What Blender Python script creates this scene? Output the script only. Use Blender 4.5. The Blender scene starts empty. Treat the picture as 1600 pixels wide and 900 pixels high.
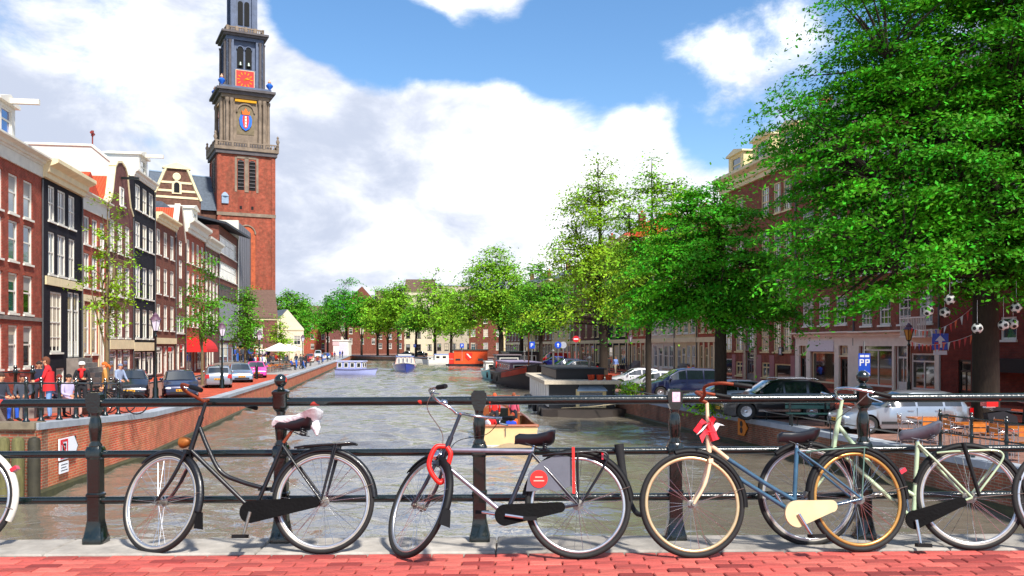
import bpy, math, random
import numpy as np
from mathutils import Vector, Matrix
from math import sin, cos, pi, radians, sqrt, atan2

random.seed(7)
R = random.random
def U(a, b): return a + (b - a) * R()
scene = bpy.context.scene
COL = scene.collection

# ------------------------------------------------------------------ camera
cam_d = bpy.data.cameras.new('camera')
cam = bpy.data.objects.new('camera', cam_d)
COL.objects.link(cam)
cam.location = (0, 0, 1.4)
cam.rotation_euler = (radians(90), 0, 0)
cam_d.sensor_width = 36.0
cam_d.lens = 31.5
cam_d.shift_y = 0.0569
cam_d.clip_start = 0.05
cam_d.clip_end = 4000
scene.camera = cam

# ------------------------------------------------------------------ world, sun, exposure
SUN_AZ, SUN_EL = radians(150), radians(50)     # azimuth measured clockwise from +Y (view direction)
world = bpy.data.worlds.new('World')
scene.world = world
world.use_nodes = True
def build_world():
    nt = world.node_tree
    N, L = nt.nodes, nt.links
    N.clear()
    out = N.new('ShaderNodeOutputWorld')
    bg = N.new('ShaderNodeBackground')
    bg.inputs['Strength'].default_value = 0.12
    L.new(bg.outputs[0], out.inputs[0])
    sky = N.new('ShaderNodeTexSky')
    sky.sky_type = 'NISHITA'
    sky.sun_disc = False
    sky.sun_elevation = SUN_EL
    sky.sun_rotation = SUN_AZ
    sky.air_density = 1.0
    sky.dust_density = 0.6
    sky.ozone_density = 2.2
    tc = N.new('ShaderNodeTexCoord')
    def math_(op, a, b=None, c=None, clamp=False):
        n = N.new('ShaderNodeMath'); n.operation = op; n.use_clamp = clamp
        for i, v in enumerate((a, b, c)):
            if v is None: continue
            if isinstance(v, (int, float)): n.inputs[i].default_value = v
            else: L.new(v, n.inputs[i])
        return n.outputs[0]
    def noise(scale, detail, rough, vec, dist=0.0):
        n = N.new('ShaderNodeTexNoise')
        n.inputs['Scale'].default_value = scale
        n.inputs['Detail'].default_value = detail
        n.inputs['Roughness'].default_value = rough
        n.inputs['Distortion'].default_value = dist
        L.new(vec, n.inputs['Vector'])
        return n.outputs[0]
    d = tc.outputs['Generated']
    # flatten the vertical a little so clouds stretch sideways
    mp = N.new('ShaderNodeMapping'); mp.inputs['Scale'].default_value = (1, 1, 1.7)
    L.new(d, mp.inputs['Vector'])
    v = mp.outputs[0]
    n1 = noise(3.2, 11, 0.62, v, 0.35)
    n2 = noise(9.0, 9, 0.66, v, 0.3)
    n3 = noise(4.3, 5, 0.55, v, 0.4)
    # cloud masses, each a soft lobe round a compass direction (azimuth, elevation, size, weight)
    def lobe(px, py, r, w):
        c = Vector(((px - 800) / 1400, 1, (541 - py) / 1400)).normalized()
        sub = N.new('ShaderNodeVectorMath'); sub.operation = 'DISTANCE'
        L.new(d, sub.inputs[0]); sub.inputs[1].default_value = c
        mr = N.new('ShaderNodeMapRange'); mr.interpolation_type = 'SMOOTHSTEP'
        L.new(sub.outputs['Value'], mr.inputs['Value'])
        mr.inputs['From Min'].default_value = r / 1400 * 1.25
        mr.inputs['From Max'].default_value = r / 1400 * 0.45
        mr.inputs['To Min'].default_value = 0.0
        mr.inputs['To Max'].default_value = w
        return mr.outputs[0]
    tot = None
    lobes = [(530, 270, 220, .26), (740, 265, 150, .24), (890, 260, 120, .2), (1005, 195, 60, .2), (60, 60, 220, .14), (260, 330, 260, .12), (600, 420, 300, .16),
             (620, -25, 110, .26), (770, -8, 95, .30), (430, 150, 110, .16), (1080, 290, 140, .14), (330, 80, 120, .14), (200, 190, 150, -.04),
             (960, 70, 190, -.36), (1120, 190, 85, -.24), (590, 62, 100, -.48), (480, 30, 60, -.34), (720, 72, 80, -.38), (1290, 20, 150, -.16), (850, 75, 70, -.22),
             (1190, 95, 120, .24), (1090, 115, 80, .20), (1040, 40, 60, .16)]
    for a in lobes:
        o = lobe(*a)
        tot = o if tot is None else math_('ADD', tot, o)
    # thicker towards the horizon all round
    sep = N.new('ShaderNodeSeparateXYZ'); L.new(d, sep.inputs[0])
    hz = N.new('ShaderNodeMapRange'); L.new(sep.outputs['Z'], hz.inputs['Value'])
    hz.inputs['From Min'].default_value = 0.30; hz.inputs['From Max'].default_value = 0.0
    hz.inputs['To Min'].default_value = 0.0; hz.inputs['To Max'].default_value = 0.20
    dens = math_('ADD', math_('ADD', n1, math_('MULTIPLY', math_('SUBTRACT', n2, 0.5), 0.42)), math_('ADD', tot, hz.outputs[0]))
    mask = N.new('ShaderNodeMapRange'); mask.interpolation_type = 'SMOOTHSTEP'
    L.new(dens, mask.inputs['Value'])
    mask.inputs['From Min'].default_value = 0.42; mask.inputs['From Max'].default_value = 0.70
    # grey bellies
    sh = N.new('ShaderNodeMapRange'); sh.interpolation_type = 'SMOOTHSTEP'
    L.new(math_('ADD', math_('MULTIPLY', n3, 0.75), math_('MULTIPLY', n2, 0.35)), sh.inputs['Value'])
    sh.inputs['From Min'].default_value = 0.43; sh.inputs['From Max'].default_value = 0.70
    cc = N.new('ShaderNodeMix'); cc.data_type = 'RGBA'
    L.new(sh.outputs[0], cc.inputs['Factor'])
    cc.inputs['A'].default_value = (2.35, 2.6, 3.2, 1)
    cc.inputs['B'].default_value = (5.7, 5.7, 5.8, 1)
    hsv = N.new('ShaderNodeHueSaturation')
    hsv.inputs['Saturation'].default_value = 1.2
    hsv.inputs['Value'].default_value = 0.72
    L.new(sky.outputs[0], hsv.inputs['Color'])
    mx = N.new('ShaderNodeMix'); mx.data_type = 'RGBA'
    L.new(mask.outputs[0], mx.inputs['Factor'])
    L.new(hsv.outputs[0], mx.inputs['A'])
    L.new(cc.outputs['Result'], mx.inputs['B'])
    L.new(mx.outputs['Result'], bg.inputs['Color'])
build_world()

sun_d = bpy.data.lights.new('sun', 'SUN')
sun_d.energy = 3.4
sun_d.angle = radians(5)
sun_d.color = (1.0, 0.95, 0.86)
sun = bpy.data.objects.new('sun', sun_d)
COL.objects.link(sun)
sdir = Vector((sin(SUN_AZ) * cos(SUN_EL), cos(SUN_AZ) * cos(SUN_EL), sin(SUN_EL)))
sun.rotation_euler = sdir.to_track_quat('Z', 'Y').to_euler()

vs = scene.view_settings
vs.view_transform = 'Standard'
vs.look = 'None'
vs.exposure = 1.2
vs.gamma = 1.0
vs.use_curve_mapping = False

# ------------------------------------------------------------------ mesh helpers
class MB:
    def __init__(s):
        s.v = []; s.f = []; s.m = []
    def add(s, vs_, fs, m=0):
        o = len(s.v)
        s.v.extend([tuple(p) for p in vs_])
        for f in fs:
            s.f.append(tuple(i + o for i in f)); s.m.append(m)
        return s
    def box(s, c, d, m=0, rot=None, taper=1.0):
        x, y, z = d[0] / 2, d[1] / 2, d[2] / 2
        pts = [(-x, -y, -z), (x, -y, -z), (x, y, -z), (-x, y, -z), (-x * taper, -y * taper, z), (x * taper, -y * taper, z), (x * taper, y * taper, z), (-x * taper, y * taper, z)]
        if rot is not None: pts = [rot @ Vector(p) for p in pts]
        pts = [(p[0] + c[0], p[1] + c[1], p[2] + c[2]) for p in pts]
        return s.add(pts, [(0, 3, 2, 1), (4, 5, 6, 7), (0, 1, 5, 4), (1, 2, 6, 5), (2, 3, 7, 6), (3, 0, 4, 7)], m)
    def b2(s, x0, x1, y0, y1, z0, z1, m=0):
        return s.box(((x0 + x1) / 2, (y0 + y1) / 2, (z0 + z1) / 2), (x1 - x0, y1 - y0, z1 - z0), m)
    def tube(s, pts, r, n=8, m=0, closed=False, cap=True):
        pts = [Vector(p) for p in pts]
        k = len(pts)
        rs = r if isinstance(r, (list, tuple)) else [r] * k
        # rotation-minimising frame
        tang = []
        for i in range(k):
            a = pts[(i - 1) % k] if (closed or i > 0) else pts[i]
            b = pts[(i + 1) % k] if (closed or i < k - 1) else pts[i]
            t = (b - a)
            tang.append(t.normalized() if t.length > 1e-9 else Vector((0, 0, 1)))
        ref = Vector((0, 0, 1)) if abs(tang[0].z) < .9 else Vector((1, 0, 0))
        nrm = (ref - tang[0] * ref.dot(tang[0])).normalized()
        vs_, fs = [], []
        for i in range(k):
            if i:
                q = tang[i - 1].rotation_difference(tang[i])
                nrm = q @ nrm
                nrm = (nrm - tang[i] * nrm.dot(tang[i])).normalized()
            bi = tang[i].cross(nrm)
            for j in range(n):
                a = 2 * pi * j / n
                vs_.append(pts[i] + (nrm * cos(a) + bi * sin(a)) * rs[i])
        for i in range(k if closed else k - 1):
            for j in range(n):
                a, b = i * n + j, i * n + (j + 1) % n
                c, d = ((i + 1) % k) * n + (j + 1) % n, ((i + 1) % k) * n + j
                fs.append((a, b, c, d))
        if cap and not closed:
            fs.append(tuple(reversed(range(n))))
            fs.append(tuple(range((k - 1) * n, k * n)))
        return s.add(vs_, fs, m)
    def lathe(s, prof, n=16, m=0, c=(0, 0, 0), axis='z', cap=True):
        vs_, fs = [], []
        k = len(prof)
        for (r, h) in prof:
            for j in range(n):
                a = 2 * pi * j / n
                if axis == 'z': p = (r * cos(a), r * sin(a), h)
                elif axis == 'y': p = (r * cos(a), h, r * sin(a))
                else: p = (h, r * cos(a), r * sin(a))
                vs_.append((p[0] + c[0], p[1] + c[1], p[2] + c[2]))
        for i in range(k - 1):
            for j in range(n):
                q = (i * n + j, i * n + (j + 1) % n, (i + 1) * n + (j + 1) % n, (i + 1) * n + j)
                fs.append(q if axis != 'y' else q[::-1])
        if cap:
            e0, e1 = tuple(reversed(range(n))), tuple(range((k - 1) * n, k * n))
            fs.append(e0 if axis != 'y' else e0[::-1]); fs.append(e1 if axis != 'y' else e1[::-1])
        return s.add(vs_, fs, m)
    def torus(s, Rr, r, n=48, k=8, m=0, c=(0, 0, 0), sx=1.0):
        # axis along y
        vs_, fs = [], []
        for i in range(n):
            a = 2 * pi * i / n
            for j in range(k):
                b = 2 * pi * j / k
                rr = Rr + r * cos(b)
                vs_.append((c[0] + rr * cos(a), c[1] + r * sin(b) * sx, c[2] + rr * sin(a)))
        for i in range(n):
            for j in range(k):
                fs.append((i * k + j, i * k + (j + 1) % k, ((i + 1) % n) * k + (j + 1) % k, ((i + 1) % n) * k + j))
        return s.add(vs_, fs, m)
    def ball(s, c, r, n=14, k=9, m=0):
        if isinstance(r, (int, float)): r = (r, r, r)
        vs_, fs = [], []
        for i in range(k + 1):
            t = pi * i / k
            for j in range(n):
                a = 2 * pi * j / n
                vs_.append((c[0] + r[0] * sin(t) * cos(a), c[1] + r[1] * sin(t) * sin(a), c[2] - r[2] * cos(t)))
        for i in range(k):
            for j in range(n):
                fs.append((i * n + j, i * n + (j + 1) % n, (i + 1) * n + (j + 1) % n, (i + 1) * n + j))
        return s.add(vs_, fs, m)
    def prism(s, poly, y0, y1, m=0):
        # poly in (x,z), extruded along y
        n = len(poly)
        ar = sum(poly[i][0] * poly[(i + 1) % n][1] - poly[(i + 1) % n][0] * poly[i][1] for i in range(n))
        if ar < 0: poly = poly[::-1]
        if y0 > y1: y0, y1 = y1, y0
        vs_ = [(p[0], y0, p[1]) for p in poly] + [(p[0], y1, p[1]) for p in poly]
        fs = [tuple(range(n)), tuple(reversed(range(n, 2 * n)))]
        for i in range(n):
            j = (i + 1) % n
            fs.append((j, i, n + i, n + j))
        return s.add(vs_, fs, m)
    def prismz(s, poly, z0, z1, m=0):
        n = len(poly)
        ar = sum(poly[i][0] * poly[(i + 1) % n][1] - poly[(i + 1) % n][0] * poly[i][1] for i in range(n))
        if ar < 0: poly = poly[::-1]
        vs_ = [(p[0], p[1], z0) for p in poly] + [(p[0], p[1], z1) for p in poly]
        fs = [tuple(reversed(range(n))), tuple(range(n, 2 * n))]
        for i in range(n):
            j = (i + 1) % n
            fs.append((i, j, n + j, n + i))
        return s.add(vs_, fs, m)
    def xf(s, M):
        s.v = [tuple(M @ Vector(p)) for p in s.v]
        return s
    def mesh(s, name, mats, smooth=None):
        me = bpy.data.meshes.new(name)
        me.from_pydata(s.v, [], s.f)
        if not isinstance(mats, (list, tuple)): mats = [mats]
        for mt in mats: me.materials.append(mt)
        if len(mats) > 1: me.polygons.foreach_set('material_index', s.m)
        if smooth is not None:
            me.polygons.foreach_set('use_smooth', [True] * len(me.polygons))
            if smooth < 180:
                me.set_sharp_from_angle(angle=radians(smooth))
        me.update()
        return me
    def build(s, name, mats, parent=None, loc=(0, 0, 0), rz=0.0, smooth=None):
        return ob(name, s.mesh(name, mats, smooth), parent, loc, rz)

def ob(name, data, parent=None, loc=(0, 0, 0), rz=0.0):
    o = bpy.data.objects.new(name, data)
    COL.objects.link(o)
    o.location = loc
    if rz: o.rotation_euler = (0, 0, rz)
    if parent is not None: o.parent = parent
    return o
def tag(o, label, cat, group=None):
    o['label'] = label; o['category'] = cat
    if group: o['group'] = group
    return o
def thing(name, label, cat, loc=(0, 0, 0), rz=0.0, group=None):
    return tag(ob(name, None, None, loc, rz), label, cat, group)
def struct(o): o['kind'] = 'structure'; return o
def stuff(o): o['kind'] = 'stuff'; return o
def copy_tree(o, parent=None):
    c = o.copy(); COL.objects.link(c); c.parent = parent
    if parent is not None: c.matrix_parent_inverse = o.matrix_parent_inverse.copy()
    for ch in list(o.children): copy_tree(ch, c)
    return c
def catmull(pts, sub=6, closed=False):
    P = [Vector(p) for p in pts]; n = len(P); out = []
    rng = n if closed else n - 1
    for i in range(rng):
        p0 = P[(i - 1) % n] if (closed or i > 0) else P[0] * 2 - P[1]
        p1 = P[i]; p2 = P[(i + 1) % n]
        p3 = P[(i + 2) % n] if (closed or i + 2 < n) else P[-1] * 2 - P[-2]
        for k in range(sub):
            t = k / sub
            out.append(0.5 * ((2 * p1) + (p2 - p0) * t + (2 * p0 - 5 * p1 + 4 * p2 - p3) * t * t + (3 * p1 - p0 - 3 * p2 + p3) * t ** 3))
    if not closed: out.append(P[-1])
    return out

# ------------------------------------------------------------------ materials
def lin(h):
    if isinstance(h, str):
        h = h.lstrip('#'); c = [int(h[i:i + 2], 16) / 255 for i in (0, 2, 4)]
        return tuple(x / 12.92 if x <= .04045 else ((x + .055) / 1.055) ** 2.4 for x in c)
    return h
MC = {}
def mat(name, col, rough=.6, metal=0.0, var=.12, scale=6.0, bump=0.0, coat=0.0, spec=.5, bscale=None, stretch=None, emit=None):
    if name in MC: return MC[name]
    m = bpy.data.materials.new(name); m.use_nodes = True
    nt = m.node_tree; N, L = nt.nodes, nt.links
    b = N['Principled BSDF']
    col = lin(col)
    b.inputs['Roughness'].default_value = rough
    b.inputs['Metallic'].default_value = metal
    b.inputs['Specular IOR Level'].default_value = spec
    if coat: b.inputs['Coat Weight'].default_value = coat; b.inputs['Coat Roughness'].default_value = .06
    tc = N.new('ShaderNodeTexCoord')
    vec = tc.outputs['Object']
    if stretch:
        mp = N.new('ShaderNodeMapping'); mp.inputs['Scale'].default_value = stretch
        L.new(vec, mp.inputs['Vector']); vec = mp.outputs[0]
    if var > 0:
        n = N.new('ShaderNodeTexNoise'); n.inputs['Scale'].default_value = scale; n.inputs['Detail'].default_value = 6
        n.inputs['Roughness'].default_value = .65
        L.new(vec, n.inputs['Vector'])
        mr = N.new('ShaderNodeMapRange')
        mr.inputs['From Min'].default_value = .3; mr.inputs['From Max'].default_value = .7
        mr.inputs['To Min'].default_value = 1 - var; mr.inputs['To Max'].default_value = 1 + var
        L.new(n.outputs[0], mr.inputs['Value'])
        mu = N.new('ShaderNodeMix'); mu.data_type = 'RGBA'; mu.blend_type = 'MULTIPLY'
        mu.inputs['Factor'].default_value = 1
        mu.inputs['A'].default_value = (*col, 1)
        L.new(mr.outputs[0], mu.inputs['B'])
        L.new(mu.outputs['Result'], b.inputs['Base Color'])
    else:
        b.inputs['Base Color'].default_value = (*col, 1)
    if bump:
        n2 = N.new('ShaderNodeTexNoise'); n2.inputs['Scale'].default_value = bscale or scale * 4; n2.inputs['Detail'].default_value = 5
        L.new(vec, n2.inputs['Vector'])
        bp = N.new('ShaderNodeBump'); bp.inputs['Strength'].default_value = bump; bp.inputs['Distance'].default_value = .02
        L.new(n2.outputs[0], bp.inputs['Height']); L.new(bp.outputs[0], b.inputs['Normal'])
    if emit:
        b.inputs['Emission Color'].default_value = (*lin(emit), 1); b.inputs['Emission Strength'].default_value = .6
    MC[name] = m
    return m

def per_object(m, lo, hi):
    # each block or brick its own shade
    nt = m.node_tree; N, L = nt.nodes, nt.links
    b = N['Principled BSDF']; src = b.inputs['Base Color'].links[0].from_socket
    oi = N.new('ShaderNodeObjectInfo'); mr = N.new('ShaderNodeMapRange'); mr.inputs['To Min'].default_value = lo; mr.inputs['To Max'].default_value = hi
    L.new(oi.outputs['Random'], mr.inputs['Value'])
    mu = N.new('ShaderNodeMix'); mu.data_type = 'RGBA'; mu.blend_type = 'MULTIPLY'; mu.inputs['Factor'].default_value = 1
    L.new(src, mu.inputs['A']); L.new(mr.outputs[0], mu.inputs['B']); L.new(mu.outputs['Result'], b.inputs['Base Color'])
    return m
def brick_mat(name, c1, c2, mortar, bw=.22, bh=.07, mortar_size=.010, stain=.35, stain_col='#2a2018', bump=.35, axis='xz', smear=1.0):
    if name in MC: return MC[name]
    m = bpy.data.materials.new(name); m.use_nodes = True
    nt = m.node_tree; N, L = nt.nodes, nt.links
    b = N['Principled BSDF']; b.inputs['Roughness'].default_value = .85; b.inputs['Specular IOR Level'].default_value = .25
    tc = N.new('ShaderNodeTexCoord')
    sp = N.new('ShaderNodeSeparateXYZ'); L.new(tc.outputs['Object'], sp.inputs[0])
    cb = N.new('ShaderNodeCombineXYZ')
    if axis == 'xz':
        ad = N.new('ShaderNodeMath'); ad.operation = 'ADD'
        L.new(sp.outputs['X'], ad.inputs[0]); L.new(sp.outputs['Y'], ad.inputs[1])
        L.new(ad.outputs[0], cb.inputs['X']); L.new(sp.outputs['Z'], cb.inputs['Y'])
    else:
        L.new(sp.outputs['X'], cb.inputs['X']); L.new(sp.outputs['Y'], cb.inputs['Y'])
    bt = N.new('ShaderNodeTexBrick')
    bt.inputs['Color1'].default_value = (*lin(c1), 1); bt.inputs['Color2'].default_value = (*lin(c2), 1); bt.inputs['Mortar'].default_value = (*lin(mortar), 1)
    bt.inputs['Scale'].default_value = 1.0
    bt.inputs['Brick Width'].default_value = bw; bt.inputs['Row Height'].default_value = bh
    bt.inputs['Mortar Size'].default_value = mortar_size; bt.inputs['Mortar Smooth'].default_value = .4
    bt.inputs['Bias'].default_value = 0
    L.new(cb.outputs[0], bt.inputs['Vector'])
    n = N.new('ShaderNodeTexNoise'); n.inputs['Scale'].default_value = .55; n.inputs['Detail'].default_value = 8; n.inputs['Roughness'].default_value = .7
    mp = N.new('ShaderNodeMapping'); mp.inputs['Scale'].default_value = (1.6, 1.6, .5)
    L.new(tc.outputs['Object'], mp.inputs['Vector']); L.new(mp.outputs[0], n.inputs['Vector'])
    mr = N.new('ShaderNodeMapRange'); mr.inputs['From Min'].default_value = .45; mr.inputs['From Max'].default_value = .75
    mr.inputs['To Min'].default_value = 0; mr.inputs['To Max'].default_value = stain
    L.new(n.outputs[0], mr.inputs['Value'])
    mx = N.new('ShaderNodeMix'); mx.data_type = 'RGBA'
    L.new(mr.outputs[0], mx.inputs['Factor']); L.new(bt.outputs['Color'], mx.inputs['A']); mx.inputs['B'].default_value = (*lin(stain_col), 1)
    # small patches of lighter, newer brick
    n4 = N.new('ShaderNodeTexNoise'); n4.inputs['Scale'].default_value = 2.3; n4.inputs['Detail'].default_value = 4
    L.new(tc.outputs['Object'], n4.inputs['Vector'])
    mr4 = N.new('ShaderNodeMapRange'); mr4.inputs['From Min'].default_value = .3; mr4.inputs['From Max'].default_value = .7
    mr4.inputs['To Min'].default_value = .72; mr4.inputs['To Max'].default_value = 1.25
    L.new(n4.outputs[0], mr4.inputs['Value'])
    mu = N.new('ShaderNodeMix'); mu.data_type = 'RGBA'; mu.blend_type = 'MULTIPLY'; mu.inputs['Factor'].default_value = 1
    L.new(mx.outputs['Result'], mu.inputs['A']); L.new(mr4.outputs[0], mu.inputs['B'])
    L.new(mu.outputs['Result'], b.inputs['Base Color'])
    if bump:
        bp = N.new('ShaderNodeBump'); bp.inputs['Strength'].default_value = bump; bp.inputs['Distance'].default_value = .01; bp.invert = True
        L.new(bt.outputs['Fac'], bp.inputs['Height']); L.new(bp.outputs[0], b.inputs['Normal'])
    MC[name] = m
    return m

def glass_mat(name, tint='#0d1216', rough=.03, var=.5):
    # window glass seen from the street: dark room behind a reflecting pane
    if name in MC: return MC[name]
    m = mat(name, tint, rough=rough, var=var, scale=1.2, spec=.9, coat=1.0)
    return m

# ------------------------------------------------------------------ the place: shared frames
WATER_Z = -2.5
UX, UY = -0.1484, 0.9889                     # canal direction (away from the bridge)
def ray(px, py):
    return Vector(((px - 800) / 1400, 1.0, (541 - py) / 1400))
def at_depth(px, py, Y):
    return Vector((0, 0, 1.4)) + ray(px, py) * Y
def xz(px, Y): return (px - 800) / 1400 * Y
# ================================================================== SETTING
def interp(tab, y):
    if y <= tab[0][0]: return tab[0][1]
    for (a, va), (b, vb) in zip(tab, tab[1:]):
        if y <= b: return va + (vb - va) * (y - a) / (b - a)
    return tab[-1][1]
EL = [(22.8, -12.1), (31.4, -12.7), (78, -19.5), (150, -30), (245, -44.5), (280, -50)]
ZL = [(22.8, -.56), (31.4, -.93), (45, -1.15), (78, -1.25), (300, -1.25)]
ER = [(6.9, 13.75), (17.3, 12.0), (30.85, 9.7), (37.1, 8.44), (55, 5.3), (100, 2.0), (150, -1.5), (182, -4), (200, -10), (240, -30), (290, -58)]
RZ = -1.36
def xl(Y): return interp(EL, Y)
def zl(Y): return interp(ZL, Y)
def xr(Y): return interp(ER, Y)
def fl(Y): return -18.2 - .1484 * Y - .0      # left facade line
def fr(Y): return 28.5 - .1484 * Y            # right facade line

def ripple_mat():
    m = bpy.data.materials.new('canal_water'); m.use_nodes = True
    nt = m.node_tree; N, L = nt.nodes, nt.links
    b = N['Principled BSDF']
    b.inputs['Base Color'].default_value = (.15, .13, .10, 1)
    b.inputs['Roughness'].default_value = .06
    b.inputs['IOR'].default_value = 2.7
    b.inputs['Specular IOR Level'].default_value = .9
    tc = N.new('ShaderNodeTexCoord')
    def nz(sc, st, det, dist=0):
        mp = N.new('ShaderNodeMapping'); mp.inputs['Scale'].default_value = st; mp.inputs['Rotation'].default_value = (0, 0, radians(6))
        L.new(tc.outputs['Object'], mp.inputs['Vector'])
        n = N.new('ShaderNodeTexNoise'); n.inputs['Scale'].default_value = sc; n.inputs['Detail'].default_value = det; n.inputs['Roughness'].default_value = .55
        n.inputs['Distortion'].default_value = dist
        L.new(mp.outputs[0], n.inputs['Vector'])
        return n.outputs[0]
    a = nz(.62, (1.0, 1.0, 1), 3, .8)
    c = nz(1.7, (.9, 1.1, 1), 4, .6)
    d = nz(.14, (1.2, .8, 1), 2)
    def mth(op, x, y):
        n = N.new('ShaderNodeMath'); n.operation = op
        for i, v in enumerate((x, y)):
            if isinstance(v, (int, float)): n.inputs[i].default_value = v
            else: L.new(v, n.inputs[i])
        return n.outputs[0]
    h = mth('ADD', mth('MULTIPLY', a, .05), mth('ADD', mth('MULTIPLY', c, .06), mth('MULTIPLY', d, .1)))
    bp = N.new('ShaderNodeBump'); bp.inputs['Strength'].default_value = 1.0; bp.inputs['Distance'].default_value = 1.0
    L.new(h, bp.inputs['Height']); L.new(bp.outputs[0], b.inputs['Normal'])
    return m
wroot = struct(ob('water', None))
rgw = np.random.default_rng(5)
WAVES = []
for i in range(34):
    lam = .55 * (4.6 / .55) ** rgw.random()
    th = radians(100) + rgw.normal() * radians(48)
    WAVES.append((2 * pi / lam * cos(th), 2 * pi / lam * sin(th), .036 * lam / (2 * pi) * (.6 + .8 * rgw.random()), rgw.random() * 2 * pi))
def wave_patch(x0, x1, y0, y1, st, minlam):
    nx, ny = int((x1 - x0) / st) + 1, int((y1 - y0) / st) + 1
    X, Y = np.meshgrid(np.linspace(x0, x1, nx), np.linspace(y0, y1, ny))
    Z = np.zeros_like(X)
    patch = .75 + .45 * np.sin(X * .19 + 1.3 * np.sin(Y * .11)) * np.sin(Y * .13 + np.sin(X * .23) + .7)
    for kx, ky, a, ph in WAVES:
        if 2 * pi / sqrt(kx * kx + ky * ky) < minlam: continue
        q = np.sin(kx * X + ky * Y + ph + .6 * np.sin(.31 * X + .17 * Y + ph))
        Z += a * (q + .25 * (1 - q * q))
    Z = WATER_Z + Z * patch - .01
    V = np.stack([X.ravel(), Y.ravel(), Z.ravel()], 1)
    idx = np.arange(nx * ny).reshape(ny, nx)
    F = np.stack([idx[:-1, :-1].ravel(), idx[:-1, 1:].ravel(), idx[1:, 1:].ravel(), idx[1:, :-1].ravel()], 1).astype(np.int32)
    me = bpy.data.meshes.new('water_surface'); n = len(F)
    me.vertices.add(len(V)); me.vertices.foreach_set('co', V.ravel())
    me.loops.add(n * 4); me.loops.foreach_set('vertex_index', F.ravel())
    me.polygons.add(n); me.polygons.foreach_set('loop_start', np.arange(0, n * 4, 4, dtype=np.int32)); me.polygons.foreach_set('loop_total', np.full(n, 4, dtype=np.int32))
    me.polygons.foreach_set('use_smooth', np.ones(n, dtype=bool))
    me.materials.append(watm); me.update(calc_edges=True)
    return ob('water_surface', me, wroot)
watm = ripple_mat()
wave_patch(-24, 14.5, 6.9, 72, .13, 0)
wave_patch(-50, 6, 72, 240, .42, 1.5)
MB().add([(-400, -40, WATER_Z - .35), (300, -40, WATER_Z - .35), (300, 700, WATER_Z - .35), (-400, 700, WATER_Z - .35)], [(0, 1, 2, 3)]).build('water_sheet', watm, wroot)

clinker = brick_mat('street_clinker', '#7c5a4e', '#94685a', '#5a4a44', bw=.2, bh=.1, axis='xy', bump=.2, stain=.4, stain_col='#6d625c')
redpave = brick_mat('quay_red_brick', '#a8442c', '#bb5238', '#7a3a2a', bw=.2, bh=.1, axis='xy', bump=.2, stain=.25, stain_col='#96604c')
greypave = mat('grey_paving', '#8d8a88', .85, var=.18, scale=1.5)
coping_m = mat('coping_stone', '#8f959d', .75, var=.16, scale=2.5, bump=.15)
grassy = mat('ground_soil', '#4c5a2c', .95, var=.3, scale=.6)

def strip(name, ys, xa, xb, z, material, kind=True, dz=0.0):
    vs_, fs = [], []
    for y in ys:
        vs_.append((xa(y), y, z(y) + dz)); vs_.append((xb(y), y, z(y) + dz))
    for i in range(len(ys) - 1):
        fs.append((2 * i, 2 * i + 1, 2 * i + 3, 2 * i + 2))
    m = MB().add(vs_, fs)
    me_up = m.build(name, material)
    if me_up.data.polygons[0].normal.z < 0: me_up.data.flip_normals()
    return struct(me_up)
ysL = [22.8, 26, 31.4, 38, 45, 55, 65, 78, 100, 125, 150, 200, 245, 280]
strip('road', ysL, lambda y: xl(y) - 3.2, lambda y: fl(y) + 2.2, zl, clinker)
strip('quay_pavement', ysL, lambda y: xl(y) - .45, lambda y: xl(y) - 3.2, zl, redpave)
strip('pavement', ysL, lambda y: fl(y) + 2.2, lambda y: fl(y) - 12, lambda y: zl(y) + .10, redpave)
strip('kerb', ysL, lambda y: fl(y) + 2.35, lambda y: fl(y) + 2.19, lambda y: zl(y) + .104, coping_m)
strip('ground', [22.8, 280], lambda y: fl(y) - 11.9, lambda y: -320, lambda y: -1.2, grassy)
# land beyond the end of the near quay and out to the horizon
struct(MB().add([(-51, 280, -1.27), (-66, 300, -1.27), (-320, 330, -1.27), (-320, 280, -1.27)], [(0, 1, 2, 3)]).build('ground', grassy))
struct(MB().add([(-900, 420, -1.3), (900, 420, -1.3), (1800, 3600, -1.3), (-1800, 3600, -1.3)], [(0, 1, 2, 3)]).build('ground', grassy))
ysR = [6.9, 17.3, 24, 30.85, 37.1, 45, 55, 75, 100, 125, 150, 182]
RZf = lambda y: RZ
strip('road', ysR, lambda y: min(xr(y) + 6.2, fr(y) - 2.7), lambda y: fr(y) - 2.6, RZf, redpave)
strip('quay_pavement', ysR, lambda y: xr(y) + .45, lambda y: min(xr(y) + 6.2, fr(y) - 2.7), RZf, clinker)
strip('pavement', ysR, lambda y: fr(y) - 2.6, lambda y: fr(y) + 14, lambda y: RZ + .10, redpave)
strip('kerb', ysR, lambda y: fr(y) - 2.75, lambda y: fr(y) - 2.59, lambda y: RZ + .104, coping_m)
strip('ground', [6.9, 182], lambda y: fr(y) + 13.9, lambda y: 320, lambda y: RZ + .05, grassy)
FARR = [(-58, 290), (-80, 320), (-140, 360), (-320, 380)]
far_poly = [(320, 181.9), (-3.99, 181.9), (-10, 200), (-30, 240)] + FARR + [(-320, 440), (320, 440)]
struct(MB().add([(p[0], p[1], RZ) for p in far_poly], [tuple(range(len(far_poly)))][::-1]).build('ground', clinker)).data.update()

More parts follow.
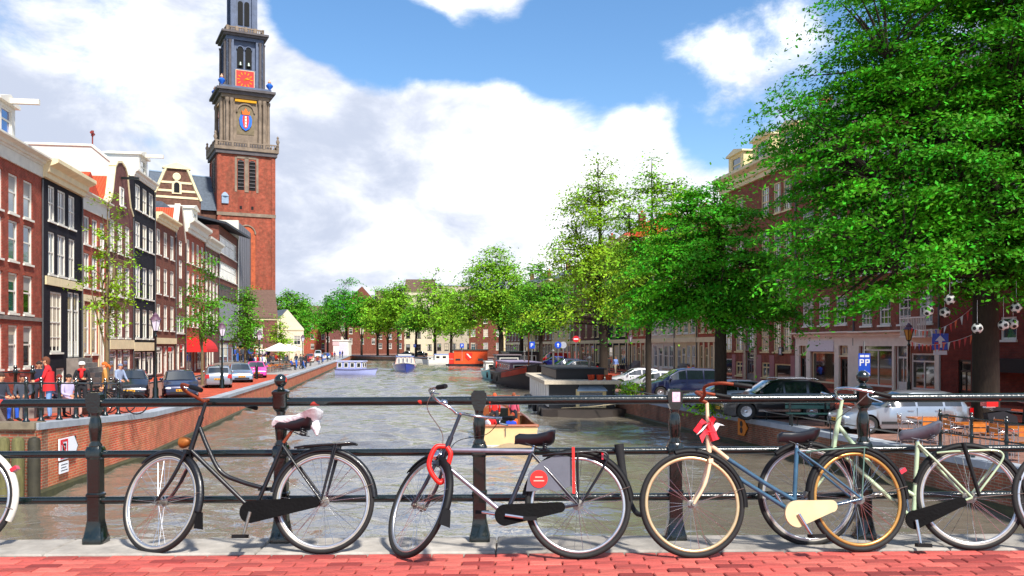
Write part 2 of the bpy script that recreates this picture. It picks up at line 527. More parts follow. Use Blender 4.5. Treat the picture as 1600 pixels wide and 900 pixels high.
# quay walls: brick face, coping stones in single blocks
quaybrick = brick_mat('quay_wall_brick', '#c04a30', '#a8422e', '#a8856a', bw=.22, bh=.075, mortar_size=.014, stain=.75, stain_col='#96774e', bump=.5)
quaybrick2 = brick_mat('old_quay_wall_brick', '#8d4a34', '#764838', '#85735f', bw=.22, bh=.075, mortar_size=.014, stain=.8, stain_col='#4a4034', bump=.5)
algae = mat('waterline_algae', '#39391f', .6, var=.4, scale=3, bump=.3)
def quay_wall(label, pts, zf, side, mat_, ylim, group=None):
    # pts: plan polyline; side: +1 land lies to the left (-x) of the walk, -1 to the right
    root = thing('quay_wall', label, 'wall')
    m = MB(); a = MB()
    P = []
    for (y0, x0), (y1, x1) in zip(pts, pts[1:]):
        n = max(1, int((y1 - y0) / 12))
        for k in range(n): P.append((x0 + (x1 - x0) * k / n, y0 + (y1 - y0) * k / n))
    P.append((pts[-1][1], pts[-1][0]))
    n = len(P)
    vs_, fs = [], []
    for (x, y) in P:
        vs_ += [(x, y, WATER_Z - 1.2), (x, y, zf(y) - .12)]
    for i in range(n - 1): fs.append((2 * i, 2 * i + 2, 2 * i + 3, 2 * i + 1) if side < 0 else (2 * i, 2 * i + 1, 2 * i + 3, 2 * i + 2))
    m.add(vs_, fs)
    m.build('wall_face', mat_, root)
    # dark weathered footing that stands a little proud at the waterline
    vs_, fs = [], []
    o = .10 if side > 0 else -.10
    for (x, y) in P:
        vs_ += [(x + o, y, WATER_Z - .6), (x + o, y, WATER_Z + .16), (x, y, WATER_Z + .22)]
    for i in range(n - 1):
        for k in range(2): fs.append((3 * i + k, 3 * i + 3 + k, 3 * i + 4 + k, 3 * i + 1 + k))
    a.add(vs_, fs)
    a.build('footing', algae, root)
    # coping blocks
    y = P[0][1]; i = 0
    f = xl if side > 0 else xr
    while y < min(pts[-1][0], ylim):
        L_ = 1.5 if y < 60 else (2.4 if y < 120 else 8)
        y2 = min(y + L_, pts[-1][0])
        g = .006
        b = MB()
        x0, x1, z0, z1 = f(y + g), f(y2 - g), zf(y + g), zf(y2 - g)
        d = -.5 * side
        out_ = .05 * side
        q = [(x0 + out_, y + g), (x0 + d, y + g), (x1 + d, y2 - g), (x1 + out_, y2 - g)]
        zz = [z0, z0, z1, z1]
        dz = U(0.008, .018)
        vs_ = [(p[0], p[1], z - .17) for p, z in zip(q, zz)] + [(p[0], p[1], z + dz - .012) for p, z in zip(q, zz)]
        ins = [(q[k][0] + (.012 * (-side) if k in (0, 3) else -.012 * (-side)), q[k][1] + (.012 if k in (0, 1) else -.012)) for k in range(4)]
        vs_ += [(p[0], p[1], z + dz) for p, z in zip(ins, zz)]
        fs = []
        for k in range(4):
            j = (k + 1) % 4
            fs += [(k, j, 4 + j, 4 + k), (4 + k, 4 + j, 8 + j, 8 + k)]
        fs += [(8, 9, 10, 11)]
        b.add(vs_, fs)
        b.build('coping_stone', coping_m, root)
        y = y2
    return root
quay_wall('long red brick quay wall with pale stone coping below the terrace', EL, zl, 1, quaybrick, 280)
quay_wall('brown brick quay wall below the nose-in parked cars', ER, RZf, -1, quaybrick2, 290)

# short return of the left quay beside the mooring timbers
rt = thing('quay_wall', 'dark short return wall at the quay corner behind mooring timbers', 'wall')
MB().b2(-30, -12.12, 22.8, 23.4, WATER_Z - 1, -.72).build('wall_face', quaybrick2, rt)
for i in range(5):
    MB().b2(-30 + i * 3.58, -30 + i * 3.58 + 3.57, 22.70, 23.3, -.71, -.545 + .004 * (i % 2)).build('coping_stone', mat('old_coping', '#6d6250', .85, var=.3, scale=3), rt)
timber = mat('mooring_timber', '#5a5632', .85, var=.4, scale=5, bump=.3, stretch=(4, 4, .6))
for i, (px, lab) in enumerate([(8, 'mossy wooden mooring post at the picture edge below the quay'), (31, 'mossy grey mooring post in the middle below the quay corner'), (56, 'dark mooring post standing right at the quay corner')]):
    x = xz(px, 22.5)
    t = MB()
    t.lathe([(.135, WATER_Z - 1.2), (.14, WATER_Z), (.15, -1.6), (.148, -.98), (.12, -.90), (.04, -.87)], 12, c=(x, 22.42, 0))
    tag(t.build('mooring_post', timber if i < 2 else mat('wet_timber', '#2a2618', .7, var=.4, scale=5), smooth=50), lab, 'post', None)

# far side of the canal bend
fw = thing('quay_wall', 'distant grey quay wall where the canal bends away', 'wall')
vs_, fs = [], []
for (x, y) in FARR: vs_ += [(x, y, WATER_Z - 1), (x, y, RZ)]
for i in range(len(FARR) - 1): fs.append((2 * i, 2 * i + 2, 2 * i + 3, 2 * i + 1))
MB().add(vs_, fs).build('wall_face', mat('far_quay', '#7a6a58', .9, var=.25, scale=.7), fw)

# ------------------------------------------------------------------ bridge: deck, paving bricks, kerb stones, railing
TILT = -.0062
def tilt(o): o.rotation_euler = (0, TILT, 0); return o
deck = struct(tilt(MB().b2(-14, 14, -6, 6.54, -.6, -.034).build('bridge_deck', mat('bridge_mortar', '#7a4a42', .95, var=.3))))
pave = struct(tilt(ob('bridge_pavement', None)))
bm_ = [mat('bridge_brick_a', '#ad4a42', .85, var=.26, scale=14, bump=.25), mat('bridge_brick_b', '#9c4039', .85, var=.28, scale=14, bump=.25),
       mat('bridge_brick_c', '#b5564b', .85, var=.26, scale=14, bump=.25), mat('bridge_brick_d', '#7f2b27', .85, var=.2, scale=14, bump=.25)]
for m_ in bm_: per_object(m_, .72, 1.14)
def brick_mesh(mt, w=.208, d=.098):
    x, y = w / 2, d / 2; c = .006
    b = MB()
    vs_ = [(-x, -y, -.05), (x, -y, -.05), (x, y, -.05), (-x, y, -.05), (-x, -y, -.006), (x, -y, -.006), (x, y, -.006), (-x, y, -.006),
           (-x + c, -y + c, 0), (x - c, -y + c, 0), (x - c, y - c, 0), (-x + c, y - c, 0)]
    fs = []
    for k in range(4):
        j = (k + 1) % 4
        fs += [(k, j, 4 + j, 4 + k), (4 + k, 4 + j, 8 + j, 8 + k)]
    fs.append((8, 9, 10, 11))
    return b.add(vs_, fs).mesh('brick', mt)
bme = [brick_mesh(m) for m in bm_]
rngb = random.Random(3)
far_b = MB()
rows = 0
for r in range(22):
    yc = 6.06 - .053 - r * .1055
    for k in range(-20, 21):
        xc = k * .2165 + (.108 if r % 2 else 0) + .01 * math.sin(r * 3.1)
        half = yc * .585 + .15
        pick = rngb.choices([0, 1, 2, 3], [5, 3, 4, 1.3])[0]
        dz = rngb.uniform(-.003, .002)
        if abs(xc) < half and r < 7:
            o = ob('brick', bme[pick], pave, (xc, yc, dz)); o.rotation_euler = (rngb.uniform(-.01, .01), rngb.uniform(-.008, .008), rngb.uniform(-.012, .012))
        else:
            s = far_b
            s.box((xc, yc, -.03 + dz), (.208, .098, .06))
stuff(far_b.build('brick_field', bm_[0], pave))
struct(tilt(MB().b2(-14, 14, -6, 6.06 - 22 * .1055, -.033, -.004).build('bridge_road', mat('bridge_brick_road', '#a84c40', .85, var=.2, scale=9))))
kerbroot = struct(tilt(ob('kerb', None)))
kst = mat('bridge_kerb_stone', '#98928a', .85, var=.32, scale=4, bump=.35)
per_object(kst, .82, 1.08); per_object(coping_m, .85, 1.1)
xk = -8.0
for L_ in [1.6, 1.5, 1.72, 1.44, 1.63, 1.5, 1.58, 1.66, 1.52, 1.6]:
    b = MB(); g = .004
    x0, x1, y0, y1 = xk + g, xk + L_ - g, 6.068, 6.545
    t = .012 + rngb.uniform(-.002, .003)
    vs_ = [(x0, y0, -.3), (x1, y0, -.3), (x1, y1, -.3), (x0, y1, -.3), (x0, y0, t - .012), (x1, y0, t - .012), (x1, y1, t - .012), (x0, y1, t - .012),
           (x0 + .01, y0 + .01, t), (x1 - .01, y0 + .01, t), (x1 - .01, y1 - .01, t), (x0 + .01, y1 - .01, t)]
    fs = []
    for k in range(4):
        j = (k + 1) % 4
        fs += [(k, j, 4 + j, 4 + k), (4 + k, 4 + j, 8 + j, 8 + k)]
    fs.append((8, 9, 10, 11))
    b.add(vs_, fs).build('kerb_stone', kst, kerbroot)
    xk += L_

def rail_paint():
    m = mat('railing_paint', '#0a1513', .22, var=.35, scale=9, bump=.12, bscale=60, coat=.5)
    nt = m.node_tree; N, L = nt.nodes, nt.links
    b = N['Principled BSDF']
    n = N.new('ShaderNodeTexNoise'); n.inputs['Scale'].default_value = 7.5; n.inputs['Detail'].default_value = 2
    tc = N.new('ShaderNodeTexCoord'); L.new(tc.outputs['Object'], n.inputs['Vector'])
    mr = N.new('ShaderNodeMapRange'); mr.inputs['From Min'].default_value = .735; mr.inputs['From Max'].default_value = .745
    L.new(n.outputs[0], mr.inputs['Value'])
    src = b.inputs['Base Color'].links[0].from_socket
    mx = N.new('ShaderNodeMix'); mx.data_type = 'RGBA'
    L.new(mr.outputs[0], mx.inputs['Factor']); L.new(src, mx.inputs['A']); mx.inputs['B'].default_value = (.5, .03, .015, 1)
    L.new(mx.outputs['Result'], b.inputs['Base Color'])
    return m
railm = rail_paint()
RY = 6.42
rail_root = tilt(thing('bridge_railing', 'dark green iron bridge railing with turned posts and three round rails', 'railing', (0, RY, 0)))
for z, r in ((1.012, .0315), (.645, .027), (.315, .027)):
    MB().tube([(x, 0, z) for x in np.linspace(-8, 8, 9)], r, 14).build('rail', railm, rail_root, smooth=60)
def sq(prof, n=4):
    # square-section lathe
    b = MB(); vs_, fs = [], []
    for (r, h) in prof:
        c = r * .16
        vs_ += [(-r + c, -r, h), (r - c, -r, h), (r, -r + c, h), (r, r - c, h), (r - c, r, h), (-r + c, r, h), (-r, r - c, h), (-r, -r + c, h)]
    k = len(prof)
    for i in range(k - 1):
        for j in range(8): fs.append((i * 8 + j, i * 8 + (j + 1) % 8, (i + 1) * 8 + (j + 1) % 8, (i + 1) * 8 + j))
    fs += [tuple(reversed(range(8))), tuple(range((k - 1) * 8, k * 8))]
    return b.add(vs_, fs)
foot = sq([(.098, 0), (.098, .035), (.09, .05), (.066, .15), (.064, .17), (.064, .33), (.072, .335), (.072, .35), (.061, .36), (.061, .60), (.074, .615), (.074, .665), (.06, .69)]).mesh('shaft', railm, 40)
turn = MB().lathe([(.058, .685), (.062, .70), (.045, .72), (.05, .74), (.059, .80), (.06, .84), (.05, .885), (.038, .91), (.045, .925), (.04, .945)], 18).mesh('turned_bulb', railm, 60)
def saddle_head():
    b = MB()
    prof = [(-.07, 1.06), (.07, 1.06), (.075, 1.03), (.07, .995), (.055, .955), (.04, .93), (-.04, .93), (-.055, .955), (-.07, .995), (-.075, 1.03)]
    b.prism(prof, -.055, .055)
    b.prism([(-.058, 1.06), (.058, 1.06), (.05, 1.075), (-.05, 1.075)], -.05, .05)
    return b.mesh('rail_saddle', railm, 40)
def ball_head():
    b = sq([(.04, .93), (.062, .955), (.066, .97), (.066, 1.05), (.074, 1.06), (.074, 1.075), (.05, 1.09)])
    b.lathe([(.04, 1.085), (.03, 1.10), (.028, 1.112)], 16)
    b.ball((0, 0, 1.152), (.062, .062, .048), 20, 12)
    return b.mesh('ball_finial', railm, 45)
sh, bh = saddle_head(), ball_head()
for x, bl in ((-4.37, 0), (-2.98, 0), (-1.65, 1), (-.23, 0), (1.17, 0), (2.52, 1), (3.9, 0)):
    p = ob('post', foot, rail_root, (x, 0, .012)); p.scale = (.74, .74, 1)
    ob('turned_bulb', turn, p)
    ob('ball_finial' if bl else 'rail_saddle', bh if bl else sh, p)
    if abs(x - 1.17) < .01:
        MB().b2(-.03, .045, -.0585, -.056, .985, 1.055).build('sticker', mat('sticker_white', '#d9b8c8', .5, var=.3, scale=40), p)
# ================================================================== BICYCLES
rubber = mat('tyre_rubber', '#141414', .75, var=.25, scale=20, bump=.1)
chrome = mat('bike_chrome', '#c9c9cc', .18, metal=1, var=.12, scale=15)
steel_dull = mat('bike_dull_steel', '#8c8880', .4, metal=.8, var=.25, scale=25)
blackp = mat('bike_black_paint', '#0b0b0e', .38, var=.4, scale=14, coat=.15, bump=.1)
blackplast = mat('black_plastic', '#0c0c0e', .6, var=.3, scale=20, spec=.25)
rust = mat('rusty_bar', '#7a3316', .6, metal=.3, var=.4, scale=30, bump=.2)
saddle_m = mat('saddle_vinyl', '#15161c', .35, var=.2, scale=12)
red_lock = mat('red_lock', '#d21d12', .45, var=.12, scale=20)
reflector = mat('red_reflector', '#c01022', .15, var=.1, scale=30, coat=1)
def rimmat(n, c, mtl=0.0): return mat('rim_' + n, c, .3, metal=mtl, var=.12, scale=20)

class Plane:
    """plane of a leaning bicycle: from two contact points on the bridge, leaning back against the rail"""
    def __init__(s, pf, pr, lean):
        def ground(p):
            r = ray(*p); t = 0
            # bridge surface z = .0062 x
            t = (1.4) / (.0062 * r.x - r.z)
            return Vector((0, 0, 1.4)) + r * t
        a, b = ground(pf), ground(pr)
        s.o = (a + b) / 2
        s.ex = (b - a).normalized()                     # towards the image right
        n = Vector((-s.ex.y, s.ex.x, 0)).normalized()   # away from the camera
        up = Vector((0, 0, 1))
        s.ez = (up * cos(lean) + n * sin(lean)).normalized()
        s.ey = s.ez.cross(s.ex).normalized()
        if s.ey.y < 0: s.ey = -s.ey
        s.ez = s.ex.cross(s.ey).normalized()
    def __call__(s, px, py, y=0.0):
        r = ray(px, py); c = Vector((0, 0, 1.4))
        nrm = s.ey
        t = (s.o + s.ey * y - c).dot(nrm) / r.dot(nrm)
        p = c + r * t - s.o
        return Vector((p.dot(s.ex), y, p.dot(s.ez)))
    def matrix(s):
        M = Matrix((s.ex, s.ey, s.ez)).transposed().to_4x4()
        M.translation = s.o
        return M

SPOKE = {}
def spoke_mesh(r0, r1, off):
    k = (round(r0, 3), round(r1, 3), off)
    if k not in SPOKE:
        SPOKE[k] = MB().tube([(r0, off, 0), (r1, 0, 0)], .0014, 4, cap=False).mesh('spoke', chrome)
    return SPOKE[k]
def wheel(parent, c, Rw, rim, M=None, n_sp=32, sidewall=None, hub_r=.028, tyre_r=.019):
    """wheel > tyre, rim, hub, spoke...; axis along local y"""
    w = ob('wheel', None, parent)
    if M is None: w.location = c
    else: w.matrix_local = M @ Matrix.Translation(c)
    MB().torus(Rw - tyre_r, tyre_r, 72, 10).build('tyre', rubber, w, smooth=180)
    if sidewall:
        b = MB(); b.torus(Rw - tyre_r * 1.85, tyre_r * .46, 72, 8, sx=1.9); b.build('sidewall', sidewall, w, smooth=180)
    MB().torus(Rw - tyre_r * 2 - .008, .0125, 72, 8, sx=.9).build('rim', rim, w, smooth=180)
    hb = MB(); hb.lathe([(.014, -.055), (.014, -.034), (hub_r, -.032), (hub_r, -.026), (hub_r * .6, -.022), (hub_r * .6, .022), (hub_r, .026), (hub_r, .032), (.014, .034), (.014, .055)], 14, axis='y')
    hb.build('hub', steel_dull, w, smooth=40)
    for i in range(n_sp):
        a = 2 * pi * i / n_sp
        side = .028 if i % 2 else -.028
        o = ob('spoke', spoke_mesh(hub_r * .95, Rw - tyre_r * 2 - .012, side), w)
        # crossed lacing: swing each spoke a little off the radius
        o.rotation_euler = (0, a + (.10 if (i // 2) % 2 else -.10), 0)
    return w
def arc_fender(c, Rf, a0, a1, w=.026, n=26, th=.002):
    """U-section mudguard; angles in degrees, 0 = +x, counter-clockwise seen with z up"""
    b = MB(); vs_, fs = [], []
    sec = [(-w, -.020), (-w * .92, -.006), (-w * .5, .006), (0, .010), (w * .5, .006), (w * .92, -.006), (w, -.020)]
    sec2 = [(p[0] * .9, p[1] - th * 1.5) for p in sec[::-1]]
    S = sec + sec2
    k = len(S)
    for i in range(n + 1):
        a = radians(a0 + (a1 - a0) * i / n)
        for (y, dr) in S:
            vs_.append((c[0] + (Rf + dr) * cos(a), c[1] + y, c[2] + (Rf + dr) * sin(a)))
    for i in range(n):
        for j in range(k):
            fs.append((i * k + j, i * k + (j + 1) % k, (i + 1) * k + (j + 1) % k, (i + 1) * k + j))
    fs += [tuple(range(k)), tuple(reversed(range(n * k, n * k + k)))]
    return b.add(vs_, fs)
def saddle_mesh(mt, L_=.27, w=.10, name='saddle', plump=1.0):
    b = MB(); vs_, fs = [], []
    st = [(-.5, .022, -.012, .030), (-.40, .030, .0, .04), (-.2, .036, .0, .045), (.05, .055, .004, .05), (.25, .09, .014, .06), (.40, .102, .024, .062), (.48, .09, .026, .05), (.5, .06, .022, .03)]
    n = 12
    for (t, hw, top, dp) in st:
        for j in range(n):
            a = 2 * pi * j / n
            ca, sa = cos(a), sin(a)
            z = top * 1.5 * plump + (sa * .018 if sa > 0 else sa * dp * 1.35)
            vs_.append((t * L_, hw * ca * (w / .1) * (1 if sa > -.3 else .82), z))
    k = len(st)
    for i in range(k - 1):
        for j in range(n): fs.append((i * n + j, (i + 1) * n + j, (i + 1) * n + (j + 1) % n, i * n + (j + 1) % n))
    fs += [tuple(range(n)), tuple(reversed(range((k - 1) * n, k * n)))]
    b.add(vs_, fs)
    # springs below
    return b
def rot_about(p, axis, ang):
    return Matrix.Translation(p) @ Matrix.Rotation(ang, 4, axis) @ Matrix.Translation(-p)

def bicycle(label, P, Rw, fa, ra, bb, seat, sadpx, ht, hb, frame, spec, name='bicycle'):
    """P: Plane; all px points are read off in the bike's own leaning plane. Faces image left."""
    root = thing(name, label, 'bicycle', group='bicycles leaning on the bridge railing')
    root.matrix_world = P.matrix()
    fm = spec['paint']
    F, A = Vector((P(*fa).x, 0, Rw)), Vector((P(*ra).x, 0, Rw))
    B, S, HT, HB = P(*bb), P(*seat), P(*ht), P(*hb)
    tr = .0155
    # steering assembly
    ax = (HT - HB).normalized()
    fmx = rot_about(HB, ax, radians(spec.get('steer', 0)))
    front = ob('front_fork', None, root)
    front.matrix_local = fmx
    fk = MB()
    crown = HB - ax * .02
    for sgn in (-1, 1):
        y = .045 * sgn
        mid = crown + (F - crown) * .55 + Vector((.022, 0, 0))
        fk.tube(catmull([crown + Vector((0, y * .75, 0)), mid + Vector((0, y, 0)), F + Vector((0, y * 1.1, 0))], 6), [.0125] * 7 + [.011] * 5 + [.009], 8)
    fk.box(crown, (.03, .10, .03))
    fk.tube([HB, HT + ax * spec.get('stem', .08)], .0125, 8)
    fkb = fk.build('fork_blades', spec.get('fork', fm), front, smooth=50)
    wheel(front, F, Rw, spec['rim'], n_sp=spec.get('nsp', 32), sidewall=spec.get('sidewall'))
    if spec.get('ffend') is not None:
        a0, a1 = spec.get('ffang', (62, 215)) if 'ffang' in spec else (-12, 128)
        arc_fender(F, Rw + .012, a0, a1).build('mudguard', spec['ffend'], front, smooth=50)
        st = MB()
        for sgn in (-1, 1):
            a = radians(a0 + 20)
            st.tube([F + Vector((0, .05 * sgn, 0)), F + Vector(((Rw + .01) * cos(a), .026 * sgn, (Rw + .01) * sin(a)))], .0022, 5)
        st.build('mudguard_stay', steel_dull, front)
        if spec.get('flap'):
            fl_ = MB(); a = radians(a0)
            q = F + Vector(((Rw + .012) * cos(a), 0, (Rw + .012) * sin(a)))
            tg = Vector((sin(a), 0, -cos(a)))
            n_ = Vector((cos(a), 0, sin(a)))
            fl_.add([q + Vector((0, -.028, 0)), q + Vector((0, .028, 0)), q + tg * .11 + n_ * .03 + Vector((0, .042, 0)), q + tg * .11 + n_ * .03 + Vector((0, -.042, 0)),
                     q + n_ * .004 + Vector((0, -.028, 0)), q + n_ * .004 + Vector((0, .028, 0)), q + tg * .11 + n_ * .034 + Vector((0, .042, 0)), q + tg * .11 + n_ * .034 + Vector((0, -.042, 0))],
                    [(0, 1, 2, 3), (7, 6, 5, 4), (0, 4, 5, 1), (1, 5, 6, 2), (2, 6, 7, 3), (3, 7, 4, 0)])
            fl_.build('mud_flap', blackplast, front)
    # handlebar
    T = HT + ax * spec.get('stem', .08)
    hbm = spec.get('barm', chrome)
    hb_ = spec.get('bars', [(-.06, .05, .03), (-.10, .17, .075), (-.04, .26, .08), (.08, .285, .055), (.20, .29, .03)])
    half = [Vector(p) for p in hb_]
    pts = [T + Vector((p.x, -p.y, p.z)) for p in reversed(half)] + [T + Vector((-.045, 0, .02))] + [T + p for p in half]
    MB().tube(catmull(pts, 5), .011, 10).build('handlebar', hbm, front, smooth=60)
    MB().tube([T, T + Vector((-.045, 0, .02))], .013, 8).build('stem', hbm, front, smooth=60)
    for sgn in (-1, 1):
        e = T + Vector((half[-1].x, half[-1].y * sgn, half[-1].z)); d = (Vector((half[-1].x, half[-1].y * sgn, half[-1].z)) - Vector((half[-2].x, half[-2].y * sgn, half[-2].z))).normalized()
        MB().tube([e - d * .09, e - d * .08, e + d * .02, e + d * .03], [.013, .0165, .0165, .014], 10).build('grip', blackplast, front, smooth=60)
        if spec.get('brake'):
            b0 = e - d * .12
            MB().tube(catmull([b0, b0 + d * .03 + Vector((-.03, 0, -.03)), e + Vector((-.03, 0, -.045))], 4), .006, 6).build('brake_lever', chrome, front, smooth=60)
            c0 = b0 + Vector((0, 0, -.01))
            MB().tube(catmull([c0, c0 + Vector((-.10, -.03 * sgn, -.10)), T + Vector((-.07, .06 * sgn, -.16)), HB + Vector((-.01, .02 * sgn, .0))], 6), .0028, 5).build('brake_cable', blackplast if sgn > 0 else steel_dull, front, smooth=60)
    if spec.get('bell'):
        MB().lathe([(.028, 0), (.028, .01), (.022, .022), (.006, .028)], 14, c=T + Vector((-.07, -.10, .06))).build('bell', chrome, front, smooth=60)
    if spec.get('lamp'):
        lc = HB + ax * .06 + Vector((-.075, 0, .0))
        o = MB().lathe([(.008, .05), (.030, .03), (.040, 0), (.043, -.022), (.041, -.028)], 16, axis='x', c=lc)
        o.tube([lc + Vector((.03, 0, 0)), HB + ax * .05], .006, 6)
        lp = o.build('lamp', spec['lamp'], front, smooth=50)
        MB().lathe([(.038, -.027), (.026, -.036), (.004, -.039)], 16, axis='x', c=lc).build('lens', mat('lamp_lens', '#e8e2c8', .08, var=.05, coat=1), lp, smooth=60)
    # frame
    fr_ = ob('frame', None, root)
    MB().tube([HB, HT], .0185, 12).build('head_tube', spec.get('headm', fm), fr_, smooth=60)
    MB().tube([B, S], tr, 10).build('seat_tube', spec.get('seatm', fm), fr_, smooth=60)
    for i, (nm, pts, mm) in enumerate(frame):
        q = [P(*p) for p in pts]
        if len(q) > 2: q = catmull(q, 6)
        MB().tube(q, tr, 10).build(nm, mm or fm, fr_, smooth=60)
    for nm, s0 in (('seat_stay', S - Vector((0, 0, .02))), ('chain_stay', B)):
        for sgn in (-1, 1):
            MB().tube([s0 + Vector((0, .018 * sgn, 0)), s0 + (A - s0) * .3 + Vector((0, .045 * sgn, 0)), A + Vector((0, .058 * sgn, 0))], .0085, 8).build(nm, spec.get('staym', fm), fr_, smooth=60)
    MB().lathe([(.024, -.035), (.024, .035)], 12, axis='y', c=B).build('bottom_bracket', spec.get('staym', fm), fr_, smooth=40)
    # seat post and saddle
    SD = P(*sadpx)
    MB().tube([S, SD - Vector((0, 0, .03))], .0125, 8).build('seat_post', spec.get('postm', chrome), root, smooth=60)
    sb = saddle_mesh(saddle_m)
    for sgn in (-1, 1):
        hel = [(.07 + .014 * cos(t), .05 * sgn + .014 * sin(t), -.085 + .05 * t / 22) for t in np.linspace(0, 22, 40)]
        sb.tube(hel, .003, 5)
        sb.tube([(-.09, .012 * sgn, -.035), (-.02, .02 * sgn, -.06), (.05, .03 * sgn, -.085), (.10, .05 * sgn, -.085)], .0035, 6)
    so = sb.build('saddle', spec.get('sadm', saddle_m), root, SD, smooth=70)
    so.rotation_euler = (0, radians(spec.get('sadtilt', 4)), 0)
    # rear wheel, mudguard, rack
    wheel(root, A, Rw, spec.get('rrim', spec['rim']), n_sp=spec.get('nsp', 32), sidewall=spec.get('rsidewall', spec.get('sidewall')), hub_r=.036)
    if spec.get('rfend') is not None:
        a0, a1 = spec.get('rfang', (5, 170))
        arc_fender(A, Rw + .014, a0, a1).build('mudguard', spec['rfend'], root, smooth=50)
        st = MB()
        a = radians(a0 + 14)
        for sgn in (-1, 1):
            st.tube([A + Vector((0, .055 * sgn, 0)), A + Vector(((Rw + .012) * cos(a), .026 * sgn, (Rw + .012) * sin(a)))], .0025, 5)
        st.build('mudguard_stay', steel_dull, root)
        if spec.get('tail'):
            a = radians(spec.get('tailang', a0 + 22))
            q = A + Vector(((Rw + .035) * cos(a), 0, (Rw + .035) * sin(a)))
            MB().box(q, (.028, .045, .05), rot=Matrix.Rotation(-a + pi / 2, 3, 'Y') @ Matrix.Rotation(0, 3, 'X')).build('tail_light', reflector, root)
    rk = spec.get('rack')
    if rk:
        rm = spec['rackm']
        a_, b_ = P(*rk[0]), P(*rk[1])
        rr = spec.get('rackr', .007)
        d = MB()
        w_ = .065
        loop = [a_ + Vector((0, -.03, 0)), a_ + Vector((.08, -w_, .008)), b_ + Vector((-.03, -w_, 0)), b_ + Vector((0, -w_ * .6, -.005)), b_ + Vector((0, w_ * .6, -.005)), b_ + Vector((-.03, w_, 0)), a_ + Vector((.08, w_, .008)), a_ + Vector((0, .03, 0))]
        d.tube(loop, rr, 8)
        ro = d.build('rack', rm, root, smooth=60)
        for yy in (-.02, .02):
            MB().tube([a_ + Vector((.06, yy, .005)), b_ + Vector((-.005, yy, 0))], rr * .75, 6).build('slat', rm, ro, smooth=60)
        for sgn in (-1, 1):
            for pt in spec.get('struts', [.75]):
                q = a_ + (b_ - a_) * pt
                MB().tube([q + Vector((0, w_ * sgn, 0)), A + Vector((0, .062 * sgn, .01))], rr * .9, 8).build('strut', rm, ro, smooth=60)
            if spec.get('loopend'):
                MB().tube(catmull([b_ + Vector((-.03, w_ * sgn, 0)), b_ + Vector((.035, w_ * sgn, -.015)), b_ + Vector((.03, w_ * sgn, -.08)), A + Vector((.03, .062 * sgn, .02))], 6), rr, 8).build('strut', rm, ro, smooth=60)
    # chain case, crank, pedals
    cc = spec.get('case')
    if cc:
        h0, h1 = cc[1], cc[2]
        n = 12; poly = []
        d = A - B
        for i in range(n + 1):
            a = pi / 2 + pi * i / n
            poly.append((B.x + h0 * cos(a), B.z + h0 * sin(a)))
        for i in range(n + 1):
            a = -pi / 2 + pi * i / n
            poly.append((B.x + d.x * cc[3] + h1 * cos(a), B.z + d.z * cc[3] + h1 * sin(a)))
        MB().prism(poly, -.068, -.046).build('chain_case', cc[0], root, smooth=40)
    else:
        MB().lathe([(.09, -.06), (.095, -.058), (.09, -.056), (.02, -.056)], 24, axis='y', c=B).build('chainring', steel_dull, root, smooth=30)
    ca = radians(spec.get('crank', 80))
    for sgn in (-1, 1):
        e = B + Vector((cos(ca), 0, sin(ca))) * (.165 * sgn) + Vector((0, -.085 * -sgn, 0))
        s0 = B + Vector((0, -.075 * -sgn, 0))
        cr = MB().tube([s0, e], [.013, .010], 8).build('crank_arm', spec.get('crankm', chrome), root, smooth=60)
        pd = MB(); pd.b2(e.x - .045, e.x + .045, e.y + (.02 if sgn > 0 else -.10), e.y + (.10 if sgn > 0 else -.02), e.z - .012, e.z + .012)
        pd.build('pedal', blackplast, cr)
    return root, P, dict(F=F, A=A, B=B, S=S, HT=HT, HB=HB, T=T, SD=SD, front=front)

R35 = .352
case_blk = mat('chain_case_black', '#060607', .75, var=.5, scale=12, spec=.15, bump=.2)
silver_rim = rimmat('silver', '#cfcfcf', .9)
white_side = rimmat('white', '#9a978e')
gold_rim = rimmat('gold', '#b98a4a', .5)
pale_gold = rimmat('pale_gold', '#cdb68c', .5)
cream_side = rimmat('cream', '#d8ccb0')

# black dutch step-through
P1 = Plane((249, 866), (505, 866), .20)
b1, _, k1 = bicycle('black step-through bicycle with a white bag over its saddle', P1, R35, (246, 785), (505, 785), (396, 800), (443, 692), (461, 660), (315, 650), (298, 703),
    [('top_tube', [(312, 668), (325, 700), (345, 737), (375, 752), (409, 762)], None), ('down_tube', [(298, 703), (394, 797)], None)],
    dict(paint=blackp, rim=silver_rim, sidewall=white_side, steer=-24, ffend=blackp, rfend=blackp, flap=True, rack=((462, 700), (556, 693)), rackm=blackp, rackr=.008, struts=[.68, .72],
         case=(case_blk, .075, .036, .9), crank=78, barm=rust, postm=rust, stem=.10, tail=False, crankm=steel_dull, lamp=mat('rusty_lamp', '#9a5a20', .5, metal=.4, var=.4, scale=30),
         bars=[(-.05, .05, .03), (-.07, .15, .06), (.0, .24, .07), (.10, .27, .04), (.19, .275, .01)]))
# bag tied over the saddle
bagm = mat('plastic_bag', '#d9d9dc', .4, var=.12, scale=20, bump=.6, bscale=30)
bag = saddle_mesh(bagm, L_=.32, w=.15, plump=1.5)
rb = random.Random(2)
bag.v = [(x * 1.02 + rb.uniform(-.004, .004), y + rb.uniform(-.004, .004), z * .9 + .024 + rb.uniform(-.005, .005)) for (x, y, z) in bag.v]
bag.tube([(.12, 0, -.01), (.15, -.03, -.05), (.16, -.05, -.10)], [.04, .03, .008], 8)
bo = bag.build('saddle_cover', bagm, b1, k1['SD'] + Vector((.01, 0, .004)), smooth=80); bo['label'] = 'crumpled white plastic bag'

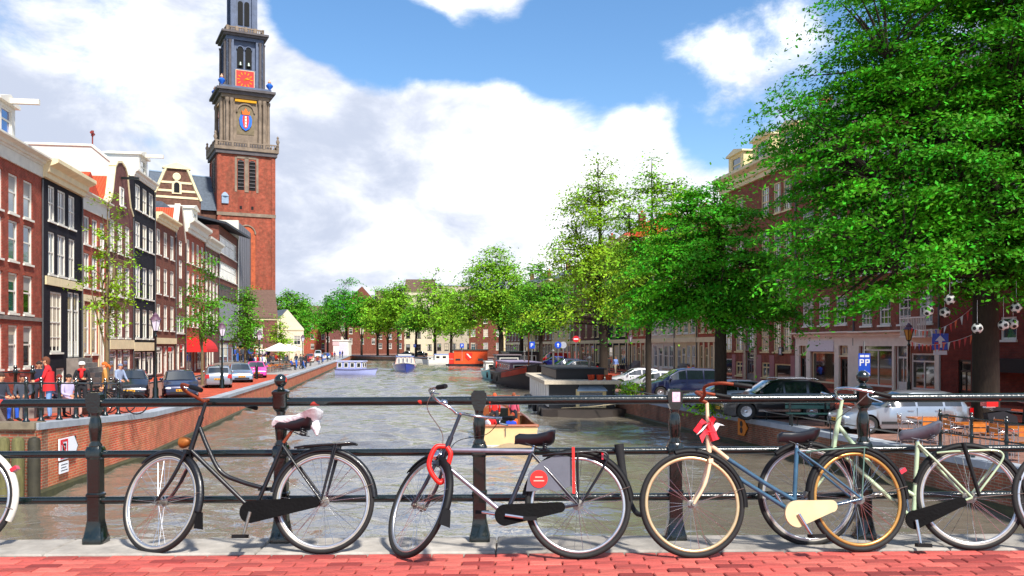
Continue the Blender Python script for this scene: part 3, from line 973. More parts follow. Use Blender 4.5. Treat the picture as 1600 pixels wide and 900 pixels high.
# silver and black bicycle, front wheel turned hard
P2 = Plane((652, 874), (903, 874), .20)
silverp = mat('bike_silver_paint', '#8f8c98', .3, metal=.6, var=.2, scale=18, coat=.4)
darkp = mat('bike_slate_paint', '#23252f', .3, var=.2, scale=16, coat=.5)
b2, _, k2 = bicycle('silver and black bicycle with its front wheel turned and a red lock', P2, R35, (648, 795), (903, 795), (790, 805), (832, 705), (836, 683), (705, 682), (689, 722),
    [('top_tube', [(701, 703), (832, 705)], silverp), ('down_tube', [(690, 722), (788, 803)], silverp)],
    dict(paint=darkp, rim=silver_rim, steer=-54, ffend=blackplast, rfend=blackplast, flap=True, rack=((848, 712), (938, 706)), rackm=blackp, rackr=.007, struts=[.6], loopend=True,
         case=(case_blk, .07, .034, .75), crank=172, stem=.16, brake=True, lamp=chrome, tail=False, seatm=darkp, bell=True,
         bars=[(-.05, .05, .04), (-.09, .15, .075), (-.03, .25, .085), (.09, .28, .06), (.20, .285, .035)]))
# red folded lock round the head tube and fork
H = k2['HB']
lk = MB().tube(catmull([H + Vector((.03, -.06, .10)), H + Vector((-.03, -.08, .09)), H + Vector((-.07, -.09, -.01)), H + Vector((-.05, -.09, -.08)), H + Vector((.0, -.08, -.14)), H + Vector((.03, -.07, -.12))], 5), .017, 10)
lk.tube(catmull([H + Vector((.045, -.06, .095)), H + Vector((.07, -.06, .05)), H + Vector((.055, -.06, -.02))], 5), .017, 10)
lo = tag(lk.build('bicycle_lock', red_lock, None, smooth=60), 'thick red cable lock wrapped round the silver bicycle head', 'lock'); lo.matrix_world = P2.matrix()
# skirt guard with a round red badge and a red strap
sg = [P2(*p) for p in [(822, 768), (826, 740), (845, 722), (870, 712), (893, 715), (893, 760), (870, 768), (850, 764), (835, 768)]]
g = MB().prism([(p.x, p.z) for p in sg], -.05, -.046).build('skirt_guard', mat('guard_grey', '#5c5e66', .3, var=.15), b2)
cx = P2(842, 749)
MB().lathe([(.058, -.055), (.058, -.0515)], 28, axis='y', c=(cx.x, 0, cx.z)).build('badge', red_lock, g)
for dz, wd in ((.012, .05), (-.012, .07)):
    MB().b2(cx.x - wd / 2, cx.x + wd / 2, -.0575, -.0558, cx.z + dz - .004, cx.z + dz + .004).build('badge_line', mat('badge_pale', '#e8a090', .5, var=0), g)
s0, s1 = P2(894, 700), P2(897, 772)
MB().box(((s0.x + s1.x) / 2, -.073, (s0.z + s1.z) / 2), (.018, .006, s0.z - s1.z)).build('strap', red_lock, b2)
rf = P2(938, 712); MB().box((rf.x + .012, 0, rf.z - .006), (.014, .075, .045)).build('reflector', reflector, b2)

# blue and cream bicycle
P3 = Plane((1083, 873), (1340, 863), .19)
bluep = mat('bike_blue_paint', '#2c5068', .35, var=.35, scale=10, coat=.4)
creamp = mat('bike_cream_paint', '#d3b794', .4, var=.2, scale=14, coat=.3)
b3, _, k3 = bicycle('blue and cream bicycle with red ribbon on its handlebar', P3, R35, (1083, 800), (1340, 780), (1240, 803), (1245, 700), (1245, 680), (1106, 666), (1108, 716),
    [('top_tube', [(1107, 694), (1122, 705), (1137, 717)], creamp), ('top_tube', [(1137, 717), (1200, 758), (1242, 782)], bluep), ('down_tube', [(1108, 718), (1146, 742)], creamp), ('down_tube', [(1146, 742), (1240, 801)], bluep)],
    dict(paint=bluep, headm=creamp, fork=creamp, rim=pale_gold, rrim=gold_rim, steer=-6, ffend=blackplast, ffang=(-5, 105), rfend=blackplast, rfang=(-2, 170),
         rack=((1262, 706), (1352, 700)), rackm=mat('rack_grey_green', '#5d7a6c', .4, metal=.3), rackr=.0055, struts=[.9], tail=True, tailang=28,
         case=(mat('cream_case', '#c9b48a', .45, var=.15), .088, .04, .52), crank=118, stem=.16, barm=rust, bell=False,
         bars=[(-.02, .04, .05), (-.04, .13, .09), (.03, .22, .10), (.13, .25, .085), (.21, .26, .07)]))
H3 = k3['HT']
rbn = MB()
rr = random.Random(5)
for i in range(7):
    a = H3 + Vector((rr.uniform(-.05, .05), -.035, rr.uniform(-.06, .06)))
    c = a + Vector((rr.uniform(-.09, .07), rr.uniform(-.04, .01), rr.uniform(-.10, .05)))
    n = Vector((rr.uniform(-1, 1), -.3, rr.uniform(-1, 1))).normalized() * .022
    m_ = (a + c) / 2 + Vector((0, -.02, .02))
    rbn.add([a - n, a + n, m_ - n * .7, m_ + n * .7, c - n * 1.2, c + n * 1.2], [(0, 2, 3, 1), (2, 4, 5, 3)], i % 3 // 2)
rbn.tube([H3 + Vector((0, -.02, .02)), H3 + Vector((.03, -.03, -.10))], .03, 8)
ro = tag(rbn.build('ribbon', [mat('ribbon_red', '#e02030', .6, var=.1), mat('ribbon_white', '#e6dfe0', .6, var=.1)]), 'red and white ribbon tied to the cream handlebar stem', 'ribbon'); ro.matrix_world = P3.matrix()

# pale green bicycle
P4 = Plane((1262, 853), (1515, 860), .17)
greenp = mat('bike_pale_green', '#a8bb98', .38, var=.2, scale=14, coat=.4)
b4, _, k4 = bicycle('pale green bicycle with curved rack and grey saddle', P4, R35, (1262, 785), (1515, 785), (1427, 812), (1434, 690), (1436, 673), (1313, 640), (1302, 700),
    [('top_tube', [(1309, 664), (1340, 702), (1380, 745), (1430, 775)], None), ('down_tube', [(1303, 698), (1425, 810)], None)],
    dict(paint=greenp, rim=silver_rim, sidewall=white_side, steer=8, ffend=blackplast, rfend=blackplast, rfang=(-8, 165), rack=((1462, 708), (1550, 704)), rackm=greenp, rackr=.0075, struts=[], loopend=True,
         case=(case_blk, .065, .034, .8), crank=96, stem=.07, tail=True, tailang=12, brake=True, sadm=mat('saddle_grey', '#50525c', .4, var=.2), sadtilt=-6,
         bars=[(-.05, .05, .03), (-.09, .15, .06), (-.03, .25, .06), (.09, .28, .035), (.20, .285, .01)]))
q0, q1 = P4(1499, 693), P4(1524, 776)
MB().tube([q0 + Vector((0, -.08, 0)), q1 + Vector((0, -.08, 0))], [.016, .013], 8).build('strap', blackplast, b4, smooth=60)

# the two bicycles cut by the picture edges
P0 = Plane((-300, 860), (-53, 860), .2)
bicycle('bicycle with pale grey rear mudguard cut off beside the first railing post', P0, R35, (-303, 781), (-53, 781), (-165, 800), (-118, 700), (-112, 672), (-240, 655), (-254, 705),
    [('top_tube', [(-242, 670), (-120, 715)], None), ('down_tube', [(-254, 705), (-167, 798)], None)],
    dict(paint=darkp, rim=silver_rim, ffend=blackplast, rfend=mat('mudguard_pale', '#c8c6bc', .35, var=.12), rfang=(-25, 165), rack=((-95, 705), (-15, 702)), rackm=blackp, struts=[.7], tail=True, tailang=33, crank=60))
P5 = Plane((1666, 864), (1925, 864), .2)
bicycle('bicycle of which only the black front tyre shows by the rail end', P5, R35, (1664, 784), (1925, 784), (1812, 803), (1855, 700), (1860, 672), (1735, 655), (1718, 705),
    [('top_tube', [(1733, 668), (1853, 712)], None), ('down_tube', [(1718, 705), (1810, 800)], None)],
    dict(paint=blackp, rim=silver_rim, ffend=blackplast, rfend=blackplast, rack=((1875, 702), (1960, 698)), rackm=blackp, struts=[.7], crank=60))

# black chain lock hanging from the rail to the blue bicycle's wheel
cl = MB()
pp = [(967, 694, 6.36), (972, 730, 6.33), (980, 768, 6.28), (988, 792, 6.2), (997, 803, 6.12), (1010, 804, 6.05)]
pts = catmull([at_depth(*p) for p in pp], 6)
cl.tube(pts, [.034 - .016 * min(1, i / 14) for i in range(len(pts))], 10)
tag(cl.build('chain_lock', mat('lock_sleeve', '#121316', .8, var=.3, scale=30, bump=.3), smooth=60), 'black sleeved chain lock hanging from the railing to a bicycle wheel', 'lock')
# ================================================================== BUILDINGS
def YL(px): return 18.2 / ((800 - px) / 1400 - .1484)
def YR(px): return 28.5 / ((px - 800) / 1400 + .1484)
ANG_L = radians(90) + math.atan2(.1484, .9889)
ANG_R = ANG_L - pi
white_w = mat('window_white', '#d8d4c8', .55, var=.08, scale=5)
cream_w = mat('window_cream', '#d8c592', .55, var=.08, scale=5)
stone_w = mat('stone_trim', '#b6a98c', .75, var=.2, scale=3, bump=.1)
fascia = mat('fascia_white', '#cfcabc', .6, var=.12, scale=2)
fascia_c = mat('fascia_cream', '#d9c9a0', .6, var=.12, scale=2)
grey_stone = mat('grey_stone', '#77706a', .8, var=.25, scale=2.5, bump=.15)
slate = mat('slate_roof', '#4c5560', .55, var=.3, scale=3, bump=.3, bscale=12)
lead = mat('lead_grey', '#7f93a8', .5, var=.15, scale=2)
dark_door = mat('door_dark', '#0e1512', .35, var=.2, scale=3)
shop_dark = glass_mat('shop_glass', '#0a0b0c')
GL = [glass_mat('glass_dark', '#0c1013'), glass_mat('glass_sky', '#1d4652'), glass_mat('glass_curtain', '#8f8f90', .15), glass_mat('glass_grey', '#30353a')]
def roof_tiles(name, c):
    if name in MC: return MC[name]
    m = mat(name, c, .7, var=.25, scale=4)
    nt = m.node_tree; N, L = nt.nodes, nt.links
    tc = N.new('ShaderNodeTexCoord'); wv = N.new('ShaderNodeTexWave'); wv.inputs['Scale'].default_value = 1.5; wv.bands_direction = 'Y'
    L.new(tc.outputs['Object'], wv.inputs['Vector'])
    w2 = N.new('ShaderNodeTexWave'); w2.inputs['Scale'].default_value = 1.0; w2.bands_direction = 'Z'; w2.wave_profile = 'SAW'
    L.new(tc.outputs['Object'], w2.inputs['Vector'])
    ad = N.new('ShaderNodeMath'); ad.operation = 'ADD'; L.new(wv.outputs[1], ad.inputs[0]); L.new(w2.outputs[1], ad.inputs[1])
    bp = N.new('ShaderNodeBump'); bp.inputs['Strength'].default_value = .8; bp.inputs['Distance'].default_value = .06
    L.new(ad.outputs[0], bp.inputs['Height']); L.new(bp.outputs[0], N['Principled BSDF'].inputs['Normal'])
    return m
orange = roof_tiles('roof_orange_tiles', '#c8431a')
browntile = roof_tiles('roof_brown_tiles', '#5a4034')

WM = {}
pipe_m = mat('drainpipe_grey', '#4a4a4c', .5, var=.2)
curtain_m = [mat('blind_cream', '#b9ae98', .9, var=.1), mat('curtain_pale', '#9a9690', .9, var=.2, scale=9, stretch=(6, 1, .3)), mat('blind_grey', '#7d8084', .9, var=.1)]
def window_meshes(w, h, style, fm):
    k = (round(w, 2), round(h, 2), style, fm.name)
    if k in WM: return WM[k]
    b = MB(); t = min(.09, w * .1); y0, y1 = .05, .14
    def bar(x0, x1, z0, z1, a=y0, c=y1): b.b2(x0, x1, a, c, z0, z1)
    bar(0, w, 0, t * 1.2); bar(0, w, h - t, h); bar(0, t, t * 1.2, h - t); bar(w - t, w, t * 1.2, h - t)
    a, c = y0 + .02, y1 - .01
    def vbar(f, z0, z1, q=.022): bar(w * f - q, w * f + q, z0, z1, a + .01, c)
    def hbar(f, x0=t, x1=w - t, q=.022): bar(x0, x1, h * f - q, h * f + q, a + .006, c)
    if style == 'sash':
        bar(t, w - t, h * .52 - .04, h * .52 + .04, a, c); vbar(.5, h * .52 + .04, h - t); vbar(.5, t, h * .52 - .04)
    elif style == 'sash6':
        bar(t, w - t, h * .5 - .04, h * .5 + .04, a, c)
        for f in (.33, .67): vbar(f, t, h - t)
        hbar(.25); hbar(.75)
    elif style == 'sash1':
        bar(t, w - t, h * .55 - .04, h * .55 + .04, a, c)
    elif style == 'cross':
        bar(t, w - t, h * .68 - .05, h * .68 + .05, a, c); bar(w / 2 - .05, w / 2 + .05, t, h - t, a, c)
    elif style == 'grid':
        for f in (.25, .5, .75): vbar(f, t, h - t)
        for f in (.2, .4, .6, .8): hbar(f)
    elif style == 'band':
        n = max(2, int(w / .9))
        for i in range(1, n): bar(w * i / n - .05, w * i / n + .05, t, h - t, a, c)
        hbar(.6)
    elif style == 'door':
        bar(t, w - t, h * .72 - .05, h * .72 + .05, a, c); bar(w / 2 - .03, w / 2 + .03, t, h * .72, a + .01, c)
        bar(t, w - t, t, h * .25, a + .02, c)
    elif style == 'shop':
        bar(t, w - t, h * .78 - .04, h * .78 + .04, a, c)
        if w > 2: bar(w / 2 - .04, w / 2 + .04, t, h * .78, a, c)
    if style not in ('door', 'shop', 'plain0'):
        b.b2(-.08, w + .08, -.09, .05, -.10, .0)
    pn = MB(); pn.b2(t * .5, w - t * .5, y1 - .03, y1 - .025, t * .5, h - t * .5)
    cs = MB()
    WM[k] = (b.mesh('window', fm), {})
    WM[k][1]['mb'] = pn
    return WM[k]
def add_window(root, x, z, w, h, style, fm, gl=None, name='window'):
    me, d = window_meshes(w, h, style, fm)
    o = ob(name, me, root, (x, 0, z))
    g = gl or random.choices(GL, [5, 3, 2.2, 3])[0]
    if g.name not in d: d[g.name] = d['mb'].mesh('pane', g)
    ob('pane', d[g.name], o)
    if style in ('sash', 'sash1', 'sash6', 'cross') and h > 1.2:
        k = int(x * 37 + z * 91 + w * 13) % 10
        if k < 4:
            f = (.22, .38, .55, .9)[k]; t = min(.09, w * .1)
            bk = 'bl%d' % k
            if bk not in d: d[bk] = MB().b2(t, w - t, .1085, .1095, h * (1 - f), h - t).mesh('blind', curtain_m[k % 3])
            ob('blind', d[bk], o)
        elif k < 7:
            t = min(.09, w * .1)
            if 'cu' not in d: d['cu'] = MB().b2(t, w * .30, .1085, .1095, t, h - t).b2(w * .70, w - t, .1085, .1095, t, h - t).mesh('curtain', curtain_m[1])
            ob('curtain', d['cu'], o)
    return o
def wall_mesh(w, h, d, holes, mt, z0=0, top=None):
    """front wall with real openings, plus sides, back and lid; top: optional gable outline [(x,z)...] above z=h"""
    xs = sorted(set([0, w] + [v for q in holes for v in (q[0], q[0] + q[2])]))
    zs = sorted(set([z0, h] + [v for q in holes for v in (q[1], q[1] + q[3])]))
    xs = [x for x in xs if 0 <= x <= w]; zs = [z for z in zs if z0 <= z <= h]
    b = MB()
    for i in range(len(xs) - 1):
        for j in range(len(zs) - 1):
            cx, cz = (xs[i] + xs[i + 1]) / 2, (zs[j] + zs[j + 1]) / 2
            if any(q[0] < cx < q[0] + q[2] and q[1] < cz < q[1] + q[3] for q in holes): continue
            b.add([(xs[i], 0, zs[j]), (xs[i + 1], 0, zs[j]), (xs[i + 1], 0, zs[j + 1]), (xs[i], 0, zs[j + 1])], [(0, 1, 2, 3)])
    r = .22
    for (x, z, ww, hh) in [q[:4] for q in holes]:
        x1, z1 = x + ww, z + hh
        b.add([(x, 0, z), (x1, 0, z), (x1, 0, z1), (x, 0, z1), (x, r, z), (x1, r, z), (x1, r, z1), (x, r, z1)],
              [(0, 4, 5, 1), (1, 5, 6, 2), (2, 6, 7, 3), (3, 7, 4, 0), (4, 7, 6, 5)])
    b.add([(0, 0, z0), (w, 0, z0), (w, d, z0), (0, d, z0), (0, 0, h), (w, 0, h), (w, d, h), (0, d, h)], [(0, 4, 7, 3), (1, 2, 6, 5), (2, 3, 7, 6), (4, 5, 6, 7)])
    if top: b.prism(top, .0, .35)
    return b
def profile_bar(x0, x1, z0, z1, out, n=4):
    """stepped cornice running along the facade"""
    b = MB()
    H = z1 - z0
    prof = [(0.0, z0), (-out * .25, z0), (-out * .3, z0 + H * .25), (-out * .45, z0 + H * .3), (-out * .5, z0 + H * .6), (-out * .85, z0 + H * .72), (-out, z0 + H * .8), (-out, z1), (.25, z1), (.25, z0)]
    k = len(prof)
    vs_ = [(x0, p[0], p[1]) for p in prof] + [(x1, p[0], p[1]) for p in prof]
    fs = [tuple(range(k)), tuple(reversed(range(k, 2 * k)))]
    for i in range(k):
        j = (i + 1) % k
        fs.append((j, i, k + i, k + j))
    return b.add(vs_, fs)
class House:
    def __init__(s, label, side, pa, pb, zg, zt, d, wm, name='canal_house', cat='house', group=None, l_off=0.0):
        s.Yf = YL if side == 'L' else YR
        s.side = side; s.pa = pa
        Y0 = s.Yf(pa); s.Y0 = Y0
        X0 = (fl(Y0) if side == 'L' else fr(Y0))
        s.w = s.x(pb) - .02
        s.root = thing(name, label, cat, (X0 + (l_off if side == 'L' else -l_off), Y0, 0), ANG_L if side == 'L' else ANG_R, group)
        s.zg, s.zt, s.d, s.wm = zg, zt, d, wm
        s.holes = []; s.wins = []
    def x(s, px):
        d = (s.Yf(px) - s.Y0) / .9889
        return d if s.side == 'L' else -d
    def z(s, px, py): return 1.4 + (541 - py) / 1400 * s.Yf(px)
    def win(s, xa, xb, z0, z1, style='sash', fm=None, gl=None, name='window'):
        x0, x1 = xa, xb
        s.holes.append((x0, z0, x1 - x0, z1 - z0)); s.wins.append((x0, z0, x1 - x0, z1 - z0, style, fm or white_w, gl, name))
    def row(s, cols, z0, z1, style='sash', fm=None, gl=None):
        for (a, b) in cols: s.win(a, b, z0, z1, style, fm, gl)
    def finish(s, top=None, lintel=None):
        s.wall = wall_mesh(s.w, s.zt, s.d, s.holes, s.wm, s.zg - .3, top).build('wall', s.wm, s.root)
        for q in s.wins: add_window(s.root, *q[:7], name=q[7])
        MB().tube([(s.w - .07, -.07, s.zg + .1), (s.w - .07, -.07, s.zt - .1)], .05, 6).build('drainpipe', pipe_m, s.root, smooth=60)
        if lintel:
            for q in s.wins:
                if q[7] == 'window' and q[4] not in ('shop', 'plain0'):
                    MB().b2(q[0] - .06, q[0] + q[2] + .06, -.012, .02, q[1] + q[3] + .005, q[1] + q[3] + .16).build('lintel', lintel, s.root)
        return s
    def cornice(s, z0, z1, out=.4, m=None, x0=-.02, x1=None):
        return profile_bar(x0, s.w if x1 is None else x1, z0, z1, out).build('cornice', m or fascia, s.root)
    def box(s, nm, x0, x1, y0, y1, z0, z1, m, parent=None):
        return MB().b2(x0, x1, y0, y1, z0, z1).build(nm, m, parent or s.root)
    def gable_roof(s, z0, z1, m, x0=0, x1=None, y0=.3, y1=None, along='y', over=.0):
        x1 = s.w if x1 is None else x1; y1 = s.d if y1 is None else y1
        b = MB()
        if along == 'y':
            xm = (x0 + x1) / 2
            b.prism([(x0 - over, z0), (x1 + over, z0), (xm, z1)], y0, y1)
        else:
            ym = (y0 + y1) / 2
            b.add([(x0, y0, z0), (x1, y0, z0), (x1, y1, z0), (x0, y1, z0), (x0, ym, z1), (x1, ym, z1)], [(0, 1, 5, 4), (2, 3, 4, 5), (1, 2, 5), (3, 0, 4), (3, 2, 1, 0)])
        return b.build('roof', m, s.root)
    def mansard(s, z0, z1, m, inset=1.6, y0=0.15):
        b = MB(); w, d = s.w, s.d
        b.add([(0, y0, z0), (w, y0, z0), (w, d, z0), (0, d, z0), (0.0, y0 + inset, z1), (w - .0, y0 + inset, z1), (w, d - inset, z1), (0, d - inset, z1)],
              [(0, 1, 5, 4), (1, 2, 6, 5), (2, 3, 7, 6), (3, 0, 4, 7), (4, 5, 6, 7)])
        return b.build('roof', m, s.root)
    def dormer(s, x0, x1, z0, z1, m=None, y0=.0, y1=2.6, roofm=None, gl=None, style='sash1', beam=False):
        m = m or white_w
        dm = ob('dormer', None, s.root, (x0, y0, 0))
        w = x1 - x0
        wall_mesh(w, z1 - .35, y1, [(w * .2, z0 + .2, w * .6, z1 - z0 - .75)], m, z0).build('dormer_wall', m, dm)
        me, d = window_meshes(w * .6, z1 - z0 - .75, style, m)
        o = ob('dormer_window', me, dm, (w * .2, 0, z0 + .2))
        pn = d['mb'].build('pane', gl or GL[1], dm, (w * .2, 0, z0 + .2))
        MB().prism([(-.18, z1 - .35), (w + .18, z1 - .35), (w + .18, z1 - .22), (w / 2, z1 + .12), (-.18, z1 - .22)], -.2, y1).build('dormer_roof', roofm or m, dm)
        if beam: MB().b2(w / 2 - .11, w / 2 + .11, -1.5, .4, z1 - .33, z1 - .08).build('hoist_beam', fascia, dm)
        return dm
    def chimney(s, x, y, z0, z1, m, w=.7):
        c = MB().b2(x - w / 2, x + w / 2, y - .4, y + .4, z0, z1)
        o = c.build('chimney', m, s.root)
        MB().b2(x - w / 2 - .06, x + w / 2 + .06, y - .46, y + .46, z1 + .002, z1 + .15).build('chimney_cap', grey_stone, o)
        for k in (-.18, .18): MB().lathe([(.11, z1 + .152), (.10, z1 + .5)], 10, c=(x + k, y, 0)).build('chimney_pot', orange, o)

def cols_px(h, pairs): return [(h.x(a), h.x(b)) for a, b in pairs]
def even(w, n, ww, m0=.5, m1=None):
    m1 = m0 if m1 is None else m1
    g = (w - m0 - m1 - n * ww) / max(1, n - 1)
    return [(m0 + i * (ww + g), m0 + i * (ww + g) + ww) for i in range(n)]

red1 = brick_mat('brick_red', '#9c3426', '#86301f', '#8a6a58', stain=.25)
purp = brick_mat('brick_purple_brown', '#74403a', '#653833', '#6d5650', stain=.25)
redor = brick_mat('brick_orange_red', '#a8422a', '#943a26', '#8a6a58', stain=.2)
brown = brick_mat('brick_brown', '#7a3b2c', '#6a3628', '#6c5548', stain=.3)
blackb = brick_mat('brick_black_paint', '#13121a', '#191722', '#0d0c12', stain=.15, stain_col='#2a2a38')
whitepl = mat('white_plaster', '#cfcbc0', .8, var=.12, scale=.8)

# ---- left row -----------------------------------------------------------------
h = House('red brick canal house with wide white fascia and crane dormer at the picture edge', 'L', -75, 66, -1.1, 10.5, 11, red1)
c3 = cols_px(h, [(-62, -50), (-38, -25), (-12, 3.5), (13.5, 28), (37, 51)])
for z0, z1 in ((8.0, 9.95), (5.65, 7.65), (3.05, 5.05), (.3, 2.45)):
    h.row(c3, z0, z1, 'sash1', gl=GL[1] if z0 > 5 else None)
h.finish()
for (a, b_) in c3:
    for z1 in (9.95, 7.65, 5.05):
        MB().prism([(a - .05, z1 + .01), (b_ + .05, z1 + .01), (b_ + .05, z1 + .1), ((a + b_) / 2, z1 + .2), (a - .05, z1 + .1)], -.012, .05).build('lintel', redor, h.root)
h.box('string_course', 0, h.w, -.07, .02, 2.72, 2.92, grey_stone)
h.box('fascia', 0, h.w, -.10, .02, 10.5, 11.1, fascia)
h.cornice(11.102, 11.55, .55)
h.mansard(11.5, 13.6, orange, 2.6)
h.dormer(h.x(-3), h.x(24), 11.6, 13.6, gl=glass_mat('glass_blue', '#12449a'), beam=True)
h.dormer(h.x(-48), h.x(-22), 11.6, 13.6, gl=MC['glass_blue'])

h = House('black painted canal house with cream cornice and white front steps', 'L', 66, 128, -1.15, 10.55, 11, blackb)
c3 = cols_px(h, [(75.5, 86), (90, 103), (107.5, 117.5)])
h.row(c3, 8.35, 10.3, 'sash'); h.row(c3, 5.4, 7.75, 'sash')
h.win(h.x(78.5), h.x(97), 1.05, 4.45, 'sash6')
h.win(h.x(106), h.x(115), .75, 4.6, 'door', name='door'); h.win(h.x(115.5), h.x(124.5), .75, 4.6, 'door', name='door')
h.win(h.x(88), h.x(101), -.85, .15, 'sash1', name='window')
h.finish()
h.box('band', .4, h.w + .0, -.09, .02, 4.78, 5.25, fascia_c)
h.cornice(10.55, 11.55, .85, fascia_c, -.1, h.w + .1)
h.mansard(11.5, 12.9, orange, 3.2)
for i in range(6): h.box('step', h.x(104), h.x(127), -.35 - .3 * i - .3, -.35 - .3 * i if i else 0, -1.3, .7 - .28 * i, grey_stone)

h = House('narrow orange brick canal house with cream ground floor beside the black house', 'L', 128, 169.5, -1.17, 9.85, 11, redor)
c3 = [(.35, 1.45), (1.95, 3.1), (3.6, 4.7)]
h.row(c3, 7.75, 9.5, 'sash'); h.row(c3, 5.05, 7.2, 'sash'); h.row(c3[:2], .9, 3.9, 'sash1'); h.win(c3[2][0], c3[2][1], -.2, 3.9, 'door', name='door')
h.finish()
h.box('fascia', 0, h.w, -.08, .02, 9.85, 10.55, fascia); h.cornice(10.552, 10.9, .4)
h.box('ground_floor_band', 0, h.w, -.06, .02, 4.2, 4.6, fascia_c)
for xx in (.05, 1.55, 3.2, 4.8): h.box('pilaster', xx, xx + .26, -.05, .02, -1.1, 4.2, fascia_c)
h.gable_roof(10.8, 12.6, orange)

h = House('purple brown canal house with curved neck gable and white edging', 'L', 169.5, 208, -1.2, 10.95, 12, purp)
c3 = [(.35, 1.5), (2.2, 3.4), (4.1, 5.25)]
h.row(c3, 7.9, 10.05, 'sash6'); h.row(c3, 4.9, 7.1, 'sash6'); h.row(c3, 2.0, 4.1, 'sash6')
h.win(.3, 1.9, -.9, 1.15, 'shop', gl=shop_dark); h.win(2.2, 3.3, -1.05, 1.15, 'door', name='door'); h.win(3.6, 5.4, -.9, 1.15, 'shop', gl=shop_dark)
w = h.w
nk = [(0, 10.95), (.25, 11.1), (.75, 11.5), (1.05, 12.2), (1.35, 13.1), (1.6, 13.75), (2.1, 14.15), (w / 2, 14.35), (w - 2.1, 14.15), (w - 1.6, 13.75), (w - 1.35, 13.1), (w - 1.05, 12.2), (w - .75, 11.5), (w - .25, 11.1), (w, 10.95)]
h.finish(top=nk)
e = MB()
for (a, b_) in zip(nk, nk[1:]):
    dx, dz = b_[0] - a[0], b_[1] - a[1]; L_ = sqrt(dx * dx + dz * dz); nx, nz_ = -dz / L_ * .16, dx / L_ * .16
    e.prism([a, b_, (b_[0] + nx, b_[1] + nz_), (a[0] + nx, a[1] + nz_)], -.07, .42)
e.build('gable_edging', fascia_c, h.root)
add_window(h.root, w / 2 - .45, 11.3, .9, 1.3, 'sash1', white_w, name='gable_window').location.y = -.12
h.box('hoist_beam', w / 2 - .08, w / 2 + .08, -1.2, .3, 13.2, 13.36, dark_door)
h.box('shop_fascia', 0, w, -.12, .02, 1.2, 1.85, fascia_c)
h.gable_roof(10.9, 13.4, orange, over=.0)

h = House('tall black brick canal house with bare white side wall and white crane dormer', 'L', 208, 242, -1.2, 14.0, 14, blackb)
c3 = cols_px(h, [(211.5, 219.5), (223, 230), (233, 240)])
for z0, z1 in ((11.7, 13.6), (8.85, 10.8), (5.1, 7.5), (2.0, 4.25)): h.row(c3, z0, z1, 'sash')
h.win(.4, 2.4, -.9, .95, 'shop', gl=shop_dark); h.win(2.7, 3.7, -1.05, .95, 'door', name='door'); h.win(4.0, h.w - .4, -.9, .95, 'shop', gl=shop_dark)
h.finish()
h.box('shop_fascia', 0, h.w, -.12, .02, 1.05, 1.7, fascia_c)
MB().prism([(-.04, 9), (-.004, 9), (-.004, 14.0), (-.04, 14.0)], .3, 14).build('side_wall', whitepl, h.root)
sw = MB(); sw.add([(-.045, .35, 14.0), (-.045, 14, 14.0), (-.045, 14, 16.1), (-.045, 2.9, 16.1)], [(3, 2, 1, 0)]); sw.add([(-.004, .35, 14.0), (-.004, 14, 14.0), (-.004, 14, 16.1), (-.004, 2.9, 16.1)], [(0, 1, 2, 3)])
sw.build('side_gable', whitepl, h.root)
h.mansard(14.0, 16.05, lead, 2.7, .35)
ed = MB().tube([(-.03, .3, 14.02), (-.03, 2.88, 16.15), (-.03, 14, 16.15)], .12, 6); ed.build('roof_edging', fascia, h.root)
h.cornice(14.0, 14.55, .35, fascia)
h.dormer(1.7, 4.2, 14.4, 16.3, roofm=fascia, beam=True)
vt = MB().tube([(.2, 2.9, 16.1), (.2, 2.9, 17.0)], .05, 8); vt.tube([(-.15, 2.9, 17.1), (.55, 2.9, 17.1)], .09, 8); vt.tube([(.2, 2.9, 16.9), (.2, 2.9, 17.3)], .1, 8)
vt.build('roof_vent', mat('rust_red_metal', '#7a2018', .6, var=.3), h.root, smooth=50)

h = House('red canal house with cream cornice between the tall black house and a gabled one', 'L', 242, 274.5, -1.22, 11.6, 12, brown)
c3 = even(h.w, 3, 1.35, .6)
for z0, z1 in ((9.0, 11.1), (5.75, 8.0), (2.75, 4.9)): h.row(c3, z0, z1, 'sash')
h.win(.5, 2.6, -.9, 1.4, 'shop', gl=shop_dark); h.win(3.1, 4.3, -1.05, 1.4, 'door', name='door'); h.win(4.7, 7, -.9, 1.4, 'shop', gl=shop_dark)
h.finish(); h.cornice(11.6, 12.35, .6, fascia_c); h.box('shop_fascia', 0, h.w, -.12, .02, 1.6, 2.1, fascia_c)
h.gable_roof(12.2, 14.6, orange, y0=.4, y1=8, along='x')

h = House('narrow brown gable-fronted warehouse with stacked loft doors', 'L', 274.5, 290, -1.25, 11.2, 12, brown)
w = h.w
for z0, z1 in ((11.3 - 1.6, 11.1), (7.6, 9.3), (4.9, 6.9)): h.win(w / 2 - .7, w / 2 + .7, z0, z1, 'door', name='loft_door')
h.win(.4, w - .4, 4.2 - 1.6, 4.2, 'cross'); h.win(.5, 1.6, -1.0, 1.6, 'door', name='door'); h.win(2.0, w - .4, -.6, 1.6, 'shop', gl=shop_dark)
h.finish(top=[(0, 11.2), (w, 11.2), (w / 2 + .35, 14.3), (w / 2 - .35, 14.3)])
e = MB()
for a, b_ in (((-.05, 11.1), (w / 2 - .38, 14.35)), ((w / 2 + .38, 14.35), (w + .05, 11.1))):
    dx, dz = b_[0] - a[0], b_[1] - a[1]; L_ = sqrt(dx * dx + dz * dz); nx, nz_ = -dz / L_ * .14, dx / L_ * .14
    e.prism([a, b_, (b_[0] + nx, b_[1] + nz_), (a[0] + nx, a[1] + nz_)], -.08, .4)
e.build('gable_edging', fascia, h.root)
h.gable_roof(11.15, 14.1, orange)

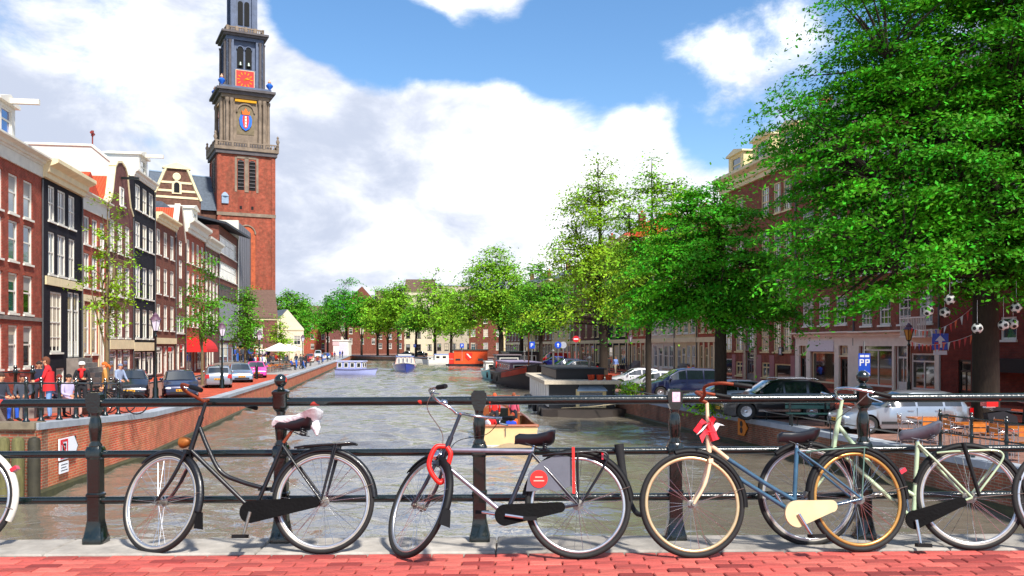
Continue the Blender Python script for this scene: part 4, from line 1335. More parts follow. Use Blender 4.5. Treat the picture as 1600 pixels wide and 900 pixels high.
h = House('red brick canal house with heavy white cornice above a red awning', 'L', 290, 320, -1.25, 12.2, 12, redor)
c3 = even(h.w, 4, 1.25, .6)
for z0, z1 in ((9.4, 11.6), (6.3, 8.6), (3.3, 5.5)): h.row(c3, z0, z1, 'sash')
h.win(.5, 3.4, -.9, 1.9, 'shop', gl=shop_dark); h.win(4.0, 5.2, -1.05, 1.9, 'door', name='door'); h.win(5.6, 8.6, -.9, 1.9, 'shop', gl=shop_dark)
h.finish(); h.cornice(12.2, 13.5, .8, fascia); h.mansard(13.45, 15, slate, 2.0)
h.dormer(3, 5.6, 13.4, 15.2, roofm=fascia)
aw = MB(); pr = []
for i in range(9):
    a = radians(90 * i / 8); pr.append((-(1.9 * sin(a)), 2.35 - 1.5 * (1 - cos(a))))
vs_, fs = [], []
for (y, z) in pr: vs_ += [(.2, y, z), (6.2, y, z)]
for i in range(8): fs.append((2 * i, 2 * i + 1, 2 * i + 3, 2 * i + 2))
aw.add(vs_, fs)
k = len(vs_); aw.add([(v[0], v[1] + .02, v[2] - .03) for v in vs_], [f[::-1] for f in fs])
for xx in (.2, 6.2): aw.add([(xx, p[0], p[1]) for p in pr] + [(xx, 0, .85)], [tuple(range(10))])
aw.build('awning', mat('awning_red', '#c01414', .7, var=.1), h.root)

h = House('dark red canal house with white cornice and close-set windows under tall roof', 'L', 320, 342, -1.25, 11.9, 12, purp)
c3 = even(h.w, 4, 1.25, .5)
for z0, z1 in ((9.3, 11.4), (6.2, 8.5), (3.2, 5.4)): h.row(c3, z0, z1, 'sash')
h.win(.5, 3.4, -.9, 1.9, 'shop', gl=shop_dark); h.win(4.0, 5.2, -1.05, 1.9, 'door', name='door')
h.finish(); h.cornice(11.9, 12.9, .7, fascia); h.mansard(12.85, 14.4, lead, 2.0)

metal_clad = mat('grey_cladding', '#7c8086', .5, var=.12, scale=1.5)
h = House('modern brick block with white window bands and grey clad lower storeys', 'L', 342, 371, -1.25, 15.2, 13, brown)
for z0, z1 in ((12.2, 14.2), (9.3, 11.2), (7.2, 8.6)): h.win(.5, h.w - .5, z0, z1, 'band', white_w if z0 > 8 else mat('frame_dark', '#30343a', .4))
h.win(.5, h.w * .5, -1.0, 1.8, 'shop', mat('frame_steel', '#8fa0b0', .4), gl=glass_mat('glass_steelblue', '#4a6a80')); h.win(h.w * .53, h.w - .4, -1.0, 1.8, 'shop', MC['frame_steel'], gl=MC['glass_steelblue'])
h.finish()
n = int(h.w / .42)
for i in range(n): h.box('cladding_panel', .05 + i * h.w / n, (i + 1) * h.w / n - .01, -.07 - .02 * (i % 2), .01, 2.1, 6.7, metal_clad)
rv = MB().add([(-.6, -.9, 15.25), (h.w + .8, -1.6, 15.25), (h.w + .8, 8, 18.2), (-.6, 8, 17.2)], [(0, 1, 2, 3), (3, 2, 1, 0)]); rv.v += [(p[0], p[1], p[2] + .25) for p in rv.v]; rv.f += [(4, 5, 6, 7), (0, 4, 7, 3), (1, 2, 6, 5), (0, 1, 5, 4)]; rv.m += [0] * 4
rv.build('roof', mat('roof_black', '#20232a', .6), h.root)

h = House('tall plain grey clad block between the modern block and the church tower', 'L', 371, 391, -1.25, 17.5, 10, mat('grey_panel', '#6b6a70', .6, var=.1, scale=.7))
h.win(1, h.w - 1, -1.0, 1.6, 'shop', gl=shop_dark)
h.finish()
h.box('edge_fin', -.02, .5, -.12, 6, 2, 17.6, fascia)
for i in range(5): h.box('panel_joint', .5 + i * 1.9, .53 + i * 1.9, -.02, .0, 2, 17.3, MC['roof_black'])

# ---- right row ----------------------------------------------------------------
rbrick = brick_mat('brick_right', '#8e4634', '#7c3e2e', '#7d6454', stain=.25)
rbrick2 = brick_mat('brick_right_dark', '#7c2f24', '#6a2a20', '#5f4238', stain=.25)
plinth = mat('pink_plinth', '#9a6a68', .8, var=.15, scale=1.2)
shop_white = mat('shop_front_white', '#dcd6c4', .55, var=.1, scale=2)
def shopfront(h, x0, x1, zt, units, m, frame):
    """projecting white timber front: pilasters, stall riser, cornice; units: (x0,x1,z0,z1,style)"""
    g = RZ + .1
    h.cornice(zt, zt + .42, .5, m, x0, x1)
    h.box('frieze', x0, x1, -.10, .01, zt - .45, zt, m)
    for (a, b_) in frame: h.box('pilaster', a, b_, -.12, .01, g, zt - .45, m)
h = House('brick corner house behind the big tree trunk with a dark door', 'R', 1470, 1760, RZ + .1, 14.5, 11, rbrick2)
h.win(h.x(1563), h.x(1588), h.z(1575, 531), h.z(1575, 495), 'sash1'); h.win(h.x(1640), h.x(1668), 1.4, 2.9, 'sash1')
h.win(h.x(1497), h.x(1517), RZ + .12, h.z(1505, 562), 'door', mat('frame_black', '#141414', .4), gl=GL[0], name='door')
for z0 in (4.6, 7.6, 10.6): h.row(even(h.w, 5, 1.15, .9), z0, z0 + 1.9, 'sash6')
h.finish()
h.box('blind_band', h.x(1555), h.w, -.9, .0, h.z(1575, 581), h.z(1575, 560), mat('awning_black', '#0c0c0d', .7))
h.cornice(14.5, 15.1, .5); h.mansard(15.1, 17.5, slate, 1.8)

h = House('brick house above a wide white shop front with a glazed cafe window', 'R', 1336, 1470, RZ + .1, 14.2, 11, rbrick)
zt = h.z(1400, 528)
h.win(h.x(1346), h.x(1396), -.9, h.z(1370, 531), 'shop', white_w, gl=shop_dark, name='shop_window')
h.win(h.x(1400), h.x(1419), RZ + .12, h.z(1410, 536), 'door', gl=GL[0], name='door'); h.win(h.x(1423), h.x(1462), -.9, h.z(1440, 552), 'shop', gl=shop_dark, name='shop_window')
for z0 in (2.6, 5.6, 8.6, 11.4): h.row(even(h.w, 4, 1.15, .7), z0, z0 + 1.75, 'sash6')
h.finish()
shopfront(h, 0, h.w, zt, None, shop_white, [(0, h.x(1345)), (h.x(1396.5), h.x(1399.5)), (h.x(1419.5), h.x(1422.5)), (h.x(1463), h.w)])
bal = MB(); bal.b2(h.x(1425), h.x(1466), -.75, 0, 1.85, 1.95)
bo = bal.build('balcony', white_w, h.root)
for i in range(16):
    xx = h.x(1426) + (h.x(1465) - h.x(1426)) * i / 15
    MB().b2(xx - .02, xx + .02, -.72, -.68, 1.952, 2.85).build('baluster', white_w, bo)
MB().b2(h.x(1425), h.x(1466), -.74, -.66, 2.852, 2.93).build('handrail', white_w, bo)
h.cornice(14.2, 14.8, .5); h.mansard(14.8, 17.2, slate, 1.8)

h = House('brick house above a cream shop front with a tall square display window', 'R', 1245, 1336, RZ + .1, 14.0, 11, rbrick)
zt = h.z(1290, 529)
h.win(h.x(1252), h.x(1261), RZ + .12, h.z(1256, 559), 'door', dark_door, gl=GL[0], name='door')
h.win(h.x(1268.5), h.x(1305.5), -.95, h.z(1287, 550), 'plain0', fascia_c, gl=shop_dark, name='shop_window')
h.win(h.x(1314), h.x(1326), RZ + .12, h.z(1320, 561), 'door', dark_door, gl=GL[0], name='door')
h.win(h.x(1252), h.x(1261), h.z(1256, 553), h.z(1256, 534), 'cross', fascia_c); h.win(h.x(1314), h.x(1326), h.z(1320, 555), h.z(1320, 535), 'cross', fascia_c)
cw = [(h.x(a), h.x(b_)) for a, b_ in ((1254, 1271), (1279, 1296), (1306, 1323))]
for z0 in (2.75, 5.7, 8.7, 11.5): h.row(cw, z0, z0 + 1.8, 'sash6')
h.finish()
shopfront(h, 0, h.w, zt, None, shop_white, [(0, h.x(1251)), (h.x(1262), h.x(1268)), (h.x(1306), h.x(1313)), (h.x(1327), h.w)])
h.box('sign_board', h.x(1265), h.x(1305), -.14, .0, h.z(1287, 549), h.z(1287, 532), mat('sign_blank_white', '#d4d6da', .5, var=.05))
h.cornice(14.0, 14.6, .5); h.mansard(14.6, 17.0, slate, 1.8)

h = House('brick house with cream dormers and pink plinth behind the round tree', 'R', 1128, 1245, RZ + .1, 13.9, 12, rbrick)
cw = [(h.x(a), h.x(b_)) for a, b_ in ((1131, 1143), (1149, 1161), (1189, 1201), (1208, 1219.5), (1223, 1236))]
for z0 in (1.15, 4.6, 7.9, 11.1): h.row(cw, z0 - .15, z0 + 2.05, 'sash6', cream_w, GL[2] if z0 < 2 else None)
h.win(h.x(1166), h.x(1179), RZ + .12, 1.0, 'door', grey_stone, gl=GL[0], name='door'); h.win(h.x(1166), h.x(1179), 1.15, 4.0, 'grid', grey_stone, GL[2])
h.win(h.x(1149.5), h.x(1160), -.9, .2, 'cross', cream_w); h.win(h.x(1190), h.x(1202), -.9, .2, 'cross', cream_w); h.win(h.x(1129.5), h.x(1144), -1.2, .4, 'plain0', gl=shop_dark, name='garage_door'); h.win(h.x(1210), h.x(1235), -1.2, .15, 'plain0', cream_w, gl=shop_dark, name='garage_door')
h.finish()
for a, b_ in ((0, h.x(1129.3)), (h.x(1144.3), h.x(1149.2)), (h.x(1160.3), h.x(1165.5)), (h.x(1179.5), h.x(1189.5)), (h.x(1202.5), h.x(1209.5)), (h.x(1235.5), h.w)):
    h.box('plinth', a, b_, -.035, .01, RZ, .75, plinth)
h.box('door_case', h.x(1163.5), h.x(1165.6), -.1, .01, RZ, 4.1, stone_w); h.box('door_case', h.x(1179.4), h.x(1182), -.1, .01, RZ, 4.1, stone_w)
sg_ = h.box('hanging_sign', h.x(1218), h.x(1224), -.12, -.02, .75, 1.35, mat('sign_black', '#22242c', .4)); h.box('letter', h.x(1219.6), h.x(1222.4), -.125, -.121, .85, 1.25, mat('sign_letter_pale', '#c8c8cc', .5), sg_)
h.cornice(13.9, 15.1, .9, fascia_c)
h.mansard(15.05, 18.6, slate, 3.0)
h.dormer(h.x(1133), h.x(1156), 15.1, 17.2, cream_w, roofm=fascia_c, y0=.3); h.dormer(h.x(1170), h.x(1197), 15.1, 17.4, cream_w, roofm=fascia_c, y0=.3); h.dormer(h.x(1212), h.x(1238), 15.1, 17.2, cream_w, roofm=fascia_c, y0=.3)
h.chimney(h.w * .45, 6, 18.3, 20.6, rbrick)

creamr = mat('cream_render', '#cdb98a', .8, var=.12, scale=.8)
pale = mat('pale_render', '#c9bfa6', .8, var=.12, scale=.8)
specs = [(1090, 1127.5, 12.2, redor, cream_w, orange, 15.3, 'orange-roofed brick house with red shutters next to the dormered house', 3),
         (1055, 1089.5, 12.8, creamr, white_w, slate, 15, 'cream rendered house with dark front steps behind the trees', 3),
         (1018, 1054.5, 11.8, pale, white_w, slate, 14, 'pale rendered narrow house behind the slim tree trunk', 3),
         (980, 1017.5, 12.4, redor, cream_w, slate, 14.5, 'pink brick corner house with cream pillars by the lamp post', 4),
         (930, 979.5, 13.5, blackb, cream_w, orange, 16.5, 'dark brick house behind the yellow-green tree with orange roof', 4),
         (893, 929.5, 12.5, purp, cream_w, orange, 15.5, 'brown brick house with orange roof left of the yellow-green tree', 4),
         (862, 892.5, 11.5, creamr, white_w, slate, 13.5, 'cream house with tall ground floor windows beyond the road signs', 4),
         (838, 861.5, 12.0, brown, white_w, slate, 14.5, 'brown house with white shop pillars behind the parked red van', 4),
         (812, 837.5, 12.0, creamr, white_w, slate, 14.5, 'far cream house with narrow bays beyond the barge', 5),
         (790, 811.5, 13.0, purp, white_w, slate, 15.5, 'far dark house with white porch columns beyond the barge', 5)]
for (pa, pb, zt, wm_, fm_, rm_, zr, lab, n) in specs:
    h = House(lab, 'R', pa, pb, RZ + .1, zt, 11, wm_)
    for z0 in (2.6, 5.7, 8.8):
        if z0 + 2.0 < zt: h.row(even(h.w, n, min(1.3, h.w / n * .6), .6), z0, z0 + 2.0, 'sash6' if pa > 950 else 'sash', fm_)
    ww = (h.w - .8) / (n + 1)
    for i in range(n + 1):
        x0 = .4 + i * ww
        if i == n // 2: h.win(x0 + ww * .15, x0 + ww * .85, RZ + .12, 1.3, 'door', fm_, GL[0], name='door')
        else: h.win(x0 + ww * .12, x0 + ww * .88, -.7, 1.5, 'sash', fm_)
    h.finish()
    if wm_ not in (creamr, pale):
        for i in range(n + 2):
            x0 = .4 + i * ww
            h.box('pilaster', max(0, x0 - .12), min(h.w, x0 + .12), -.08, .01, RZ + .1, 1.75, fascia_c)
    h.box('shop_fascia', 0, h.w, -.1, .01, 1.76, 2.2, fascia_c)
    h.cornice(zt, zt + .6, .5, fascia_c)
    h.gable_roof(zt + .55, zr + .6, rm_, y0=.4, y1=10, along='x')
    h.chimney(h.w * .3, 5, zr - .5, zr + 1.7, brown)
    if 'steps' in lab or 'pink' in lab:
        for i in range(4): h.box('step', h.w * .35, h.w * .6, -.25 * (i + 1), -.25 * i, RZ, -.2 - .22 * i, grey_stone)
h = House('dark brown canal house just beyond the picture edge next to the red one', 'L', -260, -75.5, -.95, 11.6, 11, purp)
for z0, z1 in ((8.8, 10.9), (5.8, 7.9), (2.8, 4.9), (-.2, 1.9)): h.row(even(h.w, 4, 1.2, .6), z0, z1, 'sash')
h.finish(); h.cornice(11.6, 12.4, .6); h.mansard(12.35, 14.2, slate, 2.2)
# ================================================================== CHURCH AND TOWER
TA = radians(26)
TC = Vector((xz(373.5, 138.5), 140.0, 0))
tw = thing('church_tower', 'tall brick and stone church tower with red clock face and blue urns', 'tower', (TC.x, TC.y, 0), TA)
tbrick = brick_mat('tower_brick', '#9a4430', '#85402f', '#80604f', bw=.3, bh=.1, stain=.85, stain_col='#5a3a2c')
tstone = mat('tower_sandstone', '#78695a', .85, var=.35, scale=.9, bump=.3, bscale=3)
tdark = mat('tower_dark_stone', '#4f4a4c', .8, var=.3, scale=1.2, bump=.2, bscale=4)
tblue = mat('tower_blue_lead', '#4a566e', .6, var=.3, scale=1.0)
gold = mat('gold_leaf', '#d89a20', .3, metal=.6, var=.15)
clockred = mat('clock_red', '#c01d10', .5, var=.1)
urnblue = mat('urn_blue', '#1560c8', .4, var=.1)
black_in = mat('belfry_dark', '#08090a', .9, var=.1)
def tz(py): return 1.4 + (541 - py) * 136 / 1400
hw = 4.2
def arch_pts(x, z, w, h, n=8):
    r = w / 2
    return [(x - r, z), (x + r, z), (x + r, z + h - r)] + [(x + r * cos(a), z + h - r + r * sin(a)) for a in np.linspace(0, pi, n)[1:-1]] + [(x - r, z + h - r)]
def faces4(fn):
    """run a builder on each of the four sides (front first)"""
    for k in range(4):
        fn(Matrix.Rotation(k * pi / 2, 4, 'Z'), k)
MB().b2(-hw, hw, -hw, hw, -1.3, tz(240)).build('brick_shaft', tbrick, tw)
# stone string courses and gallery
for (zz, o, hh, m_) in ((tz(338), .16, .5, tstone), (tz(462), .16, .4, tstone), (tz(518), .3, .5, tstone), (tz(242), .35, .6, tdark), (tz(236), .55, .35, tstone)):
    MB().b2(-hw - o, hw + o, -hw - o, hw + o, zz, zz + hh).build('string_course', m_, tw)
def brick_side(Mx, k):
    for x in (-.85, .85):
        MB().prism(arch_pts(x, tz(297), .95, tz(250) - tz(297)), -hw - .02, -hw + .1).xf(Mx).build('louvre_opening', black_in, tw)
        b = MB()
        for i in range(8):
            z = tz(296) + .4 + i * .55
            b.box((x, -hw - .05, z), (.9, .22, .07), rot=Matrix.Rotation(radians(35), 3, 'X'))
        b.xf(Mx).build('louvre', tdark, tw)
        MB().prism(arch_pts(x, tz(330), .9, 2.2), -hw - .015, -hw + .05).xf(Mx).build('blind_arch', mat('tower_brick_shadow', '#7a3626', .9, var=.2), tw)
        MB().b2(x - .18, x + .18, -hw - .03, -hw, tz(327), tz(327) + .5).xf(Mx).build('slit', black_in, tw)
    b = MB(); b.b2(-1.75, -1.42, -hw - .07, -hw, tz(300), tz(246)); b.b2(1.42, 1.75, -hw - .07, -hw, tz(300), tz(246)); b.b2(-.3, .3, -hw - .07, -hw, tz(300), tz(246)); b.b2(-1.42, 1.42, -hw - .07, -hw, tz(248), tz(244))
    b.xf(Mx).build('opening_surround', tstone, tw)
    MB().prism(arch_pts(0, tz(500), 2.6, tz(352) - tz(500)), -hw - .02, -hw + .1).xf(Mx).build('blind_arch', mat('tower_orange_brick', '#a4502f', .9, var=.35, scale=2), tw)
    e = arch_pts(0, tz(500), 2.6, tz(352) - tz(500), 12)[2:]
    MB().tube([(p[0], -hw - .05, p[1]) for p in e], .13, 6).xf(Mx).build('arch_moulding', tstone, tw)
    for sx in (-1, 1):
        MB().b2(sx * hw - (.5 if sx > 0 else -.0), sx * hw + (.0 if sx > 0 else .5), -hw - .12, -hw, -1.3, tz(244)).xf(Mx).build('corner_pilaster', tbrick, tw)
faces4(brick_side)
def balustrade(half, z0, z1, n, m_):
    for k in range(4):
        Mx = Matrix.Rotation(k * pi / 2, 4, 'Z')
        b = MB(); b.b2(-half - .1, half - .1, -half - .1, -half + .12, z1 - .18, z1); b.b2(-half - .1, half - .1, -half - .1, -half + .12, z0 + .001, z0 + .15)
        r = b.xf(Mx).build('balustrade', m_, tw)
        for i in range(n):
            x = -half + (i + .5) * 2 * half / n
            if i % (n // 4) == 0: MB().b2(x - .17, x + .17, -half - .14, -half + .16, z0 + .15, z1 + .08).xf(Mx).build('pier', m_, r)
            else: MB().lathe([(.05, z0 + .15), (.1, z0 + .4), (.05, z0 + .75), (.07, z1 - .18)], 6, c=(x, -half, 0)).xf(Mx).build('baluster', tstone, r)
balustrade(hw + .45, tz(232.5), tz(223), 24, tstone)
for sx, sy in ((-1, -1), (1, -1), (1, 1), (-1, 1)):
    MB().lathe([(.12, tz(223)), (.3, tz(223) + .5), (.12, tz(223) + .9), (.2, tz(223) + 1.15), (.02, tz(223) + 1.4)], 10, c=(sx * (hw + .4), sy * (hw + .4), 0)).build('urn', tstone, tw, smooth=50)
# second stage
h2 = 3.2
MB().b2(-h2, h2, -h2, h2, tz(233), tz(150)).build('stone_stage', tstone, tw)
def stage2(Mx, k):
    for x in (-2.75, -2.1, 2.1, 2.75):
        MB().lathe([(.34, tz(226)), (.34, tz(222)), (.27, tz(220)), (.24, tz(160)), (.34, tz(157)), (.34, tz(153))], 10, c=(x, -h2 - .3, 0)).xf(Mx).build('column', tstone, tw, smooth=50)
    MB().prism(arch_pts(0, tz(208), 2.6, tz(160) - tz(208)), -h2 - .05, -h2 + .1).xf(Mx).build('niche', mat('tower_niche', '#6e624c', .9, var=.3, scale=1.5), tw)
    e = arch_pts(0, tz(208), 2.6, tz(160) - tz(208), 12)
    MB().tube([(p[0], -h2 - .12, p[1]) for p in e[2:]], .14, 6).xf(Mx).build('arch_moulding', tstone, tw)
    MB().b2(-3.1, 3.1, -h2 - .7, -h2, tz(229), tz(224)).xf(Mx).build('plinth', tdark, tw)
    MB().b2(-1.6, 1.6, -h2 - .34, -h2, tz(157.5), tz(154)).xf(Mx).build('inscription', gold, tw)
    # shield and crown
    zc = tz(187)
    c = MB(); c.prism([(-.75, zc + .9), (-.95, zc + .3), (-.85, zc - .6), (-.5, zc - 1.15), (0, zc - 1.45), (.5, zc - 1.15), (.85, zc - .6), (.95, zc + .3), (.75, zc + .9)], -h2 - .22, -h2 - .05)
    cr = c.xf(Mx).build('coat_of_arms', urnblue, tw)
    MB().prism([(-.42, zc + .8), (-.48, zc), (-.3, zc - .9), (0, zc - 1.15), (.3, zc - .9), (.48, zc), (.42, zc + .8)], -h2 - .27, -h2 - .221).xf(Mx).build('shield', clockred, cr)
    MB().b2(-.13, .13, -h2 - .29, -h2 - .271, zc - .9, zc + .75).xf(Mx).build('shield_pale', white_w, cr)
    for i in range(3):
        b = MB(); zz = zc + .45 - i * .5
        for s_ in (-1, 1): b.box((0, -h2 - .296, zz), (.05, .006, .30), rot=Matrix.Rotation(s_ * pi / 4, 3, 'Y'))
        b.xf(Mx).build('saltire', dark_door, cr)
    MB().prism([(-.5, zc + .95), (.5, zc + .95), (.62, zc + 1.6), (.35, zc + 1.35), (0, zc + 2.0), (-.35, zc + 1.35), (-.62, zc + 1.6)], -h2 - .3, -h2 - .05).xf(Mx).build('crown', mat('crown_orange', '#d0641c', .4, metal=.3), cr)
faces4(stage2)
for zz, o, hh, m_ in ((tz(152), .35, .6, tstone), (tz(147), .75, .5, tdark), (tz(142), 1.15, .35, tdark), (tz(139), .6, .5, tblue)):
    MB().b2(-h2 - o, h2 + o, -h2 - o, h2 + o, zz, zz + hh).build('cornice', m_, tw)
for sx, sy in ((-1, -1), (1, -1), (1, 1), (-1, 1)):
    u = MB().lathe([(.3, tz(134.6)), (.15, tz(134)), (.16, tz(133)), (.5, tz(129)), (.55, tz(127)), (.25, tz(124))], 12, c=(sx * (h2 + .35), sy * (h2 + .35), 0)).build('urn', urnblue, tw, smooth=50)
    MB().lathe([(.18, tz(124)), (.28, tz(122)), (.1, tz(119)), (.02, tz(117))], 10, c=(sx * (h2 + .35), sy * (h2 + .35), 0)).build('flame', mat('urn_flame', '#c89878', .5), u, smooth=50)
# third stage with the clock
h3 = 2.65
MB().b2(-h3 + .5, h3 - .5, -h3 + .5, h3 - .5, tz(139), tz(50)).build('clock_stage', tblue, tw)
def stage3(Mx, k):
    for s_ in (-1, 1):
        MB().b2(s_ * 2.2 - .55, s_ * 2.2 + .55, -h3 - .1, -h3 + .55, tz(135), tz(56)).xf(Mx).build('corner_pier', tblue, tw)
        MB().lathe([(.26, tz(134)), (.22, tz(130)), (.2, tz(64)), (.3, tz(60))], 10, c=(s_ * 2.25, -h3 - .25, 0)).xf(Mx).build('column', tdark, tw, smooth=50)
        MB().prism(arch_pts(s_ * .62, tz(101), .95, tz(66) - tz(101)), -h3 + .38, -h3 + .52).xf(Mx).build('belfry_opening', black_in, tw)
        e = arch_pts(s_ * .62, tz(101), 1.0, tz(66) - tz(101), 10)
        MB().tube([(p[0], -h3 + .35, p[1]) for p in e[2:]], .1, 6).xf(Mx).build('arch_moulding', tblue, tw)
        MB().lathe([(.30, 0), (.28, .08), (.2, .3), (.17, .5), (.05, .6)], 12, c=(s_ * .62, -h3 + .3, tz(97))).xf(Mx).build('bell', mat('bell_bronze', '#7d8a80', .4, metal=.6), tw, smooth=50)
    MB().b2(-1.65, 1.65, -h3 + .1, -h3 + .5, tz(135), tz(103)).xf(Mx).build('clock_base', tblue, tw)
    zc = tz(120)
    f = MB(); f.b2(-1.32, 1.32, -h3 - .16, -h3 + .1, zc - 1.32, zc + 1.32)
    fo = f.xf(Mx).build('clock_face', clockred, tw)
    b = MB()
    for (a, c, d, e) in ((-1.4, 1.4, 1.32, 1.42), (-1.4, 1.4, -1.42, -1.32)): b.b2(a, c, -h3 - .2, -h3 - .05, zc + d, zc + e)
    for s_ in (-1, 1): b.b2(min(s_ * 1.32, s_ * 1.42), max(s_ * 1.32, s_ * 1.42), -h3 - .2, -h3 - .05, zc - 1.32, zc + 1.32)
    b.xf(Mx).build('clock_frame', mat('clock_frame_pale', '#c8a888', .6), fo)
    for i in range(12):
        a = i * pi / 6
        MB().box((0, 0, .98), (.13, .03, .38)).xf(Mx @ Matrix.Translation((0, -h3 - .175, zc)) @ Matrix.Rotation(a, 4, 'Y')).build('hour_mark', gold, fo)
    for ln, wd, a in ((.62, .16, radians(55)), (.95, .12, radians(78))):
        MB().prism([(-wd / 2, -.18), (wd / 2, -.18), (wd * .6, ln * .6), (0, ln), (-wd * .6, ln * .6)], -.02, .0).xf(Mx @ Matrix.Translation((0, -h3 - .2, zc)) @ Matrix.Rotation(a, 4, 'Y')).build('clock_hand', gold, fo)
faces4(stage3)
for zz, o, hh, m_ in ((tz(58), .15, .5, tblue), (tz(53), .55, .35, tdark), (tz(49.5), .85, .3, tdark)):
    MB().b2(-h3 - o, h3 + o, -h3 - o, h3 + o, zz, zz + hh).build('cornice', m_, tw)
balustrade(h3 + .1, tz(46.4), tz(38), 20, tstone)
# fourth stage, cut by the picture's upper edge, and the crown above it
h4 = 1.95
MB().b2(-h4 + .5, h4 - .5, -h4 + .5, h4 - .5, tz(46), tz(-40)).build('lantern_stage', tblue, tw)
def stage4(Mx, k):
    for s_ in (-1, 1):
        MB().b2(s_ * 1.6 - .4, s_ * 1.6 + .4, -h4, -h4 + .5, tz(42), tz(-34)).xf(Mx).build('corner_pier', tblue, tw)
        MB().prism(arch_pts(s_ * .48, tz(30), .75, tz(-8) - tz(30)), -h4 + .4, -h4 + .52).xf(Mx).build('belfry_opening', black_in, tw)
faces4(stage4)
MB().b2(-h4 - .3, h4 + .3, -h4 - .3, h4 + .3, tz(-36), tz(-42)).build('cornice', tdark, tw)
MB().lathe([(2.2, tz(-42)), (2.3, tz(-60)), (1.4, tz(-85)), (.8, tz(-95)), (1.2, tz(-110)), (.2, tz(-130)), (.08, tz(-165))], 16).build('imperial_crown', urnblue, tw, smooth=50)

# nave with ornate gable, roof falling towards the tower
cr_ = TA
ch = thing('church_nave', 'grey slate church roof with ornate cream trimmed gable behind the houses', 'church', (xz(276, 128), 128.0, 0), cr_)
cz = lambda py: 1.4 + (541 - py) * 128 / 1400
w2 = 3.3
nave = brick_mat('nave_brick', '#6c4638', '#5e3e32', '#66564c', bw=.3, bh=.1, stain=.3)
MB().b2(-w2, w2, 0, 12, -1.3, cz(312)).build('wall', nave, ch)
gp = [(-w2, cz(312)), (w2, cz(312)), (1.5, cz(268)), (1.5, cz(263)), (-1.5, cz(263)), (-1.5, cz(268))]
MB().prism(gp, 0, .6).build('gable', nave, ch)
MB().prism([(-1.9, cz(264)), (1.9, cz(264)), (1.9, cz(262)), (0, cz(254)), (-1.9, cz(262))], -.3, .7).build('gable_pediment', fascia_c, ch)
e = MB()
for s_ in (-1, 1): e.tube([(s_ * w2, -.05, cz(312)), (s_ * 2.6, -.05, cz(295)), (s_ * 1.7, -.05, cz(270)), (s_ * 1.4, -.05, cz(263))], .22, 6)
e.build('gable_edging', fascia_c, ch)
for zz in (cz(310), cz(300), cz(287)): MB().b2(-w2 + (zz - cz(312)) * .55, w2 - (zz - cz(312)) * .55, -.08, .0, zz, zz + .3).build('stone_band', fascia_c, ch)
MB().prism(arch_pts(0, cz(303), 1.3, cz(282) - cz(303)), -.14, 0).build('window_surround', fascia_c, ch)
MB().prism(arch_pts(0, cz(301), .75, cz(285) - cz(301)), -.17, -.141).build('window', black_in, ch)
MB().lathe([(.55, -.13), (.4, -.16), (.38, -.02)], 16, axis='y', c=(0, 0, cz(276))).build('round_window', fascia_c, ch)
MB().prism([(-w2 + .2, cz(312)), (w2 - .2, cz(312)), (0, cz(266))], .6, 12).build('gable_roof', slate, ch)
# long roof
rt_ = thing('church_roof', 'long blue grey slate church roof sloping down to the tower', 'roof', (xz(300, 132), 137.0, 0), cr_)
rz_ = lambda py: 1.4 + (541 - py) * 135 / 1400
b = MB()
x0, x1 = -7.5, 5.6
pts = [(x0, -3.5, rz_(330)), (x1, -3.5, rz_(330)), (x1, 12, rz_(330)), (x0, 12, rz_(330)), (x0, 4, rz_(262)), (2.2, 4, rz_(266))]
b.add(pts, [(0, 1, 5, 4), (1, 2, 5), (2, 3, 4, 5), (3, 0, 4)])
b.build('roof_slope', slate, rt_)
MB().tube([(x0, 4, rz_(262) + .05), (2.2, 4, rz_(266) + .05), (x1, -3.5, rz_(330) + .05)], .14, 6).build('ridge', lead, rt_)
MB().b2(x0 + .3, x1 - .3, -3, 11.5, -1.3, rz_(330) - .02).build('wall', nave, rt_)
tr = MB(); tr.b2(-.5, .5, -.5, .5, 0, 1.1); tt = tr.build('turret', lead, rt_, (2.6, -3.4, rz_(318))); MB().lathe([(.75, 1.1), (.02, 2.1)], 8).build('turret_cap', lead, tt)

# low church annex by the water and small gabled houses beyond
def simple_house(label, x, y, w, d, zt, zr, rot, wm, rm, rows, n, fm, along='x', name='house', zg=-1.25, style='sash', gl=None):
    r = thing(name, label, 'house', (x, y, 0), rot)
    holes = []; hs = []
    for (z0, z1) in rows:
        for (a, c) in even(w, n, min(1.2, w / n * .55), .5):
            holes.append((a, z0, c - a, z1 - z0))
    top = [(0, zt), (w, zt), (w / 2, zr)] if along == 'y' else None
    wall_mesh(w, zt, d, holes, wm, zg - .3, top).build('wall', wm, r)
    for q in holes: add_window(r, *q, style, fm, gl)
    if along == 'y':
        MB().prism([(-.2, zt), (w + .2, zt), (w / 2, zr + .1)], .35, d).build('roof', rm, r)
    else:
        ym = d / 2
        MB().add([(-.1, -.3, zt), (w + .1, -.3, zt), (w + .1, d + .3, zt), (-.1, d + .3, zt), (-.1, ym, zr), (w + .1, ym, zr)], [(0, 1, 5, 4), (2, 3, 4, 5), (1, 2, 5), (3, 0, 4), (3, 2, 1, 0)]).build('roof', rm, r)
    MB().b2(-.05, w + .05, -.12, .0, zt - .3, zt - .02).build('cornice', fascia_c, r)
    return r
simple_house('low brick church annex with brown roof and cream gable edge at the tower foot', xz(393, 120), 119, 3.6, 9, 5.2, 9.2, radians(20), purp, browntile, [(2.6, 4.2), (.1, 1.7)], 1, white_w, 'x', style='cross')
simple_house('small cream gabled house beyond the annex among young trees', xz(424, 150), 150, 5.5, 8, 4.4, 7.6, radians(30), pale, slate, [(1.6, 3.2), (-.8, .8)], 2, white_w, 'y')
